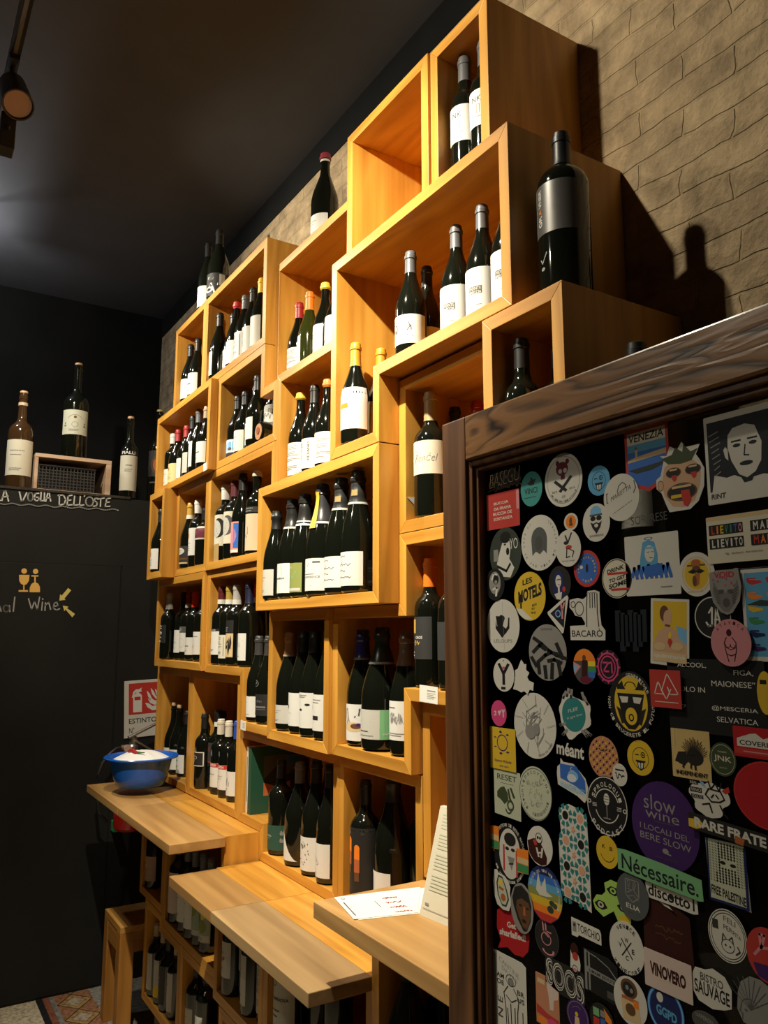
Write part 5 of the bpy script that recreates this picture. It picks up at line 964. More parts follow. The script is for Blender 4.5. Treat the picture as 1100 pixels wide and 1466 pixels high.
# ------------------------------------------------------------------ track and spotlights
TRK = plain('black_track_enamel', (.018, .018, .018), .4)
tr = thing('light_track', 'dark lighting track running along under the ceiling', 'light track', (-2.4, .209, H + 1.85))
obj('rail', MB().box(-1.8, 3.0, -.017, .017, 0, .022), TRK, tr)
obj('conductor_strip', MB().box(-1.8, 3.0, -.006, .006, -.0008, -.0002), plain('dull_conductor', (.22, .21, .19), .5, .6), tr)
for k in (-1.6, .6, 2.6): obj('hanger_rod', MB().tube([(k, 0, .0222), (k, 0, .18)], .004, 8), TRK, tr)
LENS_OFF = plain('dull_pink_lens', (.42, .26, .18), .18, coat=.5)
LENS_ON = emit('glowing_lens', (1.0, .90, .72), 14.0)
def track_head(label, pivot, tip, lit, rod):
    t = thing('track_spotlight', label, 'spotlight', pivot, 0, 'spotlights on the track')
    pv = Vector(pivot); ax = (Vector(tip) - pv); L_ = ax.length; M = ax.to_track_quat('-Z', 'Y').to_matrix().to_4x4()
    obj('head', MB().lathe([(.020, .0), (.034, -.010), (.040, -.03), (.046, -L_ + .012), (.047, -L_), (.043, -L_), (.041, -L_ + .010)], 28, cap1=False).xf(M), TRK, t, True)
    obj('lens', MB().lathe([(.0405, -L_ + .012), (.0405, -L_ + .009)], 28).xf(M), LENS_ON if lit else LENS_OFF, t)
    obj('stem', MB().tube([(0, 0, -.01), (0, 0, rod)], .008, 10), TRK, t, True)
    obj('adapter', MB().box(-.05, .05, -.016, .016, rod, rod + .018), TRK, t, bevel=.002)
    return t
track_head('black spotlight with a dull pinkish lens hanging from the track', (-2.630, .209, H + 1.780), (-2.500, .222, H + 1.622), False, .0520)
track_head('lit spotlight on the track above the large stepped box', (-1.445, .209, H + 1.800), (-1.467, .246, H + 1.664), True, .0320)
pb = tag(obj('power_box', MB().box(-.030, .030, -.022, .022, -.075, .045), plain('dark_olive_enamel', (.030, .028, .020), .5), bevel=.003), 'dark rectangular driver box below the dull spotlight', 'driver box')
pb.location = (-2.575, .203, H + 1.573)
obj('hanger', MB().tube([(-.03, 0, .0445), (-.05, .004, .15), (-.06, .006, .255)], .005, 8), TRK, pb); obj('screw', MB().lathe([(.006, 0), (.006, .012), (.004, .016)], 12).xf(Matrix.Translation((.030, 0, -.01)) @ Matrix.Rotation(R(90), 4, 'Y')), TRK, pb)

# ------------------------------------------------------------------ books
bo = thing('book', 'thin white book standing at the left of the two books', 'book', (-2.738, 1.135, H - .6190), 0, 'books in the low box')
obj('cover', MB().box(-.0125, .0115, 0, .175, 0, .226), plain('white_book_cloth', (.66, .63, .56), .55), bo, bevel=.001)
obj('spine_print', MB().box(-.003, .002, -.0006, -.0002, .04, .19), ink('lgrey'), bo)
bo = thing('book', 'large dark green book with a landscape picture on its cover', 'book', (-2.711, 1.132, H - .6190), 0, 'books in the low box')
obj('cover', MB().box(-.0130, .0130, 0, .215, 0, .228), plain('green_book_cloth', (.012, .070, .040), .5), bo, bevel=.001)
obj('page_block', MB().box(-.0105, .0105, .006, .2165, .004, .2283), plain('book_paper', (.6, .56, .46), .8), bo)
P = Print(); P.rect(-.9, .9, -.55, .8, 'grey'); P.poly([(-.9, .0), (-.3, .45), (.2, .1), (.9, .5), (.9, -.55), (-.9, -.55)], 'charcoal'); P.poly([(-.9, -.1), (-.2, -.3), (.3, -.1), (.3, -.55), (-.9, -.55)], 'rust'); P.rect(.1, .8, .45, .75, 'blue')
link('cover_picture', P.mesh('cover_picture', lambda u, v, n: (.0132 + .00004 * n, .125 + u * .085, .114 + v * .10)), None, bo)
P = Print(); P.rect(-.6, .6, -.2, .2, 'lgrey')
link('spine_print', P.mesh('spine_print', lambda u, v, n: (u * .006, -.0003, .018 + v * .006)), None, bo)

# ------------------------------------------------------------------ price cards and scraps
def card(label, loc, w_, h_, rz=0, ry=0, lines=4):
    c = tag(obj('price_card', MB().box(-w_ / 2, w_ / 2, -.0012, 0, -h_ / 2, h_ / 2), plain('white_card', (.74, .72, .66), .6)), label, 'card'); c.location = loc; c.rotation_euler = (0, R(ry), R(rz))
    P = Print(); P.rect(-.15, .75, .35, .5, 'lgrey')
    for k in range(lines): P.rect(-.15, .75 - .2 * (k % 2), .1 - .2 * k, .17 - .2 * k, 'lgrey')
    link('print', P.mesh('print', lambda u, v, n: (u * w_ / 2, -.00125 - .00003 * n, v * h_ / 2)), None, c); return c
card('small white card on the front edge of the low ledge by the door', (-1.551, B_ - .0002, H - .1368), .074, .0385, 0, 1.5)
card('tiny white card on the edge below the black-label bottles', (-2.708, 1.103 - .0002, H - .3150), .046, .0320, 0, 2)
kc = tag(obj('kraft_card', MB().box(-.026, .026, -.002, 0, 0, .070), plain('kraft_board', (.42, .28, .10), .7), bevel=.0006), 'small brown card standing in front of the portrait-label bottle', 'card'); kc.location = (-3.022, 1.098, H + .2881)
kc = tag(obj('white_card', MB().box(-.020, .020, -.0012, 0, -.016, .016), plain('white_card', (.74, .72, .66), .6)), 'small white card on the edge below the parchment-label bottle group', 'card'); kc.location = (-3.075, 1.0578, H + .6765)
sc_ = tag(obj('paper_scrap', MB().prism_z([(0, 0), (.001, 0), (.001, .04), (0, .04)], 0, .03), plain('white_card', (.74, .72, .66), .6)), 'torn white paper scrap stuck inside the box of the cream-label bottle', 'paper')
sc_.data.clear_geometry(); sc_.data.from_pydata([(0, 0, .030), (.0008, 0, .030), (0, .042, .033), (.0008, .042, .033), (0, .036, -.002), (.0008, .036, -.002), (0, .028, .004), (.0008, .028, .004), (0, .018, .016), (.0008, .018, .016)], [], [(1, 3, 5, 7, 9), (0, 8, 6, 4, 2), (0, 2, 3, 1), (2, 4, 5, 3), (4, 6, 7, 5), (6, 8, 9, 7), (8, 0, 1, 9)])
sc_.location = (-1.6452, 1.094, H + .313)

# ------------------------------------------------------------------ menu cards on the thick worktop
PAPER = plain('menu_paper', (.80, .79, .75), .6)
CREAM = plain('cream_menu_paper', (.62, .58, .45), .65)
tz = H - .5638
cor = [(-1.6094, .8752), (-1.5694, 1.0741), (-1.4361, .9772), (-1.4707, .8453)]
for k, (dx, dy, nm) in enumerate(((.006, .008, 'lower printed menu card lying under the top one'), (0, 0, 'upper white menu card lying flat with red handwriting'))):
    pts = [(p[0] + dx, p[1] + dy) for p in cor]
    cx, cy = sum(p[0] for p in pts) / 4, sum(p[1] for p in pts) / 4
    o = tag(obj('menu_card', MB().prism_z([(p[0] - cx, p[1] - cy) for p in reversed(pts)], 0, .0009), PAPER), nm, 'menu card', 'menu cards lying on the worktop'); o.location = (cx, cy, tz + .0011 * k)
    if k:
        A0, B0, C0 = Vector((*cor[3], 0)) - Vector((cx, cy, 0)), Vector((*cor[2], 0)) - Vector((cx, cy, 0)), Vector((*cor[0], 0)) - Vector((cx, cy, 0))
        P = Print()
        def mp(u, v, n):
            q = A0 + (B0 - A0) * ((u + 1) / 2) + (C0 - A0) * ((v + 1) / 2); return (q.x, q.y, .0010 + .00004 * n)
        for r_, v in enumerate((-.05, .25, .55, .8)): squiggle(P, .35 + .02 * r_, .38 + .5, -.8 + .42 * r_, .07, 'red', 26, .035, r_)
        for r_ in range(3): squiggle(P, -.80 + .05 * r_, -.78 + .05 * r_, 0, .01, 'grey', 3, .02, r_)
        P.rect(-.88, -.84, -.75, .45, 'grey'); P.ring(-.78, .78, .06, .08, .3, 'grey'); P.rect(.08, .11, -.3, .3, 'lgrey')
        link('print', P.mesh('print', mp), None, o)
mc = thing('menu_stand', 'cream printed menu cards leaning upright on the worktop by the door frame', 'menu card', (-1.427, .974, tz), R(6))
def sheet(nm, y0, y1, mat, zt_=.207):
    return obj(nm, MB().prism_xz([(0, 0), (.148, 0), (.148, .001), (0, .001)], 0, 1), mat, mc)
for k in range(3):
    m_ = MB(); yo = .003 * k
    m_.v = [(0, yo, 0), (.148, yo, 0), (.148, yo + .0608, .205), (0, yo + .0608, .205), (0, yo + .0018, 0), (.148, yo + .0018, 0), (.148, yo + .0626, .205), (0, yo + .0626, .205)]
    m_.f = [(0, 1, 2, 3), (7, 6, 5, 4), (0, 4, 5, 1), (1, 5, 6, 2), (2, 6, 7, 3), (3, 7, 4, 0)]
    fs = obj('leaf', m_, CREAM, mc)
P = Print(); rnd = random.Random(9)
for r_ in range(24):
    v = .86 - r_ * .062
    if r_ % 6 == 5: continue
    P.rect(-.80, .2 + rnd.uniform(0, .55), v - .012, v + .012, 'aged')
P.rect(-.9, .8, -.86, -.85, 'lgrey'); P.rect(-.85, -.7, -.79, -.75, 'lgrey')
link('print', P.mesh('print', lambda u, v, n: (.074 + u * .074, (v + 1) / 2 * .0608 - .0004 - .00004 * n, (v + 1) / 2 * .205)), None, mc)
m_ = MB(); m_.v = [(0, .118, 0), (.148, .118, 0), (.148, .070, .205), (0, .070, .205), (0, .120, 0), (.148, .120, 0), (.148, .072, .205), (0, .072, .205)]; m_.f = [(3, 2, 1, 0), (4, 5, 6, 7), (1, 5, 4, 0), (2, 6, 5, 1), (3, 7, 6, 2), (0, 4, 7, 3)]
obj('back_leaf', m_, CREAM, mc)
STK = {'tag': (-0.9214, 0.2382, 0.0423, 0.0196), 'redcard': (-0.9279, 0.1901, 0.0384, 0.0281), 'tealbird': (-0.862, 0.2126, 0.0231, 0.026), 'bearskull': (-0.7974, 0.2154, 0.0366, 0.0382), 'bluewink': (-0.7317, 0.2035, 0.0195, 0.0202), 'marietta': (-0.6938, 0.1752, 0.0292, 0.0308), 'orangedot': (-0.7853, 0.1545, 0.0132, 0.0121), 'beanie': (-0.7393, 0.148, 0.0239, 0.0257), 'shouter': (-0.9237, 0.1219, 0.0362, 0.0404), 'wildhead': (-0.8471, 0.1315, 0.039, 0.0403), 'deer': (-0.7901, 0.1181, 0.0238, 0.0255), 'skelet': (-0.9485, 0.0766, 0.0224, 0.0246), 'motels': (-0.8705, 0.0557, 0.0333, 0.0353), 'bluehair': (-0.8112, 0.0712, 0.0217, 0.0242), 'quarter': (-0.7593, 0.088, 0.0239, 0.0247), 'drink': (-0.7084, 0.0718, 0.0248, 0.0254), 'wolf': (-0.9333, 0.0137, 0.0378, 0.0397), 'brush': (-0.8398, -0.0241, 0.0378, 0.0391), 'tri': (-0.8146, 0.0278, 0.021, 0.0259), 'hand': (-0.7617, 0.0258, 0.0312, 0.0327), 'rainbow': (-0.7699, -0.0412, 0.0207, 0.0233), 'gear': (-0.7287, -0.0407, 0.0211, 0.0221), 'ymark': (-0.9329, -0.0588, 0.0239, 0.0246), 'blob': (-0.8913, -0.06, 0.0233, 0.0249), 'mask': (-0.6935, -0.0836, 0.0351, 0.039), 'venezia': (-0.6508, 0.2176, 0.0337, 0.0415), 'spiky': (-0.6032, 0.1872, 0.0343, 0.0412), 'rint': (-0.5201, 0.1982, 0.047, 0.0515), 'lievito': (-0.5215, 0.1062, 0.0497, 0.0266), 'halo': (-0.6522, 0.0856, 0.0409, 0.0376), 'cowboy': (-0.5887, 0.0695, 0.0243, 0.0257), 'void': (-0.5512, 0.0476, 0.0196, 0.0255), 'planes': (-0.5069, 0.0214, 0.0262, 0.0492), 'quint': (-0.6312, 0.0034, 0.0275, 0.0394), 'ja': (-0.5711, 0.0195, 0.0243, 0.0242), 'atavica': (-0.5487, -0.0084, 0.0248, 0.0258), 'redtri': (-0.6393, -0.063, 0.0221, 0.0219), 'alcool': (-0.5753, -0.0683, 0.0622, 0.0412), 'yedge': (-0.5128, -0.0603, 0.0095, 0.0224), 'fingers': (-0.7916, -0.106, 0.036, 0.0342), 'pinkdot': (-0.946, -0.1158, 0.0177, 0.0189), 'sun': (-0.9402, -0.1667, 0.0294, 0.0302), 'maplike': (-0.8701, -0.1268, 0.0433, 0.0453), 'meant': (-0.8024, -0.1526, 0.0253, 0.0086), 'copper': (-0.7435, -0.1543, 0.0248, 0.026), 'reset': (-0.9331, -0.2301, 0.0296, 0.0335), 'govern': (-0.8714, -0.2192, 0.0335, 0.0364), 'moon': (-0.7993, -0.1908, 0.0283, 0.0261), 'smallwhite': (-0.7155, -0.1719, 0.0118, 0.0135), 'podcast': (-0.7403, -0.2133, 0.0338, 0.0362), 'ywink': (-0.6838, -0.1477, 0.0203, 0.0207), 'porc': (-0.6106, -0.1346, 0.0259, 0.0272), 'jnk': (-0.569, -0.1348, 0.0166, 0.0179), 'cover': (-0.5256, -0.1129, 0.0281, 0.0158), 'redround': (-0.518, -0.1652, 0.0399, 0.0344), 'purple': (-0.6534, -0.2214, 0.048, 0.0504), 'vinodie': (-0.5886, -0.1798, 0.0296, 0.0225), 'rare': (-0.5688, -0.2096, 0.048, 0.0124), 'monk': (-0.931, -0.3119, 0.0354, 0.041), 'skull': (-0.8649, -0.2876, 0.0252, 0.0259), 'tiles': (-0.8017, -0.2869, 0.028, 0.0642), 'kb': (-0.7428, -0.2693, 0.018, 0.0194), 'necess': (-0.6641, -0.2764, 0.0606, 0.0141), 'dove': (-0.8584, -0.3484, 0.0344, 0.0362), 'avo': (-0.9478, -0.3659, 0.0211, 0.0261), 'shar': (-0.9283, -0.4178, 0.0362, 0.031), 'boy': (-0.9042, -0.3788, 0.0235, 0.0331), 'eyes': (-0.7398, -0.3261, 0.0309, 0.0248), 'elia': (-0.7048, -0.3113, 0.0248, 0.027), 'disco': (-0.6489, -0.2975, 0.0363, 0.0115), 'keff': (-0.5723, -0.2535, 0.0257, 0.0333), 'venice': (-0.7182, -0.3736, 0.0268, 0.0297), 'maroonr': (-0.6563, -0.3379, 0.0346, 0.0325), 'vinov': (-0.6583, -0.3841, 0.033, 0.0205), 'feli': (-0.5779, -0.3186, 0.0236, 0.0268), 'purr': (-0.5326, -0.3238, 0.0227, 0.0266), 'bistro': (-0.601, -0.3785, 0.0248, 0.0208), 'feather': (-0.5505, -0.3751, 0.0209, 0.0246), 'ggpd': (-0.6644, -0.424, 0.0257, 0.0264), 'astro': (-0.7153, -0.4319, 0.0254, 0.0268), 'goat': (-0.8578, -0.4044, 0.0232, 0.0241), 'torch': (-0.7841, -0.3748, 0.0256, 0.011), 'torchfig': (-0.8066, -0.4187, 0.0101, 0.0256), 'soos': (-0.8265, -0.4469, 0.0361, 0.0198), 'fblack': (-0.762, -0.4204, 0.028, 0.0255), 'saint': (-0.9361, -0.5057, 0.0355, 0.0536), 'orangec': (-0.8601, -0.4853, 0.0223, 0.0316), 'darkc': (-0.8039, -0.4817, 0.0198, 0.0193), 'multi': (-0.7622, -0.4702, 0.0197, 0.0187), 'textc': (-0.6113, -0.4167, 0.018, 0.0108), 'sorp': (-0.653, 0.1428, 0.0276, 0.0052), 'smear': (-0.6886, 0.0061, 0.0243, 0.0302)}

# ------------------------------------------------------------------ stickers on the door pane
INK.update({'dwhite': (.62, .60, .54), 'dgreen': (.035, .045, .035), 'mustard': (.66, .44, .03), 'cardred': (.46, .045, .035), 'tealc': (.045, .27, .25), 'lblue': (.10, .34, .58), 'dgrey': (.075, .075, .07), 'mgrey': (.26, .25, .235),
            'sageg': (.50, .53, .40), 'tancard': (.58, .42, .17), 'olivec': (.050, .070, .030), 'crimson': (.42, .015, .02), 'violet': (.050, .016, .115), 'neon': (.36, .58, .12), 'slate': (.085, .095, .098), 'ink': (.010, .014, .020), 'blush': (.60, .24, .27), 'dkmar': (.040, .008, .006), 'coppr': (.50, .22, .12), 'flesh': (.58, .36, .22)})
def circ(n=40): return [(math.cos(2 * PI * i / n), math.sin(2 * PI * i / n)) for i in range(n)]
def rrect(r=.12, asp=1.0, n=5):
    o = []
    for cx, cy, a0 in ((1, 1, 0), (-1, 1, 90), (-1, -1, 180), (1, -1, 270)):
        for i in range(n + 1):
            a = R(a0 + 90 * i / n); rx, ry = r, r * asp; o.append((cx * (1 - rx) + rx * math.cos(a), cy * (1 - ry) + ry * math.sin(a)))
    return o
def blob(seed, k=30, amp=.12, fx=1.0):
    rnd = random.Random(seed); ph = [rnd.uniform(0, 6.28) for _ in range(4)]
    o = []
    for i in range(k):
        a = 2 * PI * i / k; q = 1 - amp + amp * (.5 * math.sin(3 * a + ph[0]) + .3 * math.sin(5 * a + ph[1]) + .2 * math.sin(8 * a + ph[2]))
        o.append((q * math.cos(a) * fx, q * math.sin(a)))
    return o
SKT = .00025
def stk(key, shape, base, label, draw=None, lv=0, rot=0, cat='sticker', name='sticker', grp='stickers on the glazed door'):
    x, z, hw, hh = STK[key]
    yb = GY - .0001 - .00075 * lv
    pts = shape if isinstance(shape, list) else {'c': circ(), 'r': rrect(.04, hw / hh), 's': rrect(.14, hw / hh)}[shape]
    o = tag(obj(name, MB().prism_xz([(p[0] * hw, p[1] * hh) for p in pts], -SKT, 0), ink(base)), label, cat, grp)
    o.location = (x, yb, H + z); o.rotation_euler = (0, R(rot), 0)
    if draw:
        P = Print(); draw(P)
        link('print', P.mesh('print', lambda u, v, n: (u * hw, -SKT - .00001 - .000012 * n, v * hh)), None, o)
    return o
def letter_stk(key, text, c, label, bold=.01, shear=0, slope=0, lv=0):
    """cut-out lettering with nothing behind it"""
    x, z, hw, hh = STK[key]
    P = Print(); P.text(text, 0, 0, 2, 2, c, bold=bold, shear=shear, slope=slope)
    o = link('lettering', P.mesh('lettering', lambda u, v, n: (u * hw, -.0002, v * hh))); tag(o, label, 'sticker', 'stickers on the glazed door'); o.location = (x, GY - .0002 - .00075 * lv, H + z); return o
def word(P, rows_, c, bold=.012):
    for t, u, v, w_, h_ in rows_: P.text(t, u, v, w_, h_, c, bold=bold)
def smiley(P, c='black'):
    P.ring(0, -.02, .62, .62, .06, c); P.line([(-.38, .16), (-.14, .16)], .07, c); P.ring(.2, .18, .17, .17, .3, c); P.ell(.2, .18, .06, .06, c)
    P.rect(-.36, .36, -.24, -.14, c); P.poly([(-.26, -.24), (.26, -.24), (.20, -.60), (0, -.72), (-.20, -.60)], c); P.poly([(-.19, -.28), (-.03, -.28), (-.03, -.62), (-.15, -.56)], 'dwhite'); P.poly([(.03, -.28), (.19, -.28), (.15, -.56), (.03, -.62)], 'dwhite')

def d(P): P.text('BASEGU', 0, .1, 1.7, 1.1, 'tan', bold=.0, shear=.2, slope=.12); P.text('BASEGU', .01, .1, 1.66, 1.0, 'dark', bold=-.012, shear=.2, slope=.12); squiggle(P, -.9, .9, -.7, .2, 'brown', 24, .06, 3)
stk('tag', blob(11, 36, .16), 'dark', 'black graffiti tag sticker with tan looping letters in the top left corner of the pane', d, 1)
def d(P): word(P, [('BUCCIA', -.1, .42, .9, .15), ('DA FRAMA', -.02, .12, 1.05, .17), ('BUCCIA DE', -.02, -.16, 1.15, .17), ('SOSTANZA', 0, -.45, 1.15, .17)], 'dwhite', .02); P.rect(.82, .98, -.1, .96, 'blush')
stk('redcard', 'r', 'cardred', 'square red card with slanting white words at the top left of the pane', d, 0)
def d(P): P.poly([(-.4, .35), (-.1, .45), (.0, .7), (.2, .5), (.45, .55), (.25, .2), (-.1, .2)], 'dark'); P.text('VINCI', -.05, -.1, 1.2, .34, 'dark', bold=.02); P.rect(-.7, .4, -.5, -.46, 'dgreen')
stk('tealbird', 'c', 'tealc', 'teal round sticker with a dark bird next to the red square card', d, 1)
def d(P):
    P.ring(0, 0, .88, .88, .03, 'lgrey'); P.ell(-.04, .42, .32, .26, 'maroon'); P.ell(-.27, .66, .10, .10, 'maroon'); P.ell(.25, .66, .10, .10, 'maroon'); P.ell(-.14, .34, .10, .09, 'dwhite'); P.ell(.12, .34, .10, .09, 'dwhite'); P.rect(-.12, .10, .02, .22, 'maroon')
    P.line([(-.42, -.02), (.12, -.40)], .11, 'black', .7); P.line([(.40, .06), (-.16, -.40)], .11, 'black', .7); P.text('EST.', -.45, -.40, .3, .07, 'grey'); P.text('2015', .45, -.36, .3, .07, 'grey'); P.text('XX', 0, -.62, .2, .1, 'grey'); P.ringtext('ABC WINE BAR VINI NATURALI', .80, .80, 270, 110, .09, 'grey', True)
stk('bearskull', 'c', 'dwhite', 'white round sticker with a maroon bear skull over crossed bottles', d, 0)
stk('bluewink', 'c', 'lblue', 'light blue round sticker with a winking tongue-out face outline', lambda P: smiley(P), 0)
def d(P): P.line([(-.75, .25), (-.82, .25), (-.82, -.15), (-.75, -.15)], .04, 'grey', .8); P.text('MARIETTA', -.02, .18, 1.15, .20, 'dark', shear=.2, slope=.35); P.line([(-.2, .25), (-.1, .5), (.1, .62), (.3, .5), (.25, .35)], .035, 'grey', .8); P.line([(.75, .6), (.82, .3), (.7, .1)], .04, 'grey', .8); P.text('vino naturale da bere', .05, -.42, 1.1, .06, 'grey', slope=.4)
stk('marietta', 'c', 'dwhite', 'white round sticker with slanting sketched word and brackets below the pennant', d, 2)
def d(P): P.ell(0, 0, .74, .76, 'orange'); P.ell(-.02, .1, .22, .3, 'brown'); P.ell(0, -.3, .28, .18, 'brown'); P.ell(.02, .38, .14, .13, 'brown')
stk('orangedot', 'c', 'dwhite', 'tiny orange round sticker with a brown figure and white rim', d, 0)
def d(P): P.poly([(-.42, .42), (-.38, .70), (-.1, .88), (.15, .86), (.40, .66), (.42, .40)], 'sky'); P.rect(-.46, .46, .34, .44, 'slate'); P.ell(-.22, .22, .20, .13, 'black'); P.ell(.22, .22, .20, .13, 'black'); P.poly([(-.42, .05), (-.30, -.25), (0, -.60), (.30, -.25), (.42, .05), (.2, -.05), (0, .02), (-.2, -.05)], 'black'); P.ell(0, -.16, .14, .10, 'dwhite'); P.text('BARBIERE', 0, -.68, 1.0, .11, 'grey')
stk('beanie', 'c', 'dwhite', 'white round sticker with a bearded man in sunglasses and a grey-blue beanie', d, 0)
def d(P): P.poly([(-.55, -.35), (-.35, .1), (-.1, .55), (.25, .6), (.35, .2), (.25, -.2), (.55, -.55), (.3, -.9), (-.2, -.85), (-.4, -.65)], 'dwhite'); P.ell(.02, .62, .34, .22, 'black'); P.ell(.16, .08, .10, .14, 'black'); P.rect(-.08, .06, .32, .38, 'black'); P.line([(-.5, -.45), (.05, -.65), (.3, -.4)], .1, 'black'); P.rect(-.75, -.45, -.25, .2, 'mgrey'); P.text('YO', .55, .35, .5, .4, 'dwhite')
stk('shouter', 'c', 'dgreen', 'dark round sticker with a shouting black-and-white singer at the left of the pane', d, 1)
def d(P): P.ringtext('TO ROOT WE ARE WILD IN NATURAL', .86, .86, 270, 300, .10, 'grey', True); P.ell(-.02, .10, .42, .46, 'slate'); P.poly([(-.44, .1), (-.40, -.45), (-.2, -.30), (0, -.42), (.2, -.28), (.36, -.42), (.40, .1)], 'slate'); P.ell(-.05, -.02, .2, .26, 'dgrey')
stk('wildhead', 'c', 'dwhite', 'white round sticker with a dark head of hair inside a ring of words', d, 2)
def d(P): P.line([(-.2, .7), (.0, .3), (.3, .8)], .08, 'dark', .7); P.ell(-.15, .30, .2, .10, 'dark'); P.ell(.05, .05, .25, .12, 'red'); P.line([(-.1, .0), (-.15, -.5), (.1, -.45)], .06, 'dark', .7); P.line([(.0, .0), (.45, -.2), (.3, -.5)], .05, 'dark', .7); P.text('lanuit rouge', 0, -.68, 1.0, .10, 'grey')
stk('deer', 'c', 'dwhite', 'white round sticker with a horned sketch figure holding something red', d, 3)
def d(P): P.ell(0, .1, .6, .7, 'mgrey'); P.ell(.1, .3, .3, .3, 'black'); P.line([(-.3, .3), (-.1, .7), (.2, .6)], .1, 'dwhite', .6); P.line([(-.2, -.3), (.2, -.2), (.1, -.7)], .12, 'dwhite', .6); P.ell(.1, .15, .15, .12, 'mgrey')
stk('skelet', 'c', 'black', 'small dark oval sticker with a grey etched figure by the left stile', d, 2)
def d(P):
    P.text('LES', -.12, .62, .62, .24, 'black', bold=.03, slope=.18); P.text('MOTELS', .02, .12, 1.5, .52, 'black', bold=.045, slope=.22); P.rect(-.62, -.52, -.5, .0, 'black'); P.text('BAR', .3, -.36, .3, .10, 'black', bold=.02, slope=.2); P.text('ET', .22, -.52, .2, .09, 'black', bold=.02); P.text('VINS', .2, -.68, .34, .09, 'black', bold=.02)
    P.poly([(-.88, -.48), (-.5, -.52), (.15, -.95), (-.3, -.94), (-.7, -.72)], 'dwhite')
stk('motels', 'c', 'mustard', 'yellow round sticker with big black brush letters and one peeled corner', d, 3)
def d(P): P.ell(-.08, .2, .44, .50, 'navy'); P.poly([(-.5, .1), (-.55, -.5), (.1, -.9), (.6, -.5), (.36, .1)], 'navy'); P.ell(-.10, .12, .26, .36, 'dwhite'); P.rect(-.16, .0, -.6, -.15, 'dwhite'); P.poly([(-.5, -.6), (.2, -.5), (.1, -.95), (-.3, -.9)], 'dwhite'); P.line([(-.22, .2), (-.06, .22)], .05, 'navy', .6); P.line([(.0, .22), (.1, .2)], .05, 'navy', .6); P.ell(-.06, -.08, .08, .03, 'crimson'); P.ell(.38, -.35, .14, .15, 'red')
stk('bluehair', 'c', 'dark', 'dark round sticker with a pale woman with blue hair and red earring', d, 0)
def d(P): P.ell(0, 0, .80, .82, 'blue'); P.ringtext('THE QUARTIERI', .62, .62, 90, 230, .18, 'mustard', False, .02); P.ringtext('VINI', .68, .68, 270, 70, .18, 'mustard', True, .02); P.ell(.02, .02, .10, .24, 'dark'); P.ell(-.4, .1, .12, .1, 'dwhite')
stk('quarter', 'c', 'cardred', 'blue and red round sticker with yellow letters round its edge', d, 0)
def d(P): P.ring(0, 0, .97, .97, .05, 'dark'); P.text('DRINK', -.05, .46, 1.15, .22, 'black', bold=.035, slope=.2); P.rect(-.6, .72, .19, .31, 'red'); P.text('TO GET', .02, -.02, 1.1, .20, 'black', bold=.035, slope=.2); P.text('SOME', .06, -.30, 1.2, .24, 'black', bold=.035, slope=.2); P.rect(-.4, .80, -.62, -.50, 'red')
stk('drink', 'c', 'cream', 'cream round sticker with bold black words and red strips between them', d, 0)
def d(P): P.poly([(-.42, .38), (-.2, .36), (-.1, .42), (.10, .36), (.14, .28), (.0, .0), (.3, -.18), (.20, -.28), (-.05, -.42), (-.3, -.15)], 'black'); P.poly([(-.42, .2), (-.44, -.1), (-.05, -.46), (.40, -.1), (.42, .3), (.34, .3), (.3, .0), (-.05, -.34), (-.36, .0)], 'black'); P.text('LELOUPS', .0, -.57, 1.1, .12, 'grey'); P.line([(.0, .9), (.08, -.9)], .015, 'lgrey')
stk('wolf', 'c', 'dwhite', 'white round sticker with a black wolf head shield and thin letters', d, 1)
def d(P):
    P.text('DOMAINE', 0, .82, .6, .08, 'dark')
    for pts in ([(-.7, .5), (-.3, .3), (.1, .05), (.5, -.1), (.95, -.2)], [(-.75, .0), (-.4, .25), (-.1, .1)], [(-.5, -.35), (-.1, -.1), (.2, .0), (.5, -.05)], [(-.5, -.35), (-.45, -.75)], [(-.15, -.5), (-.1, -.9)], [(.25, -.4), (.2, -.9)], [(.55, -.3), (.65, -.75)], [(.8, -.2), (.5, .3)], [(-.85, -.2), (-.6, -.5)], [(.05, -.3), (.35, -.25), (.7, -.35)]): P.line(pts, .13, 'black', .7)
stk('brush', 'c', 'mgrey', 'grey round sticker with rough black brush strokes', d, 0)
def d(P): P.poly([(-.72, .08), (.74, .78), (.5, -.72)], 'ink'); P.poly([(-.5, .05), (.1, .34), (.0, -.1)], 'violet'); P.ring(.0, .05, .25, .2, .3, 'sky'); P.line([(.3, .55), (.4, .2), (.6, .6)], .09, 'pink', .6); P.line([(.4, .2), (.38, -.2)], .09, 'pink', .6)
stk('tri', [(-1, .14), (-.92, .0), (.32, -1), (.45, -.95), (1, .88), (.9, 1), (.78, .98)], 'dwhite', 'triangular sticker with white border and purple pattern', d, 2)
def d(P):
    P.rect(-.95, .90, -.92, -.50, 'dwhite'); P.text('BACAR\u00d2', -.03, -.70, 1.76, .34, 'black', bold=.012)
    P.ring(-.42, .28, .26, .30, .14, 'black'); P.ring(-.78, .46, .14, .14, .25, 'black'); P.line([(-.02, -.46), (.0, .28), (.06, .85)], .035, 'black', .7); P.line([(.66, -.46), (.60, .1), (.62, .86)], .035, 'black', .7)
    for k in range(3): P.line([(.20 + .14 * k, .30), (.22 + .13 * k, .88)], .03, 'black', .7)
    for k in range(4): P.ring(.14 + .135 * k, .88, .06, .045, .35, 'black', 0, 180, 10)
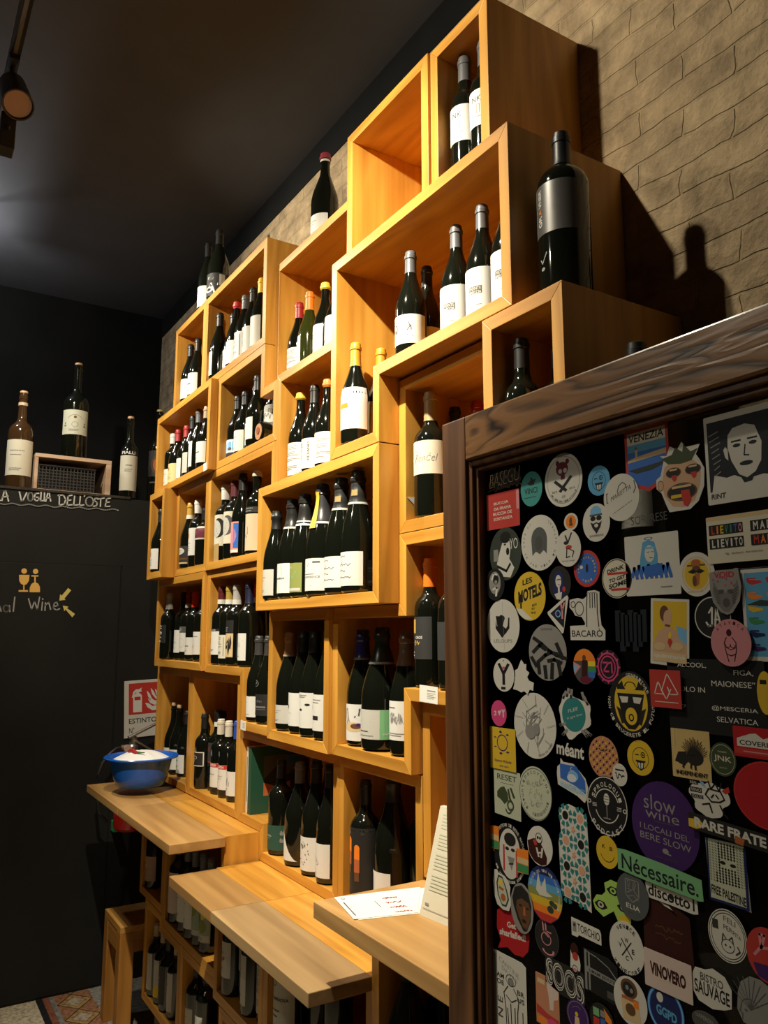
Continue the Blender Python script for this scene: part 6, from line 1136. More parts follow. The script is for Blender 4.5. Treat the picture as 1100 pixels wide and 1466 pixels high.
stk('hand', [(-1, -1), (.98, -1), (1.0, -.62), (.80, -.40), (.74, .1), (.76, .92), (.5, 1), (.1, .98), (.0, .75), (-.2, .66), (-.5, .72), (-.98, .66), (-1, .34), (-.80, .18), (-.68, .0), (-.3, -.06), (-.12, -.3), (-.14, -.40), (-1, -.42)], 'dwhite', 'white cut-out sticker of a hand making a ring with a bold black word', d, 1)
def d(P): P.cols([-.9 + .1 * i for i in range(19)], lambda u: .3, lambda u: math.sqrt(max(0, 1 - u * u)) * .98, 'orange'); P.rect(.3, .92, .02, .30, 'yellow'); P.rect(.3, .95, -.30, .02, 'green'); P.rect(.3, .85, -.62, -.30, 'blue'); P.poly([(-.98, .25), (-.3, .0), (-.9, -.5)], 'blush'); P.poly([(-.98, .05), (-.55, -.05), (-.95, -.35)], 'sky'); P.ell(-.02, .48, .16, .16, 'brown'); P.poly([(-.2, .35), (.25, .35), (.2, -.6), (-.3, -.7)], 'dkmar'); P.ell(.05, -.75, .5, .2, 'maroon')
stk('rainbow', 'c', 'dgrey', 'small round rainbow-flag sticker with a dancing figure', d, 0)
def d(P):
    P.ring(0, 0, .84, .84, .12, 'hotpink'); P.ring(0, 0, .60, .66, .12, 'hotpink')
    for k in range(12):
        a = 2 * PI * k / 12; P.poly([(.82 * math.cos(a - .12), .82 * math.sin(a - .12)), (.98 * math.cos(a), .98 * math.sin(a)), (.82 * math.cos(a + .12), .82 * math.sin(a + .12))], 'hotpink')
    P.line([(-.36, .25), (.05, .25), (-.36, -.25), (.05, -.25)], .10, 'hotpink'); P.line([(.05, .2), (.32, .3), (.32, -.32)], .10, 'hotpink')
stk('gear', 'c', 'black', 'black round sticker with a red-pink spiked ring and angular letters', d, 1)
def d(P): P.line([(-.42, .62), (.0, .05), (.45, .62)], .16, 'black', .62); P.line([(.0, .1), (.0, -.55)], .16, 'black', .62); P.poly([(-.15, .48), (.18, .48), (.02, .28)], 'hotpink'); P.rect(-.26, .16, -.88, -.72, 'black'); P.rect(-.05, .05, .80, .88, 'grey')
stk('ymark', 'c', 'dwhite', 'small white round sticker with a big black forked letter', d, 2)
stk('blob', [(-.3, .7), (-.1, .98), (.15, .72), (.35, .75), (.32, .4), (.6, .25), (.4, .0), (.55, -.2), (.98, -.3), (.9, -.75), (.6, -.7), (.4, -.98), (.1, -.82), (-.2, -.9), (-.5, -.8), (-.95, -.75), (-.8, -.45), (-.98, -.25), (-.7, .0), (-.72, .35), (-.45, .45)], 'dwhite', 'blank white cut-out sticker with a jagged edge', None, 1)
def d(P):
    P.ell(0, .0, .74, .86, 'mustard'); P.poly([(-.62, .50), (-.62, .68), (-.5, .58), (-.35, .7), (-.3, .52), (.3, .52), (.38, .7), (.5, .58), (.62, .68), (.62, .50)], 'black'); P.rect(-.60, .60, .42, .52, 'black'); P.ell(0, .52, .26, .16, 'mustard'); P.ring(0, .52, .26, .16, .2, 'black', 0, 180)
    P.poly([(-.60, .30), (.60, .30), (.5, -.1), (.35, -.62), (.15, -.80), (-.15, -.80), (-.35, -.62), (-.5, -.1)], 'black'); P.poly([(-.50, .20), (-.10, .20), (-.14, .02), (-.40, .0)], 'dwhite'); P.poly([(.10, .20), (.50, .20), (.40, .0), (.14, .02)], 'dwhite'); P.ell(0, -.40, .26, .27, 'mustard'); P.ring(0, -.44, .12, .12, .4, 'black'); P.poly([(-.66, -.12), (-.48, -.2), (-.30, -.60), (-.44, -.66)], 'dark'); P.poly([(.66, -.12), (.48, -.2), (.30, -.60), (.44, -.66)], 'dark')
    P.ringtext('GENERITORE', .84, .88, 62, 80, .12, 'dwhite', False, .015); P.ringtext('NON CI BRUCERETE IL FUTURO', .98, .98, 270, 200, .12, 'dwhite', True, .015)
stk('mask', 'c', 'black', 'black and yellow round sticker of a crowned face in a gas mask', d, 2)
def d(P):
    P.poly([(-.88, .90), (.88, .90), (.88, -.62), (.02, -.86), (-.88, -.62)], 'blue'); P.rect(-.88, .88, .52, .90, 'cream'); P.text('VENEZIA', .0, .71, 1.6, .24, 'black', bold=.02, shear=.1); P.rect(-.88, .88, .28, .52, 'lblue'); P.poly([(-.88, .06), (-.5, .12), (.0, .16), (.88, .22), (.88, .06), (-.88, -.02)], 'tan'); P.rect(-.52, -.42, .1, .36, 'tan'); P.poly([(-.53, .36), (-.41, .36), (-.47, .46)], 'brown'); P.poly([(-.88, -.25), (-.2, -.22), (.5, -.18), (.88, -.12), (.88, -.22), (.2, -.36), (-.5, -.38)], 'dgreen')
stk('venezia', [(-1, 1), (1, 1), (1, -.68), (.04, -1), (-1, -.68)], 'cardred', 'pointed travel pennant sticker with a blue lagoon view and red border', d, 1)
def d(P):
    P.poly([(-.62, .35), (-.4, .45), (.5, .46), (.72, .30), (.86, .05), (.80, -.35), (.55, -.78), (.1, -.92), (-.35, -.85), (-.68, -.5), (-.75, -.1)], 'flesh'); P.poly([(-.72, .62), (-.45, .42), (.1, .36), (.52, .40), (.80, .72), (.5, .66), (.22, .92), (.16, .70), (-.12, .88), (-.28, .68)], 'olivec')
    P.ell(-.82, -.18, .14, .17, 'flesh'); P.ring(-.82, -.18, .13, .16, .15, 'brown')
    for u in (-.25, .55): P.ell(u, .14, .30, .13, 'dark'); P.ring(u, .14, .32, .15, .12, 'brown'); P.poly([(u - .1, .06), (u + .14, .06), (u + .12, -.08), (u + .02, -.14), (u - .06, -.06)], 'red'); P.rect(u - .16, u + .16, .20, .25, 'tan')
    P.ell(.05, -.46, .58, .22, 'dark'); P.ring(.05, -.46, .62, .26, .1, 'brown'); P.rect(-.35, .45, -.34, -.27, 'tan'); P.rect(-.4, .1, -.62, -.52, 'mustard'); P.poly([(.02, -.42), (.36, -.42), (.42, -.72), (.26, -.92), (.12, -.86), (.04, -.62)], 'red')
stk('spiky', [(-.62, .60), (-.78, .72), (-.5, .68), (-.35, .95), (-.05, .80), (.15, 1), (.32, .82), (.88, .82), (.70, .55), (.82, .40), (1, .1), (.95, -.4), (.7, -.8), (.35, -1), (-.5, -1), (-.62, -.78), (-.8, -.4), (-1, -.25), (-1, .02), (-.8, .12)], 'dwhite', 'cut-out cartoon head with spiky dark hair and tongues hanging out of eyes and mouth', d, 2)
def d(P):
    P.rect(-.92, .92, -.72, .86, 'ink'); P.poly([(-.52, -.9), (-.90, -.88), (-.78, -.35), (-.45, -.45), (-.25, -.42), (.05, -.55), (.5, -.5), (.92, -.6), (.92, -.95)], 'dwhite')
    P.poly([(-.38, .2), (-.36, .48), (-.22, .62), (.1, .66), (.35, .58), (.5, .2), (.46, -.2), (.3, -.42), (.08, -.52), (-.12, -.42), (-.3, -.1)], 'dwhite'); P.poly([(-.50, .18), (-.44, .24), (-.38, .16), (-.38, -.08), (-.46, .0)], 'dwhite')
    P.rect(-.28, -.02, .30, .34, 'ink'); P.rect(.14, .40, .30, .34, 'ink'); P.ell(-.14, .22, .10, .04, 'ink'); P.ell(.28, .22, .10, .04, 'ink'); P.line([(.08, .2), (.04, -.02), (.16, -.04)], .03, 'ink'); P.ell(.08, -.20, .17, .05, 'ink'); P.poly([(-.12, -.42), (.08, -.52), (.3, -.42), (.2, -.6), (.0, -.62)], 'ink')
    for k in range(8): P.line([(-.88 + .02 * k, .55 - .13 * k), (-.62 + .02 * (k % 3), .62 - .13 * k)], .025, 'lgrey')
    P.text('RINT', -.70, -.82, .40, .11, 'ink', bold=.01, shear=.1)
stk('rint', 'r', 'dwhite', 'large white poster sticker with a dark ink portrait of a man', d, 1)
def d(P):
    P.rect(-1, 1, .82, .99, 'tan')
    for r_, v in enumerate((.42, -.16)):
        for g_, (u0, t) in enumerate(((-.94, 'LIEVITO'), (.10, 'MADRE'))):
            dark_ = 'black'
            n_ = len(t); wl = .84 / 7 * (7 / n_ if n_ != 7 else 1) * (.95 if n_ == 7 else .92); P.rect(u0, u0 + .86, v - .22, v + .22, 'black')
            for i, ch in enumerate(t):
                c = ['red', 'orange', 'mustard', 'green', 'teal', 'blue', 'pink'][i] if (r_ + g_) % 2 == 0 else 'dwhite'
                P.text(ch, u0 + .06 + .80 / n_ * (i + .42), v, (.80 / n_ * .72) if ch != 'I' else .04, .34, c, bold=.03)
    P.text('fig. doloso, fermento', -.1, -.62, .9, .10, 'grey', shear=.2)
stk('lievito', 'r', 'cream', 'cream card with two rows of rainbow and white block letters', d, 2)
def d(P):
    P.poly([(-.30, .75), (-.42, .2), (-.46, -.1), (.22, -.1), (.24, .3), (.14, .72), (-.08, .82)], 'lblue'); P.ell(-.06, .36, .18, .28, 'dwhite'); P.ring(-.08, .86, .16, .05, .3, 'blue'); P.line([(-.16, .4), (-.06, .42)], .02, 'slate'); P.line([(.02, .42), (.1, .4)], .02, 'slate'); P.line([(-.05, .22), (.04, .22)], .025, 'slate'); P.rect(-.22, .16, .52, .58, 'sky')
    for k, (u, wd_) in enumerate(((-.66, .2), (-.48, .2), (-.3, .22), (-.12, .2), (.06, .22), (.24, .2), (.42, .2), (.58, .18))): P.line([(u - .08, -.36 + .05 * (k % 3)), (u, -.08 + .06 * (k % 2)), (u + .10, -.42)], .11, 'blue')
    P.poly([(-.3, -.05), (.4, .02), (.3, -.35), (-.2, -.4)], 'blue'); P.rect(.3, .7, -.76, -.73, 'lgrey')
stk('halo', 'r', 'dwhite', 'white square card with a haloed girl above a blue brushed word', d, 0)
def d(P): P.ell(0, 0, .68, .68, 'mustard'); P.ring(0, 0, .82, .80, .08, 'tan'); P.rect(-.5, .5, .36, .44, 'brown'); P.ell(0, .50, .26, .18, 'rust'); P.poly([(-.48, .12), (-.2, .24), (0, .16), (.2, .24), (.48, .12), (.2, .02), (0, .08), (-.2, .02)], 'black'); P.ell(0, .28, .22, .10, 'brown'); P.poly([(-.1, .05), (.2, .05), (.12, -.45), (-.05, -.55)], 'rust'); P.ell(-.12, -.3, .12, .25, 'brown'); P.rect(-.55, .3, -.80, -.74, 'tan')
stk('cowboy', 'c', 'dwhite', 'white round sticker with a brown-hatted moustached man on yellow', d, 1)
def d(P):
    P.text('VOID', -.05, .74, 1.3, .26, 'crimson', bold=.03); P.poly([(-.75, .50), (-.5, .1), (.5, .1), (.78, .55), (.85, -.1), (.45, -.6), (.1, -.90), (-.2, -.85), (-.6, -.5), (-.85, -.05)], 'silver'); P.poly([(-.2, .3), (.2, .3), (0, -.1)], 'mgrey'); P.ell(-.3, .0, .18, .10, 'dgrey'); P.ell(.3, .0, .18, .10, 'dgrey'); P.ell(0, -.48, .22, .20, 'dgrey')
    for k in range(6): P.line([(-.8 + .05 * k, .2 - .13 * k), (-.4, .0 - .1 * k)], .035, 'dgrey'); P.line([(.8 - .05 * k, .2 - .13 * k), (.4, .0 - .1 * k)], .035, 'dgrey')
    rnd = random.Random(6)
    for k in range(10): P.ell(rnd.uniform(-.8, .8), rnd.uniform(.1, .8), .05, .04, 'hotpink', 6)
stk('void', [(-1, .86), (-.5, .95), (.5, .95), (.72, 1), (.86, .98), (1, .2), (.85, -.4), (.35, -.92), (0, -1), (-.4, -.88), (-.85, -.45), (-1, .1)], 'mgrey', 'silver glittery cat-head sticker with red letters across the top', d, 3)
def d(P):
    P.rect(-.86, .86, -.90, .92, 'lblue')
    for k, (c, v) in enumerate((('red', .72), ('orange', .40), ('mustard', .12), ('green', -.14), ('navy', -.42), ('violet', -.72))):
        for u in (-.42, .45): P.poly([(u - .36, v + .08), (u - .2, v + .05), (u + .3, v + .02), (u + .36, v - .03), (u - .1, v - .07), (u - .3, v - .02)], c); P.rect(u - .30, u + .08, v + .06, v + .09, c)
    P.poly([(-.8, .22), (-.2, .32), (.8, .26), (.5, .18), (-.3, .20)], 'dgreen')
stk('planes', 'r', 'dwhite', 'white-edged sky blue poster with rows of coloured biplanes', d, 0)
def d(P):
    P.rect(-.88, .88, -.62, .92, 'mustard'); P.poly([(-.88, -.62), (-.75, -.2), (-.5, .05), (-.1, .2), (.35, .05), (.88, .0), (.88, -.62)], 'flesh'); P.poly([(.35, .2), (.88, .12), (.88, -.35), (.5, -.2)], 'sky'); P.ell(-.18, .46, .30, .30, 'flesh'); P.ell(-.28, .55, .24, .24, 'brown'); P.ell(-.1, .42, .22, .24, 'flesh'); P.line([(-.2, .2), (.0, .18)], .06, 'brown', .6); P.poly([(.0, -.12), (.16, -.28), (.02, -.48), (-.10, -.30)], 'red'); P.ell(.03, -.10, .08, .10, 'yellow'); P.ell(.4, -.42, .3, .12, 'tan'); P.ell(-.5, -.45, .3, .12, 'tan')
    P.rect(-.88, .88, -.90, -.62, 'tan'); P.text('quintana', 0, -.74, 1.65, .15, 'dwhite', bold=.04)
stk('quint', 'r', 'dwhite', 'tall card with a saintly bald man on orange and white word below', d, 0, 4)
def d(P): P.ring(0, 0, .96, .96, .05, 'dwhite'); P.line([(-.34, -.22), (-.22, -.40), (-.05, -.36), (.0, .40)], .09, 'dwhite', .9); P.line([(-.18, .22), (.0, .46)], .08, 'dwhite', .9); P.line([(.12, -.40), (.22, .46), (.42, -.40)], .09, 'dwhite', .9); P.line([(.12, -.1), (.36, -.1)], .08, 'dwhite', .9)
stk('ja', 'c', 'black', 'black round sticker with a thin white ring and two linked letters', d, 1)
def d(P): P.ringtext('ATAVICA', .84, .84, 90, 110, .17, 'dkmar', False, .005); P.ell(-.06, .42, .13, .15, 'dkmar'); P.line([(-.2, .22), (-.32, .0), (-.26, -.35), (-.2, -.60), (-.14, -.80)], .04, 'dkmar', .85); P.line([(.08, .22), (.26, .0), (.26, -.35), (.18, -.60), (.14, -.78)], .04, 'dkmar', .85); P.ring(-.14, -.10, .13, .11, .25, 'dkmar', 150, 380); P.ring(.10, -.12, .13, .11, .25, 'dkmar', 150, 380); P.line([(-.22, -.48), (.0, -.55), (.2, -.48)], .04, 'dkmar', .85); P.line([(-.24, -.2), (.0, -.3), (.24, -.2)], .03, 'dkmar', .85)
stk('atavica', 'c', 'blush', 'pink round sticker with an ancient female figurine drawing', d, 4)
def d(P): P.line([(-.72, -.28), (-.46, .38), (-.12, -.28), (-.72, -.28)], .05, 'dwhite', .8); P.line([(-.20, .0), (.15, .82), (.82, -.25), (.30, -.28), (.15, .1)], .05, 'dwhite', .8); P.line([(-.28, -.05), (.05, -.55), (.36, .0)], .05, 'dwhite', .8); P.rect(-.7, .8, -.72, -.68, 'dwhite')
stk('redtri', 'r', 'cardred', 'small red square sticker with interlocking white triangles', d, 4)
def d(P): P.text('\u201cALCOOL,', -.48, .82, .68, .15, 'dwhite', bold=.002); P.text('FIGA,', .60, .66, .38, .15, 'dwhite', bold=.002); P.text('MAIONESE\u201d', .38, .36, .86, .15, 'dwhite', bold=.002); P.text('SOLO IN', -.50, .16, .62, .14, 'dwhite', bold=.002); P.text('@MESCERIA', .38, -.30, .90, .14, 'dwhite', bold=.002); P.text('SELVATICA', .42, -.58, .80, .14, 'dwhite', bold=.002); P.line([(-.74, -.28), (-.62, -.28), (-.68, -.36)], .02, 'dwhite')
stk('alcool', 'r', 'black', 'wide black panel sticker with spaced white capitals', d, 0)
stk('yedge', 'c', 'mustard', 'yellow round sticker at the right edge of the picture', lambda P: P.rect(-.6, .2, .4, .6, 'black'), 2)
def d(P):
    P.ell(-.02, .02, .60, .66, 'teal'); P.text('FLEE', -.05, .2, .5, .13, 'dwhite', bold=-.005, slope=.3); P.text('le ogre fame', .02, -.05, .78, .12, 'dwhite', shear=.2, bold=-.005, slope=.3)
    for u, v, a in ((-.45, .75, 60), (-.28, .85, 70), (-.1, .82, 80), (.5, .75, 110), (.62, .6, 120), (-.6, -.4, 20), (-.5, -.7, 45), (.5, -.65, 140), (.68, -.6, 150)):
        ca, sa = math.cos(R(a)) * .14, math.sin(R(a)) * .14; P.line([(u - ca, v - sa), (u + ca, v + sa)], .10, 'mgrey', .75); P.line([(u - ca * 1.2, v - sa * 1.2), (u - ca * .6, v - sa * .6)], .07, 'dark', .75)
stk('fingers', blob(21, 40, .20), 'dwhite', 'white jagged cut-out of fingers gripping a teal disc', d, 1)
def d(P): P.text('2', -.46, -.02, .34, .36, 'dwhite', bold=.02, slope=.2); P.poly([(-.12, .12), (.0, .22), (.08, .14), (.18, .26), (.3, .18), (.1, -.2)], 'dwhite'); P.line([(.44, .3), (.58, .05), (.72, .3)], .08, 'dwhite', .6); P.line([(.58, .05), (.58, -.25)], .08, 'dwhite', .6)
stk('pinkdot', 'c', 'hotpink', 'tiny bright pink round sticker with a white heart and glass', d, 2)
def d(P):
    P.ring(.0, .28, .42, .40, .14, 'violet')
    for k in range(7): a = 2 * PI * k / 7; P.poly([(.62 * math.cos(a) - .12, .28 + .52 * math.sin(a)), (.62 * math.cos(a) + .02, .28 + .60 * math.sin(a)), (.62 * math.cos(a) + .14, .28 + .50 * math.sin(a)), (.62 * math.cos(a), .28 + .46 * math.sin(a))], 'violet')
    P.text('Sapore Ribelle', .0, -.60, 1.3, .16, 'violet', shear=.2); P.text('vini veri', .1, -.82, .7, .10, 'violet', shear=.2)
stk('sun', 'r', 'mustard', 'yellow rectangular sticker with a purple sun of birds', d, 1)
def d(P):
    rnd = random.Random(13); p_ = [(rnd.gauss(-.05, .3), rnd.gauss(.0, .35)) for _ in range(46)]
    for a, b_ in zip(p_[:-1], p_[1:]): P.line([a, ((a[0] + b_[0]) / 2 + rnd.uniform(-.1, .1), (a[1] + b_[1]) / 2), b_], .018, 'lgrey', .7) if math.hypot(a[0] - b_[0], a[1] - b_[1]) < .75 else None
    P.ell(-.2, -.2, .25, .22, 'mgrey'); P.ell(.1, -.1, .14, .18, 'lgrey'); P.ringtext('enoteca con cucina', .9, .9, 305, 50, .05, 'grey', True)
    for k in range(9): a = R(40 * k); P.line([(.6 * math.cos(a), .6 * math.sin(a)), (.95 * math.cos(a + .1), .95 * math.sin(a + .1))], .012, 'lgrey', .7)
stk('maplike', 'c', 'dwhite', 'large white round sticker covered in fine grey scribbled drawing', d, 0)
letter_stk('meant', 'm\u00e9ant', 'dwhite', 'small white blackletter word cut out on the bare pane', .03, .05, -.12)
def d(P):
    for j in range(11):
        for i in range(9):
            u, v = -.88 + i * .22, -.92 + j * .18
            if u * u + v * v < .82: P.poly([(u - .08, v - .05), (u + .02, v - .05), (u + .09, v + .06), (u - .01, v + .06)], 'dkmar' if (i + j) % 2 else 'mustard', not (i or j))
    P.ring(.0, .4, .3, .12, .3, 'dark', 180, 360)
stk('copper', 'c', 'coppr', 'glittery copper round sticker with a houndstooth pattern', d, 0)
def d(P): P.text('RESET', 0, .68, 1.45, .24, 'olivec', bold=.01); P.rect(-.5, .5, .42, .44, 'grey'); P.poly([(-.75, .02), (-.5, .22), (-.2, .3), (.05, .05), (.1, -.25), (-.2, -.45), (-.45, -.3), (-.75, -.2)], 'olivec'); P.poly([(.2, .3), (.35, .3), (.62, -.1), (.45, -.12)], 'olivec'); P.ring(.25, -.45, .26, .24, .4, 'olivec'); P.ring(.1, -.62, .24, .2, .35, 'olivec', 180, 380); P.line([(.1, .2), (.2, -.15), (.4, -.35)], .08, 'olivec', .6)
stk('reset', [(-1, 1), (1, .98), (1, -1), (-.96, -.92)], 'sageg', 'pale green rectangular sticker with a dark fox-like emblem', d, 0)
def d(P):
    P.ringtext('WineGoverno', .78, .78, 90, 170, .16, 'dgrey', False, .0); P.ringtext('unici', .78, .78, 205, 60, .15, 'dgrey', True, .0); P.ringtext('vignamatti', .78, .78, 300, 90, .15, 'dgrey', True, .0); P.ring(.02, -.02, .98, .96, .03, 'grey')
    rnd = random.Random(3)
    for k in range(26): u, v = rnd.uniform(-.45, .5), rnd.uniform(-.45, .5); P.ring(u, v, .10, .08, .15, 'lgrey', rnd.uniform(0, 180), rnd.uniform(200, 360), 8)
stk('govern', 'c', 'sageg', 'pale green round sticker with a grape outline and ring of words', d, 2)
def d(P):
    P.poly([(-.78, .72), (.3, .72), (.82, .1), (.85, -.55), (.2, -.25), (-.78, .0)], 'blue'); P.ell(.06, .22, .34, .26, 'sky'); P.ell(-.02, .10, .30, .20, 'bluewhite'); P.ring(.02, .54, .12, .10, .3, 'dwhite', 100, 330); P.text('WANDERLUST', .0, -.40, 1.6, .28, 'sky', bold=.02, slope=-.14)
stk('moon', [(-.95, .55), (-.75, .70), (-.72, 1), (-.55, .82), (.1, .82), (.5, .5), (.85, .2), (1, -.2), (.95, -.7), (.75, -.98), (.3, -.72), (-.95, -.35), (-1, .2)], 'dwhite', 'die-cut night sky sticker with a blue moonlit beast', d, 1)
stk('smallwhite', 'c', 'dwhite', 'small white round sticker with black brush writing beside the copper one', lambda P: (P.rect(-.6, .6, .35, .5, 'dark'), squiggle(P, -.6, .6, -.1, .25, 'dark', 10, .12, 2)), 3)
def d(P):
    P.ring(0, 0, .98, .98, .035, 'dwhite'); P.ring(0, 0, .60, .58, .06, 'dwhite', 200, 340); P.ring(0, 0, .60, .58, .06, 'dwhite', 20, 160); P.ringtext('SPROLOQUI', .70, .72, 90, 150, .22, 'dwhite', False, .015); P.ringtext('PODCAST', .92, .92, 270, 110, .20, 'dwhite', True, .015)
    P.ell(.0, .22, .14, .20, 'dwhite')
    for k in range(3): P.rect(-.14, .14, .12 + k * .09, .14 + k * .09, 'dgrey')
    P.line([(.0, .02), (.0, -.40)], .04, 'lgrey'); P.line([(-.16, -.42), (.16, -.42)], .04, 'lgrey'); P.ring(-.86, .05, .09, .07, .4, 'dwhite'); P.ring(.86, -.05, .09, .07, .4, 'dwhite')
    for k in range(3): P.line([(-.7, .02 - .05 * k), (-.5, .02 - .05 * k)], .02, 'dwhite'); P.line([(.5, .02 - .05 * k), (.7, .02 - .05 * k)], .02, 'dwhite')
stk('podcast', 'c', 'black', 'black round sticker with white ring lettering round a microphone', d, 1)
stk('ywink', 'c', 'mustard', 'yellow round sticker with a winking tongue-out face outline', lambda P: smiley(P), 0)
def d(P):
    P.ell(-.45, -.22, .32, .24, 'dark'); P.poly([(-.85, -.35), (-.65, .05), (-.2, .1), (-.3, -.5)], 'dark'); P.ell(.2, -.12, .45, .32, 'dark')
    for k in range(22): a = R(12 + 6.4 * k); q = .62 + .16 * ((k * 7) % 5) / 5; P.line([(.15 + .2 * math.cos(a), -.15 + .15 * math.sin(a)), (.15 + q * math.cos(a) * 1.05, -.15 + q * 1.15 * math.sin(a))], .028, 'dark', .8)
    P.line([(-.4, -.4), (-.42, -.55)], .09, 'dark'); P.line([(.2, -.4), (.22, -.58)], .10, 'dark'); P.line([(.0, -.4), (-.02, -.55)], .08, 'dark'); P.text('INDEPENDENT', .02, -.78, 1.62, .17, 'black', bold=.03); P.text('nowines', -.85, .6, .10, .6, 'cream', rot=90)
stk('porc', 'r', 'tancard', 'tan rectangular sticker with a black porcupine', d, 1)
def d(P): P.ring(0, 0, .88, .88, .03, 'sageg'); P.text('JNK', 0, .0, 1.3, .42, 'cream', bold=.01, slope=-.05); P.text('WINERY', 0, .44, .7, .10, 'sageg'); P.text('vipacco', 0, -.5, .55, .10, 'sageg')
stk('jnk', 'c', 'olivec', 'dark olive round sticker with cream initials', d, 2)
def d(P): P.poly([(-.85, .20), (-.3, .55), (-.05, .62), (.25, .30), (.5, .45), (.95, .1), (.95, -.32), (-.85, -.32)], 'dwhite'); P.text('COVERINO', .12, -.05, 1.72, .32, 'black', bold=.02); P.rect(-.95, .95, -.80, -.42, 'cardred'); P.rect(-.6, .8, -.66, -.58, 'blush')
stk('cover', 'r', 'crimson', 'red rectangular sticker with a white mountain shape and bold black word', d, 3)
stk('redround', 'c', 'crimson', 'big plain red round sticker at the right edge below the mountain one', lambda P: P.ring(0, 0, .99, .99, .03, 'cardred'), 2)
def d(P): P.text('slow', -.12, .48, .95, .34, 'mgrey', bold=-.004, slope=-.04); P.text('wine', -.06, .22, 1.0, .22, 'mgrey', bold=-.004, slope=-.04); P.rect(-.3, .3, .06, .075, 'dgrey'); P.text('I LOCALI DEL', -.02, -.12, 1.45, .13, 'mgrey', slope=-.05); P.text('BERE SLOW', .0, -.33, 1.5, .15, 'mgrey', slope=-.05); P.ell(.0, -.55, .09, .06, 'mgrey'); P.line([(.0, -.59), (.15, -.61)], .03, 'mgrey'); P.text('tua guida', .02, -.72, .7, .06, 'dgrey')
stk('purple', 'c', 'violet', 'very large dark purple round sticker with pale serif words', d, 0)
def d(P):
    P.rect(-.85, -.45, .58, .78, 'black'); P.text('REAL', -.65, .68, .3, .12, 'dwhite'); P.rect(-.82, -.30, .22, .46, 'black'); P.text('VINO', -.56, .34, .44, .16, 'dwhite'); P.rect(-.8, -.25, -.06, .12, 'black'); P.text('SCIOLTO', -.52, .03, .46, .12, 'dwhite'); P.poly([(-.40, .85), (-.2, .75), (-.1, .5), (-.3, .6)], 'sky'); P.poly([(.55, .5), (.85, .75), (.9, .5), (.7, .38)], 'red')
    for pts in ([(.0, .85), (.1, .5), (.3, .8), (.45, .45), (.55, .85)], [(-.15, .2), (.0, .5), (.5, .45), (.65, .1)], [(-.15, .2), (.1, -.1), (.45, -.05), (.65, .1)], [(.1, .1), (.2, .25)], [(.4, .1), (.3, .25)], [(-.3, -.3), (.0, -.2), (.1, -.6)], [(.45, -.2), (.6, -.55), (.75, -.75)]): P.line(pts, .07, 'black', 1.1)
stk('vinodie', blob(31, 36, .18), 'dwhite', 'white cut-out sticker of a crowned creature with tilted word tiles', d, 3)
def d(P): P.poly([(-1, .4), (-.7, .5), (-.55, -.1), (-.8, -.4), (-1, -.3)], 'mustard'); P.text('RARE FRATE', .06, .0, 1.8, .85, 'dwhite', bold=.04, slope=-.25); P.poly([(.2, -.2), (.45, -.3), (.4, -.9), (.2, -.8)], 'rust')
stk('rare', [(-1, 1), (1, .45), (1, -1), (-1, -.45)], 'dark', 'dark sloping strip sticker with fat white capitals and a yellow end', d, 4)
def d(P):
    P.ell(.05, .0, .66, .84, 'dwhite'); P.ringtext('NON ARRENDETEVI DI BERE NATURALE', .95, .95, 90, 190, .12, 'dwhite', False, .01); P.ringtext('il vino degli amici', .95, .95, 270, 120, .10, 'dwhite', True); P.ell(.08, .48, .36, .22, 'dark'); P.ell(-.1, .15, .12, .06, 'dark'); P.ell(.25, .15, .12, .06, 'dark'); P.poly([(-.1, -.1), (.35, -.1), (.15, -.55)], 'mgrey'); P.line([(.0, -.35), (.25, -.3)], .05, 'dark'); P.rect(-.36, -.26, -.62, .25, 'red'); P.rect(.42, .52, -.72, .18, 'red')
stk('monk', 'c', 'black', 'black and white round sticker of an etched face with red tears', d, 1)
for k_, (dx, dz, nm) in enumerate(((-.033, .016, 'small faded orange and green flag sticker left of the etched face'), (.030, -.004, 'small orange and green flag sticker right of the etched face'))):
    STK['flag%d' % k_] = (STK['monk'][0] + dx, STK['monk'][1] + dz, .0125, .0170)
    stk('flag%d' % k_, [(-1, .9), (1, 1), (.95, -.9), (-.95, -1)], 'orange', nm, lambda P: (P.rect(-.95, .95, -.2, .25, 'tan'), P.rect(-.93, .93, -.9, -.25, 'green')), 2)
def d(P): P.poly([(-.98, .1), (-.5, .3), (-.1, .35), (.3, -.1), (.55, -.5), (.5, -.85), (.1, -.98), (-.5, -.85), (-.85, -.5)], 'dkmar'); P.ell(-.06, .36, .28, .30, 'black'); P.ell(-.06, .38, .23, .24, 'dwhite'); P.ell(-.14, .40, .08, .08, 'black'); P.ell(.04, .40, .08, .08, 'black'); P.poly([(-.55, .2), (-.3, .3), (-.2, .0), (-.4, -.05)], 'cardred'); P.line([(-.25, -.15), (-.1, -.55)], .08, 'dwhite', .6); P.line([(.2, -.1), (.1, -.55)], .08, 'dwhite', .6); P.line([(-.2, -.38), (.15, -.32)], .08, 'dwhite', .6)
stk('skull', 'c', 'dwhite', 'white and dark red round sticker with a little skull over crossed bones', d, 2)
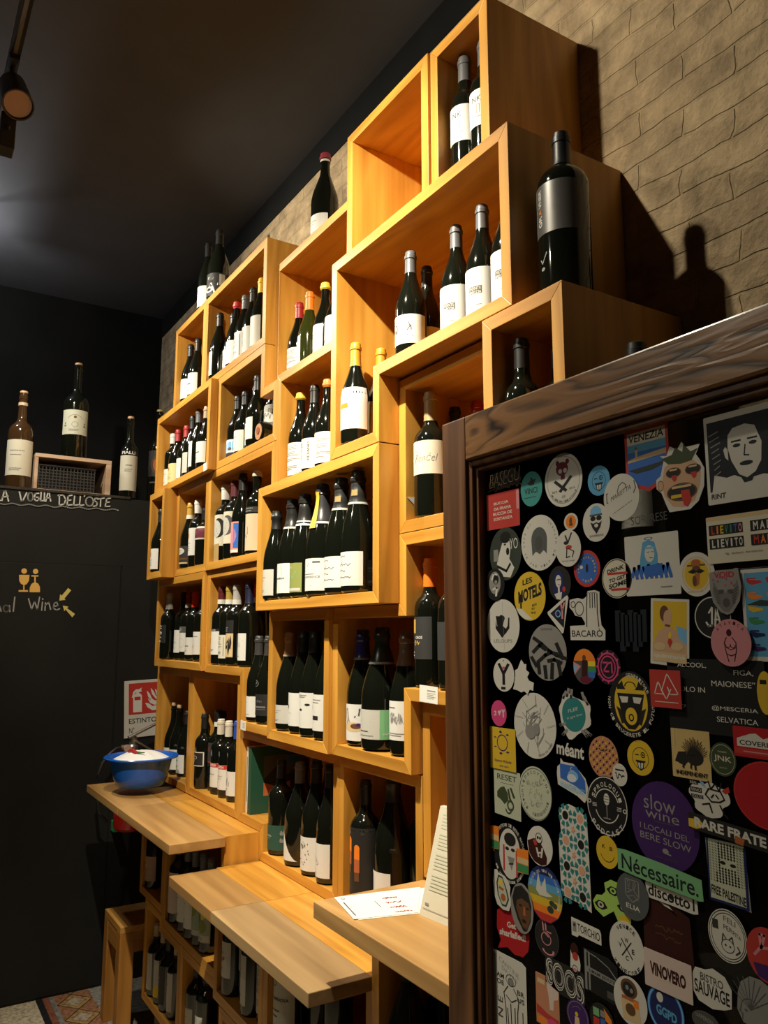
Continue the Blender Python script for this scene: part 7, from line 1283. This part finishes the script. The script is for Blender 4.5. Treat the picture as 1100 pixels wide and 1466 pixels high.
def d(P):
    for j in range(4):
        for i in range(2):
            cu, cv = -.48 + i * .96, .76 - j * .50
            P.ell(cu, cv, .20, .09, 'salmon' if (i + j) % 2 else 'black', 8)
            for k in range(8):
                a = R(45 * k + 22); ca, sa = math.cos(a), math.sin(a); P.poly([(cu + .26 * ca - .07 * sa, cv + (.26 * sa + .07 * ca) * .5), (cu + .46 * ca - .12 * sa, cv + (.46 * sa + .12 * ca) * .5), (cu + .46 * ca + .12 * sa, cv + (.46 * sa - .12 * ca) * .5), (cu + .26 * ca + .07 * sa, cv + (.26 * sa - .07 * ca) * .5)], 'teal', k == 0)
    for j in range(3): P.poly([(.0 + .16 * math.cos(R(36 * k)) * (1 if k % 2 == 0 else .5), .51 - j * .5 + .09 * math.sin(R(36 * k)) * (1 if k % 2 == 0 else .5)) for k in range(10)], 'salmon')
stk('tiles', [(-.9, .86), (-.25, 1), (.35, .95), (.9, .8), (.95, .3), (1, -.98), (.1, -.88), (-.9, -.84), (-.98, .2), (-.8, .4)], 'dwhite', 'tall white-edged sticker of green and pink Moorish star tiles', d, 0)
def d(P): P.text('K', -.30, .32, .28, .24, 'black', bold=.03); P.text('B', .36, .26, .26, .24, 'black', bold=.03); P.ring(.02, .05, .68, .66, .07, 'black', 200, 340)
stk('kb', 'c', 'mustard', 'small yellow smiling face whose eyes are two letters', d, 1)
def d(P): P.text('N\u00e9cessaire.', 0, .0, 1.80, 1.25, 'ink', bold=.012, slope=-.22)
stk('necess', [(-1, 1.15), (-.8, 1.2), (.1, .95), (.98, .55), (1, -1.0), (.9, -1.1), (-.2, -.85), (-1, -.55)], 'mint', 'long green sloping sticker with one dark serif word', d, 3)
def d(P):
    for k, c in enumerate(('navy', 'blue', 'lblue', 'olive', 'mustard', 'orange', 'red')):
        lo_, hi_ = .93 - .27 * (k + 1), .93 - .27 * k
        P.poly([(-math.sqrt(max(0, 1 - hi_ ** 2)) * .97, hi_ - .0), (math.sqrt(max(0, 1 - hi_ ** 2)) * .97, hi_), (math.sqrt(max(0, 1 - lo_ ** 2)) * .97, lo_), (-math.sqrt(max(0, 1 - lo_ ** 2)) * .97, lo_)], c)
    P.poly([(-.5, .05), (-.35, .7), (-.2, .2), (.05, .6), (.1, .1), (.45, .0), (.1, -.08), (-.3, -.1)], 'dwhite'); P.ell(.4, -.25, .16, .10, 'dgreen'); P.ell(.3, -.48, .18, .13, 'dgreen'); P.ell(.55, -.3, .14, .10, 'olivec'); P.ringtext('METTETE DEL VINO NEI VOSTRI CANNONI', .80, .82, 70, 200, .12, 'dwhite', False, .01)
stk('dove', 'c', 'navy', 'round rainbow-striped sticker with a white dove and vine leaves', d, 1)
def d(P): P.poly([(-.35, .75), (.1, .72), (.55, .1), (.75, -.35), (.45, -.8), (.0, -.82), (-.45, -.3), (-.55, .3)], 'dgreen'); P.poly([(-.28, .65), (.08, .62), (.45, .05), (.6, -.35), (.38, -.7), (.02, -.72), (-.35, -.28), (-.42, .3)], 'sageg'); P.ell(.14, -.36, .25, .20, 'rust'); P.ell(-.12, .38, .22, .14, 'yellow'); P.line([(-.2, .1), (.1, .05)], .14, 'rust', .5)
stk('avo', [(-.75, .95), (-.5, 1), (-.3, .85), (.3, .8), (.7, .6), (.9, .3), (.85, .0), (.98, -.5), (.7, -.95), (.1, -1), (-.5, -.85), (-.8, -.4), (-.9, .3)], 'dwhite', 'white cut-out sticker of an avocado half', d, 2)
def d(P): P.text('Get', -.05, .28, .52, .26, 'dwhite', bold=.035, slope=.12); P.text('sharlafied!', .0, -.10, 1.55, .30, 'dwhite', bold=.035, slope=.12)
stk('shar', [(-.9, .7), (-.5, .98), (.3, .9), (.85, .7), (1, .1), (.9, -.5), (.6, -.85), (.1, -.92), (-.3, -.75), (-.9, -.98), (-.7, -.55), (-.95, -.1)], 'crimson', 'red speech bubble sticker with two white serif words', d, 0)
def d(P): P.poly([(-.85, .3), (-.6, .75), (.0, .92), (.6, .7), (.85, .2), (.75, -.4), (.4, -.85), (.1, -.9), (-.4, -.5), (-.75, .0)], 'dark'); P.poly([(-.45, .25), (.0, .4), (.6, .3), (.78, .0), (.68, -.4), (.4, -.78), (.05, -.72), (-.3, -.35), (-.5, -.05)], 'brown'); P.ell(-.12, .1, .14, .05, 'dark'); P.ell(.5, .06, .13, .05, 'dark'); P.poly([(.15, .1), (.28, .1), (.32, -.25), (.1, -.25)], 'rust'); P.ell(.18, -.48, .2, .07, 'dkmar')
stk('boy', 'c', 'mgrey', 'dark oval photo sticker of a boy with a blank look', d, 3)
def d(P):
    for u, v in ((.10, .50), (-.58, -.36), (.62, -.12)): P.poly([(u - .34, v), (u - .1, v + .20), (u + .2, v + .18), (u + .36, v - .06), (u + .1, v - .22), (u - .18, v - .18)], 'black'); P.ell(u, v, .16, .15, 'neon' if v > 0 else 'sageg'); P.ell(u, v, .07, .07, 'black')
    P.poly([(.3, -.6), (.9, -.4), (.9, -.75), (.6, -.95)], 'mustard')
stk('eyes', [(-.3, .35), (-.35, .75), (.0, 1), (.45, .95), (.65, .6), (.5, .2), (.75, .05), (1, -.25), (.95, -.75), (.65, -1), (.3, -.85), (.1, -.45), (-.15, -.65), (-.45, -.9), (-.9, -.65), (-1, -.3), (-.8, .05), (-.5, .12)], 'neon', 'bright green three-lobed sticker with three staring eyes', d, 0)
def d(P): P.line([(-.4, .68), (-.4, .0), (.0, -.26), (.40, .0), (.40, .68), (-.4, .68)], .04, 'lgrey', .7); P.text('HO', -.2, .45, .2, .4, 'lgrey', rot=90); P.line([(-.3, .1), (.05, .3), (.1, .6), (.25, .6), (.1, .25), (.35, .05)], .035, 'lgrey', .7); P.line([(-.25, -.05), (.1, .05), (.35, -.12)], .03, 'lgrey', .7); P.text('ELIA', .02, -.46, .85, .20, 'dwhite', bold=.01, slope=-.06); P.text('dolce vita', .05, -.7, .7, .07, 'grey')
stk('elia', 'c', 'slate', 'dark slate round sticker with a thin shield crest and four letters', d, 2)
def d(P): P.text('discotto1', 0, .0, 1.76, 1.15, 'black', bold=.02, slope=-.10); P.ell(.02, .0, .10, .28, 'black')
stk('disco', [(-1, .6), (-.85, 1.05), (-.3, .9), (.4, .95), (.98, .6), (1, -.8), (.8, -.95), (.0, -.8), (-.9, -.75)], 'dwhite', 'white cut-out sticker with one sloping lower-case black word', d, 1)
def d(P):
    P.rect(-.9, .85, -.92, .95, 'sageg')
    for j in range(15):
        for i in range(12):
            u, v = -.80 + i * .145, .86 - j * .085
            if .15 < v < .42 and -.35 < u < .45: continue
            if abs(u) < .42 + .2 * (v < 0) * .6: P.poly([(u, v + .045), (u + .06, v), (u, v - .045), (u - .06, v)], 'black', not (i or j))
            else: P.poly([(u - .06, v + .03), (u + .02, v + .01), (u + .06, v - .03), (u - .02, v - .01)], 'black', False)
    P.ell(-.2, .28, .14, .055, 'black'); P.ell(.28, .26, .14, .055, 'black'); P.text('FREE PALESTINE', -.02, -.68, 1.62, .28, 'dark', bold=.03, slope=-.08); P.rect(-.95, -.87, -.95, .95, 'navy'); P.rect(.80, .92, -.95, .9, 'navy'); P.rect(-.9, .9, -.98, -.90, 'navy')
stk('keff', [(-1, .95), (.8, .98), (.9, .6), (1, -1), (-.9, -.86)], 'lgrey', 'rectangular sticker of eyes looking out of a chequered scarf', d, 1)
def d(P): P.ringtext('VENICE', .80, .80, 90, 85, .20, 'black', False, .03); P.ringtext('WINECORE', .94, .94, 270, 105, .19, 'black', True, .03); P.line([(-.28, .28), (.32, -.36)], .045, 'black', .7); P.line([(.28, .26), (-.26, -.34)], .045, 'black', .7); P.text('W', .02, .28, .22, .18, 'black', bold=.02); P.text('V', -.36, .04, .20, .18, 'black', bold=.02); P.text('E', .38, -.06, .16, .18, 'black', bold=.02); P.text('C', .02, -.38, .18, .18, 'black', bold=.02)
stk('venice', 'c', 'dwhite', 'white round sticker with four letters in a cross of lines', d, 1)
def d(P): P.poly([(-.3, .96), (.1, .90), (.45, .62), (.25, .78), (-.1, .86)], 'dwhite'); squiggle(P, -.5, .6, .1, .1, 'brown', 14, .04, 3); squiggle(P, -.5, .5, -.2, .08, 'brown', 14, .03, 5)
stk('maroonr', [(-.6, 1), (.2, .98), (.9, .7), (1, -1), (-1, -.9), (-1, .4)], 'dkmar', 'large very dark red sticker with a white arc at its top', d, 0)
def d(P): P.text('VINOVERO', .0, .02, 1.5, .70, 'dkmar', bold=.05, slope=-.04); P.rect(-.4, .3, -.45, -.42, 'tan')
stk('vinov', 'r', 'pinkwhite', 'pale pink slanted card with one fat dark red word', d, 2)
def d(P): P.ring(.0, .0, .96, .96, .04, 'dgreen'); P.ring(.02, .0, .86, .86, .04, 'dgreen'); P.text('FELI', .15, .58, .6, .20, 'dgreen', slope=-.2); P.text('PER', .05, .28, .45, .18, 'dgreen', slope=-.2); P.text('PITA', .50, .12, .4, .16, 'dgreen', slope=-.4); P.rect(-.75, -.45, .15, .50, 'dgreen'); P.ring(.0, -.38, .34, .26, .10, 'dgreen'); P.line([(-.28, -.22), (-.22, .04), (-.08, -.12)], .04, 'dgreen', .75); P.line([(.08, -.12), (.24, .0), (.28, -.22)], .04, 'dgreen', .75); P.ell(-.12, -.36, .05, .04, 'dgreen'); P.ell(.12, -.38, .05, .04, 'dgreen'); P.line([(.4, -.6), (.6, -.45), (.5, -.3)], .05, 'dgreen', .75)
stk('feli', 'c', 'dwhite', 'white round sticker with a drawn cat face and thin capitals', d, 0)
def d(P): P.poly([(-.7, -.4), (.9, -.3), (.7, -.8), (.1, -.98), (-.5, -.85)], 'violet'); P.line([(-.6, -.1), (-.2, .3), (-.05, .7), (-.3, .7), (-.25, .2), (.2, .3)], .10, 'blush', .75); P.line([(.4, -.2), (.8, -.1)], .1, 'blush', .75)
stk('purr', 'c', 'cardred', 'red to purple round sticker at the right edge with a pink brush letter', d, 1)
def d(P): P.text('BISTRO', .02, .38, 1.15, .40, 'dgrey', bold=.02, slope=-.06); P.text('SAUVAGE', .0, -.18, 1.75, .66, 'black', bold=.02, slope=-.06)
stk('bistro', [(-1, .3), (-.8, .75), (-.3, .8), (.1, 1), (.7, .8), (1, .3), (.95, -.6), (.6, -.8), (.0, -1), (-.7, -.85), (-1, -.4)], 'dwhite', 'white cut-out sticker with a two-word shaggy bar name', d, 1)
def d(P):
    for k in range(9): a = R(150 - 15 * k); P.line([(-.25, -.35), (-.25 + 1.25 * math.cos(a), -.35 + 1.28 * math.sin(a))], .03, 'grey', .75)
    P.ring(-.25, -.4, .55, .48, .05, 'grey', 30, 170); P.line([(-.75, -.3), (-.85, -.55), (-.7, -.6), (-.72, -.85)], .03, 'grey', .75); P.ell(-.5, -.42, .08, .04, 'grey')
stk('feather', [(-.9, .2), (-.7, .65), (-.2, .98), (.4, 1), (1, .8), (1, -1), (-.2, -1), (-.7, -.95), (-1, -.5)], 'lgrey', 'pale grey cut-out sticker of a profile in a feather headdress', d, 0)
def d(P): P.ring(0, 0, .96, .96, .08, 'sky'); P.ell(0, 0, .84, .86, 'navy'); P.ell(-.28, .45, .18, .20, 'dwhite'); P.text('GGPD', .05, -.1, 1.1, .40, 'lblue', bold=.04, slope=-.1)
stk('ggpd', 'c', 'blue', 'blue round sticker with a white moon and glowing letters', d, 1)
def d(P): P.ell(-.05, .50, .50, .40, 'brown'); P.ell(-.08, .46, .36, .30, 'dark'); P.ell(-.16, .52, .10, .10, 'lgrey'); P.ell(.1, .45, .10, .10, 'lgrey'); P.rect(-.5, .5, -.02, .14, 'rust'); P.poly([(-.55, .0), (.5, .0), (.62, -.8), (-.45, -.85)], 'tan'); P.ell(.0, -.35, .3, .25, 'brown'); P.rect(.2, .5, -.2, .1, 'orange')
stk('astro', 'c', 'dwhite', 'white round sticker with a brown space-suited figure', d, 2)
def d(P): P.ring(0, 0, .98, .98, .03, 'dgrey'); P.line([(-.35, .95), (-.25, .3), (.15, .1)], .07, 'blush', .6); P.line([(-.1, .9), (-.05, .35), (.35, .35)], .07, 'blush', .6); P.ring(-.05, -.05, .42, .34, .14, 'blush'); P.ell(-.1, -.05, .16, .12, 'dark'); P.ring(.1, -.62, .5, .24, .3, 'blush', 180, 380)
stk('goat', 'c', 'dark', 'black round sticker with a pinkish line-drawn goat', d, 0)
def d(P): P.text('TORCHIO', .16, .05, 1.5, .90, 'black', bold=.01, slope=-.1); P.rect(-.92, -.66, -.5, .6, 'lgrey'); P.rect(-.86, -.72, .1, .4, 'dark')
stk('torch', [(-1, 1), (.9, .8), (1, .4), (1, -.8), (-.5, -.7), (-.6, -1), (-1, -1)], 'dwhite', 'white tag-shaped sticker with one black old-style word', d, 1)
def d(P): P.ell(.0, .60, .7, .34, 'dkmar'); P.ell(.1, .30, .5, .2, 'cardred'); P.ring(.0, -.35, .55, .24, .18, 'dgrey'); P.ell(.0, -.35, .3, .1, 'blush'); P.ring(.1, -.8, .5, .14, .25, 'dgrey')
stk('torchfig', blob(41, 30, .14), 'dwhite', 'small white cut-out of a dark-haired figure hanging under the tag-shaped sticker', d, 0)
def d(P): P.text('SOOS', 0, 0, 1.9, 1.7, 'dwhite', bold=.05, slope=-.12); P.text('SOOS', 0, 0, 1.82, 1.56, 'dark', bold=.03, slope=-.12); P.text('SOOS', 0, 0, 1.74, 1.40, 'dwhite', bold=.008, slope=-.12); P.text('SOOS', 0, 0, 1.66, 1.26, 'dark', bold=-.012, slope=-.12)
stk('soos', 's', 'dark', 'dark sticker with three fat white-outlined rounded letters', d, 0)
def d(P): P.rect(-.95, -.82, -.9, .95, 'lgrey'); P.rect(-.72, -.62, -.85, .85, 'lgrey'); P.line([(-.9, .9), (-.2, .8), (.5, .55), (.9, .2)], .05, 'lgrey', .7); P.poly([(-.85, .22), (.95, .10), (.95, -.16), (-.85, -.06)], 'lgrey'); P.text('UMAMI BEVUTE', .08, .02, 1.5, .15, 'dark', bold=.02, slope=-.06); P.rect(.35, .8, -.82, -.5, 'dgrey')
stk('fblack', [(-1, 1), (.5, 1), (1, .75), (1, -1), (-1, -.9)], 'black', 'black sticker with a worn pale band of capitals', d, 1)
def d(P):
    P.rect(-1, -.80, -.98, .92, 'mgrey'); P.text('CANTINE', -.02, .72, 1.2, .12, 'lgrey', slope=-.2); P.text('DA VINI', .0, .56, .9, .11, 'lgrey', slope=-.2); P.text('AM', -.56, .42, .45, .12, 'dark', bold=.02); P.text('OE', -.56, .26, .45, .12, 'dark', bold=.02); P.text('BR', .66, .22, .42, .12, 'dark', bold=.02); P.text('US', .66, .05, .42, .12, 'dark', bold=.02)
    P.ring(.08, .42, .30, .14, .10, 'dark'); P.ell(.08, .38, .17, .10, 'lgrey'); P.ring(.08, .38, .17, .10, .15, 'dark')
    for pts in ([(-.1, .25), (-.35, .05), (-.25, -.3), (-.2, -.95)], [(.25, .25), (.55, .05), (.45, -.3), (.45, -.95)], [(-.2, .0), (.1, -.1), (.4, .02)], [(.05, -.15), (.1, -.95)], [(-.15, -.3), (-.05, -.9)], [(.3, -.2), (.3, -.9)]): P.line(pts, .022, 'dark', .45)
    P.text('N E', -.58, -.35, .3, .5, 'dgrey', rot=90); P.rect(.74, .78, -.6, -.2, 'dark')
stk('saint', [(-1, 1), (.75, 1), (1, .93), (1, -1), (-1, -1)], 'dwhite', 'tall white card with a line-drawn haloed saint in the bottom left corner', d, 1)
def d(P): P.poly([(-.1, .80), (.98, .62), (.9, .30), (.55, .2), (.5, -.2), (.2, -.25), (.1, .3)], 'pinkwhite'); P.poly([(-.95, -.25), (.0, -.45), (.95, -.5), (.95, -.75), (-.95, -.6)], 'cardred'); P.ell(.4, -.75, .4, .18, 'hotpink'); P.ell(-.5, -.82, .4, .14, 'orange'); P.rect(-.85, -.2, .62, .80, 'tan')
stk('orangec', 'r', 'coppr', 'orange upright card with a pale dripping shape', d, 0)
def d(P): P.ring(0, 0, .9, .9, .04, 'mgrey'); P.ell(-.1, .1, .14, .14, 'mustard'); P.poly([(-.25, -.05), (.1, -.05), (.2, -.6), (-.3, -.6)], 'tan'); P.ring(0, 0, .6, .6, .04, 'lgrey', 60, 140)
stk('darkc', 'c', 'violet', 'dark violet round sticker with a small gold figure at the bottom edge', d, 1)
def d(P): P.rect(-.7, -.2, .1, .6, 'mint'); P.rect(-.7, -.2, -.5, .0, 'red'); P.rect(-.1, .3, -.5, .1, 'blue'); P.poly([(.2, .8), (.8, .3), (.9, -.2), (.3, .1)], 'orange'); P.rect(-.1, .3, .2, .6, 'lgrey')
stk('multi', 'c', 'dark', 'dark round sticker with coloured blocks at the bottom edge', d, 2)
stk('textc', 'c', 'dgrey', 'dark grey round sticker with pale words cut by the bottom edge', lambda P: (P.text('UAPERON', -.1, .35, 1.2, .4, 'lgrey', bold=.02, slope=-.2),), 0)
letter_stk('sorp', 'SORPRESE', 'dgrey', 'row of faint dark grey capitals on the bare pane under the pennant', 0, 0, .12)
def d(P):
    for k in range(7): P.line([(-.85 + .28 * k, .75 - .1 * (k % 3)), (-.88 + .28 * k, -.4 - .2 * ((k * 5) % 3))], .22, 'ink', .6)
x, z, hw, hh = STK['smear']; P = Print(); d(P)
o = link('marker_scribble', P.mesh('marker_scribble', lambda u, v, n: (u * hw, -.0002, v * hh))); tag(o, 'black marker scribble dripping on the bare pane beside the bald man card', 'scribble'); o.location = (x, GY - .0002, H + z)
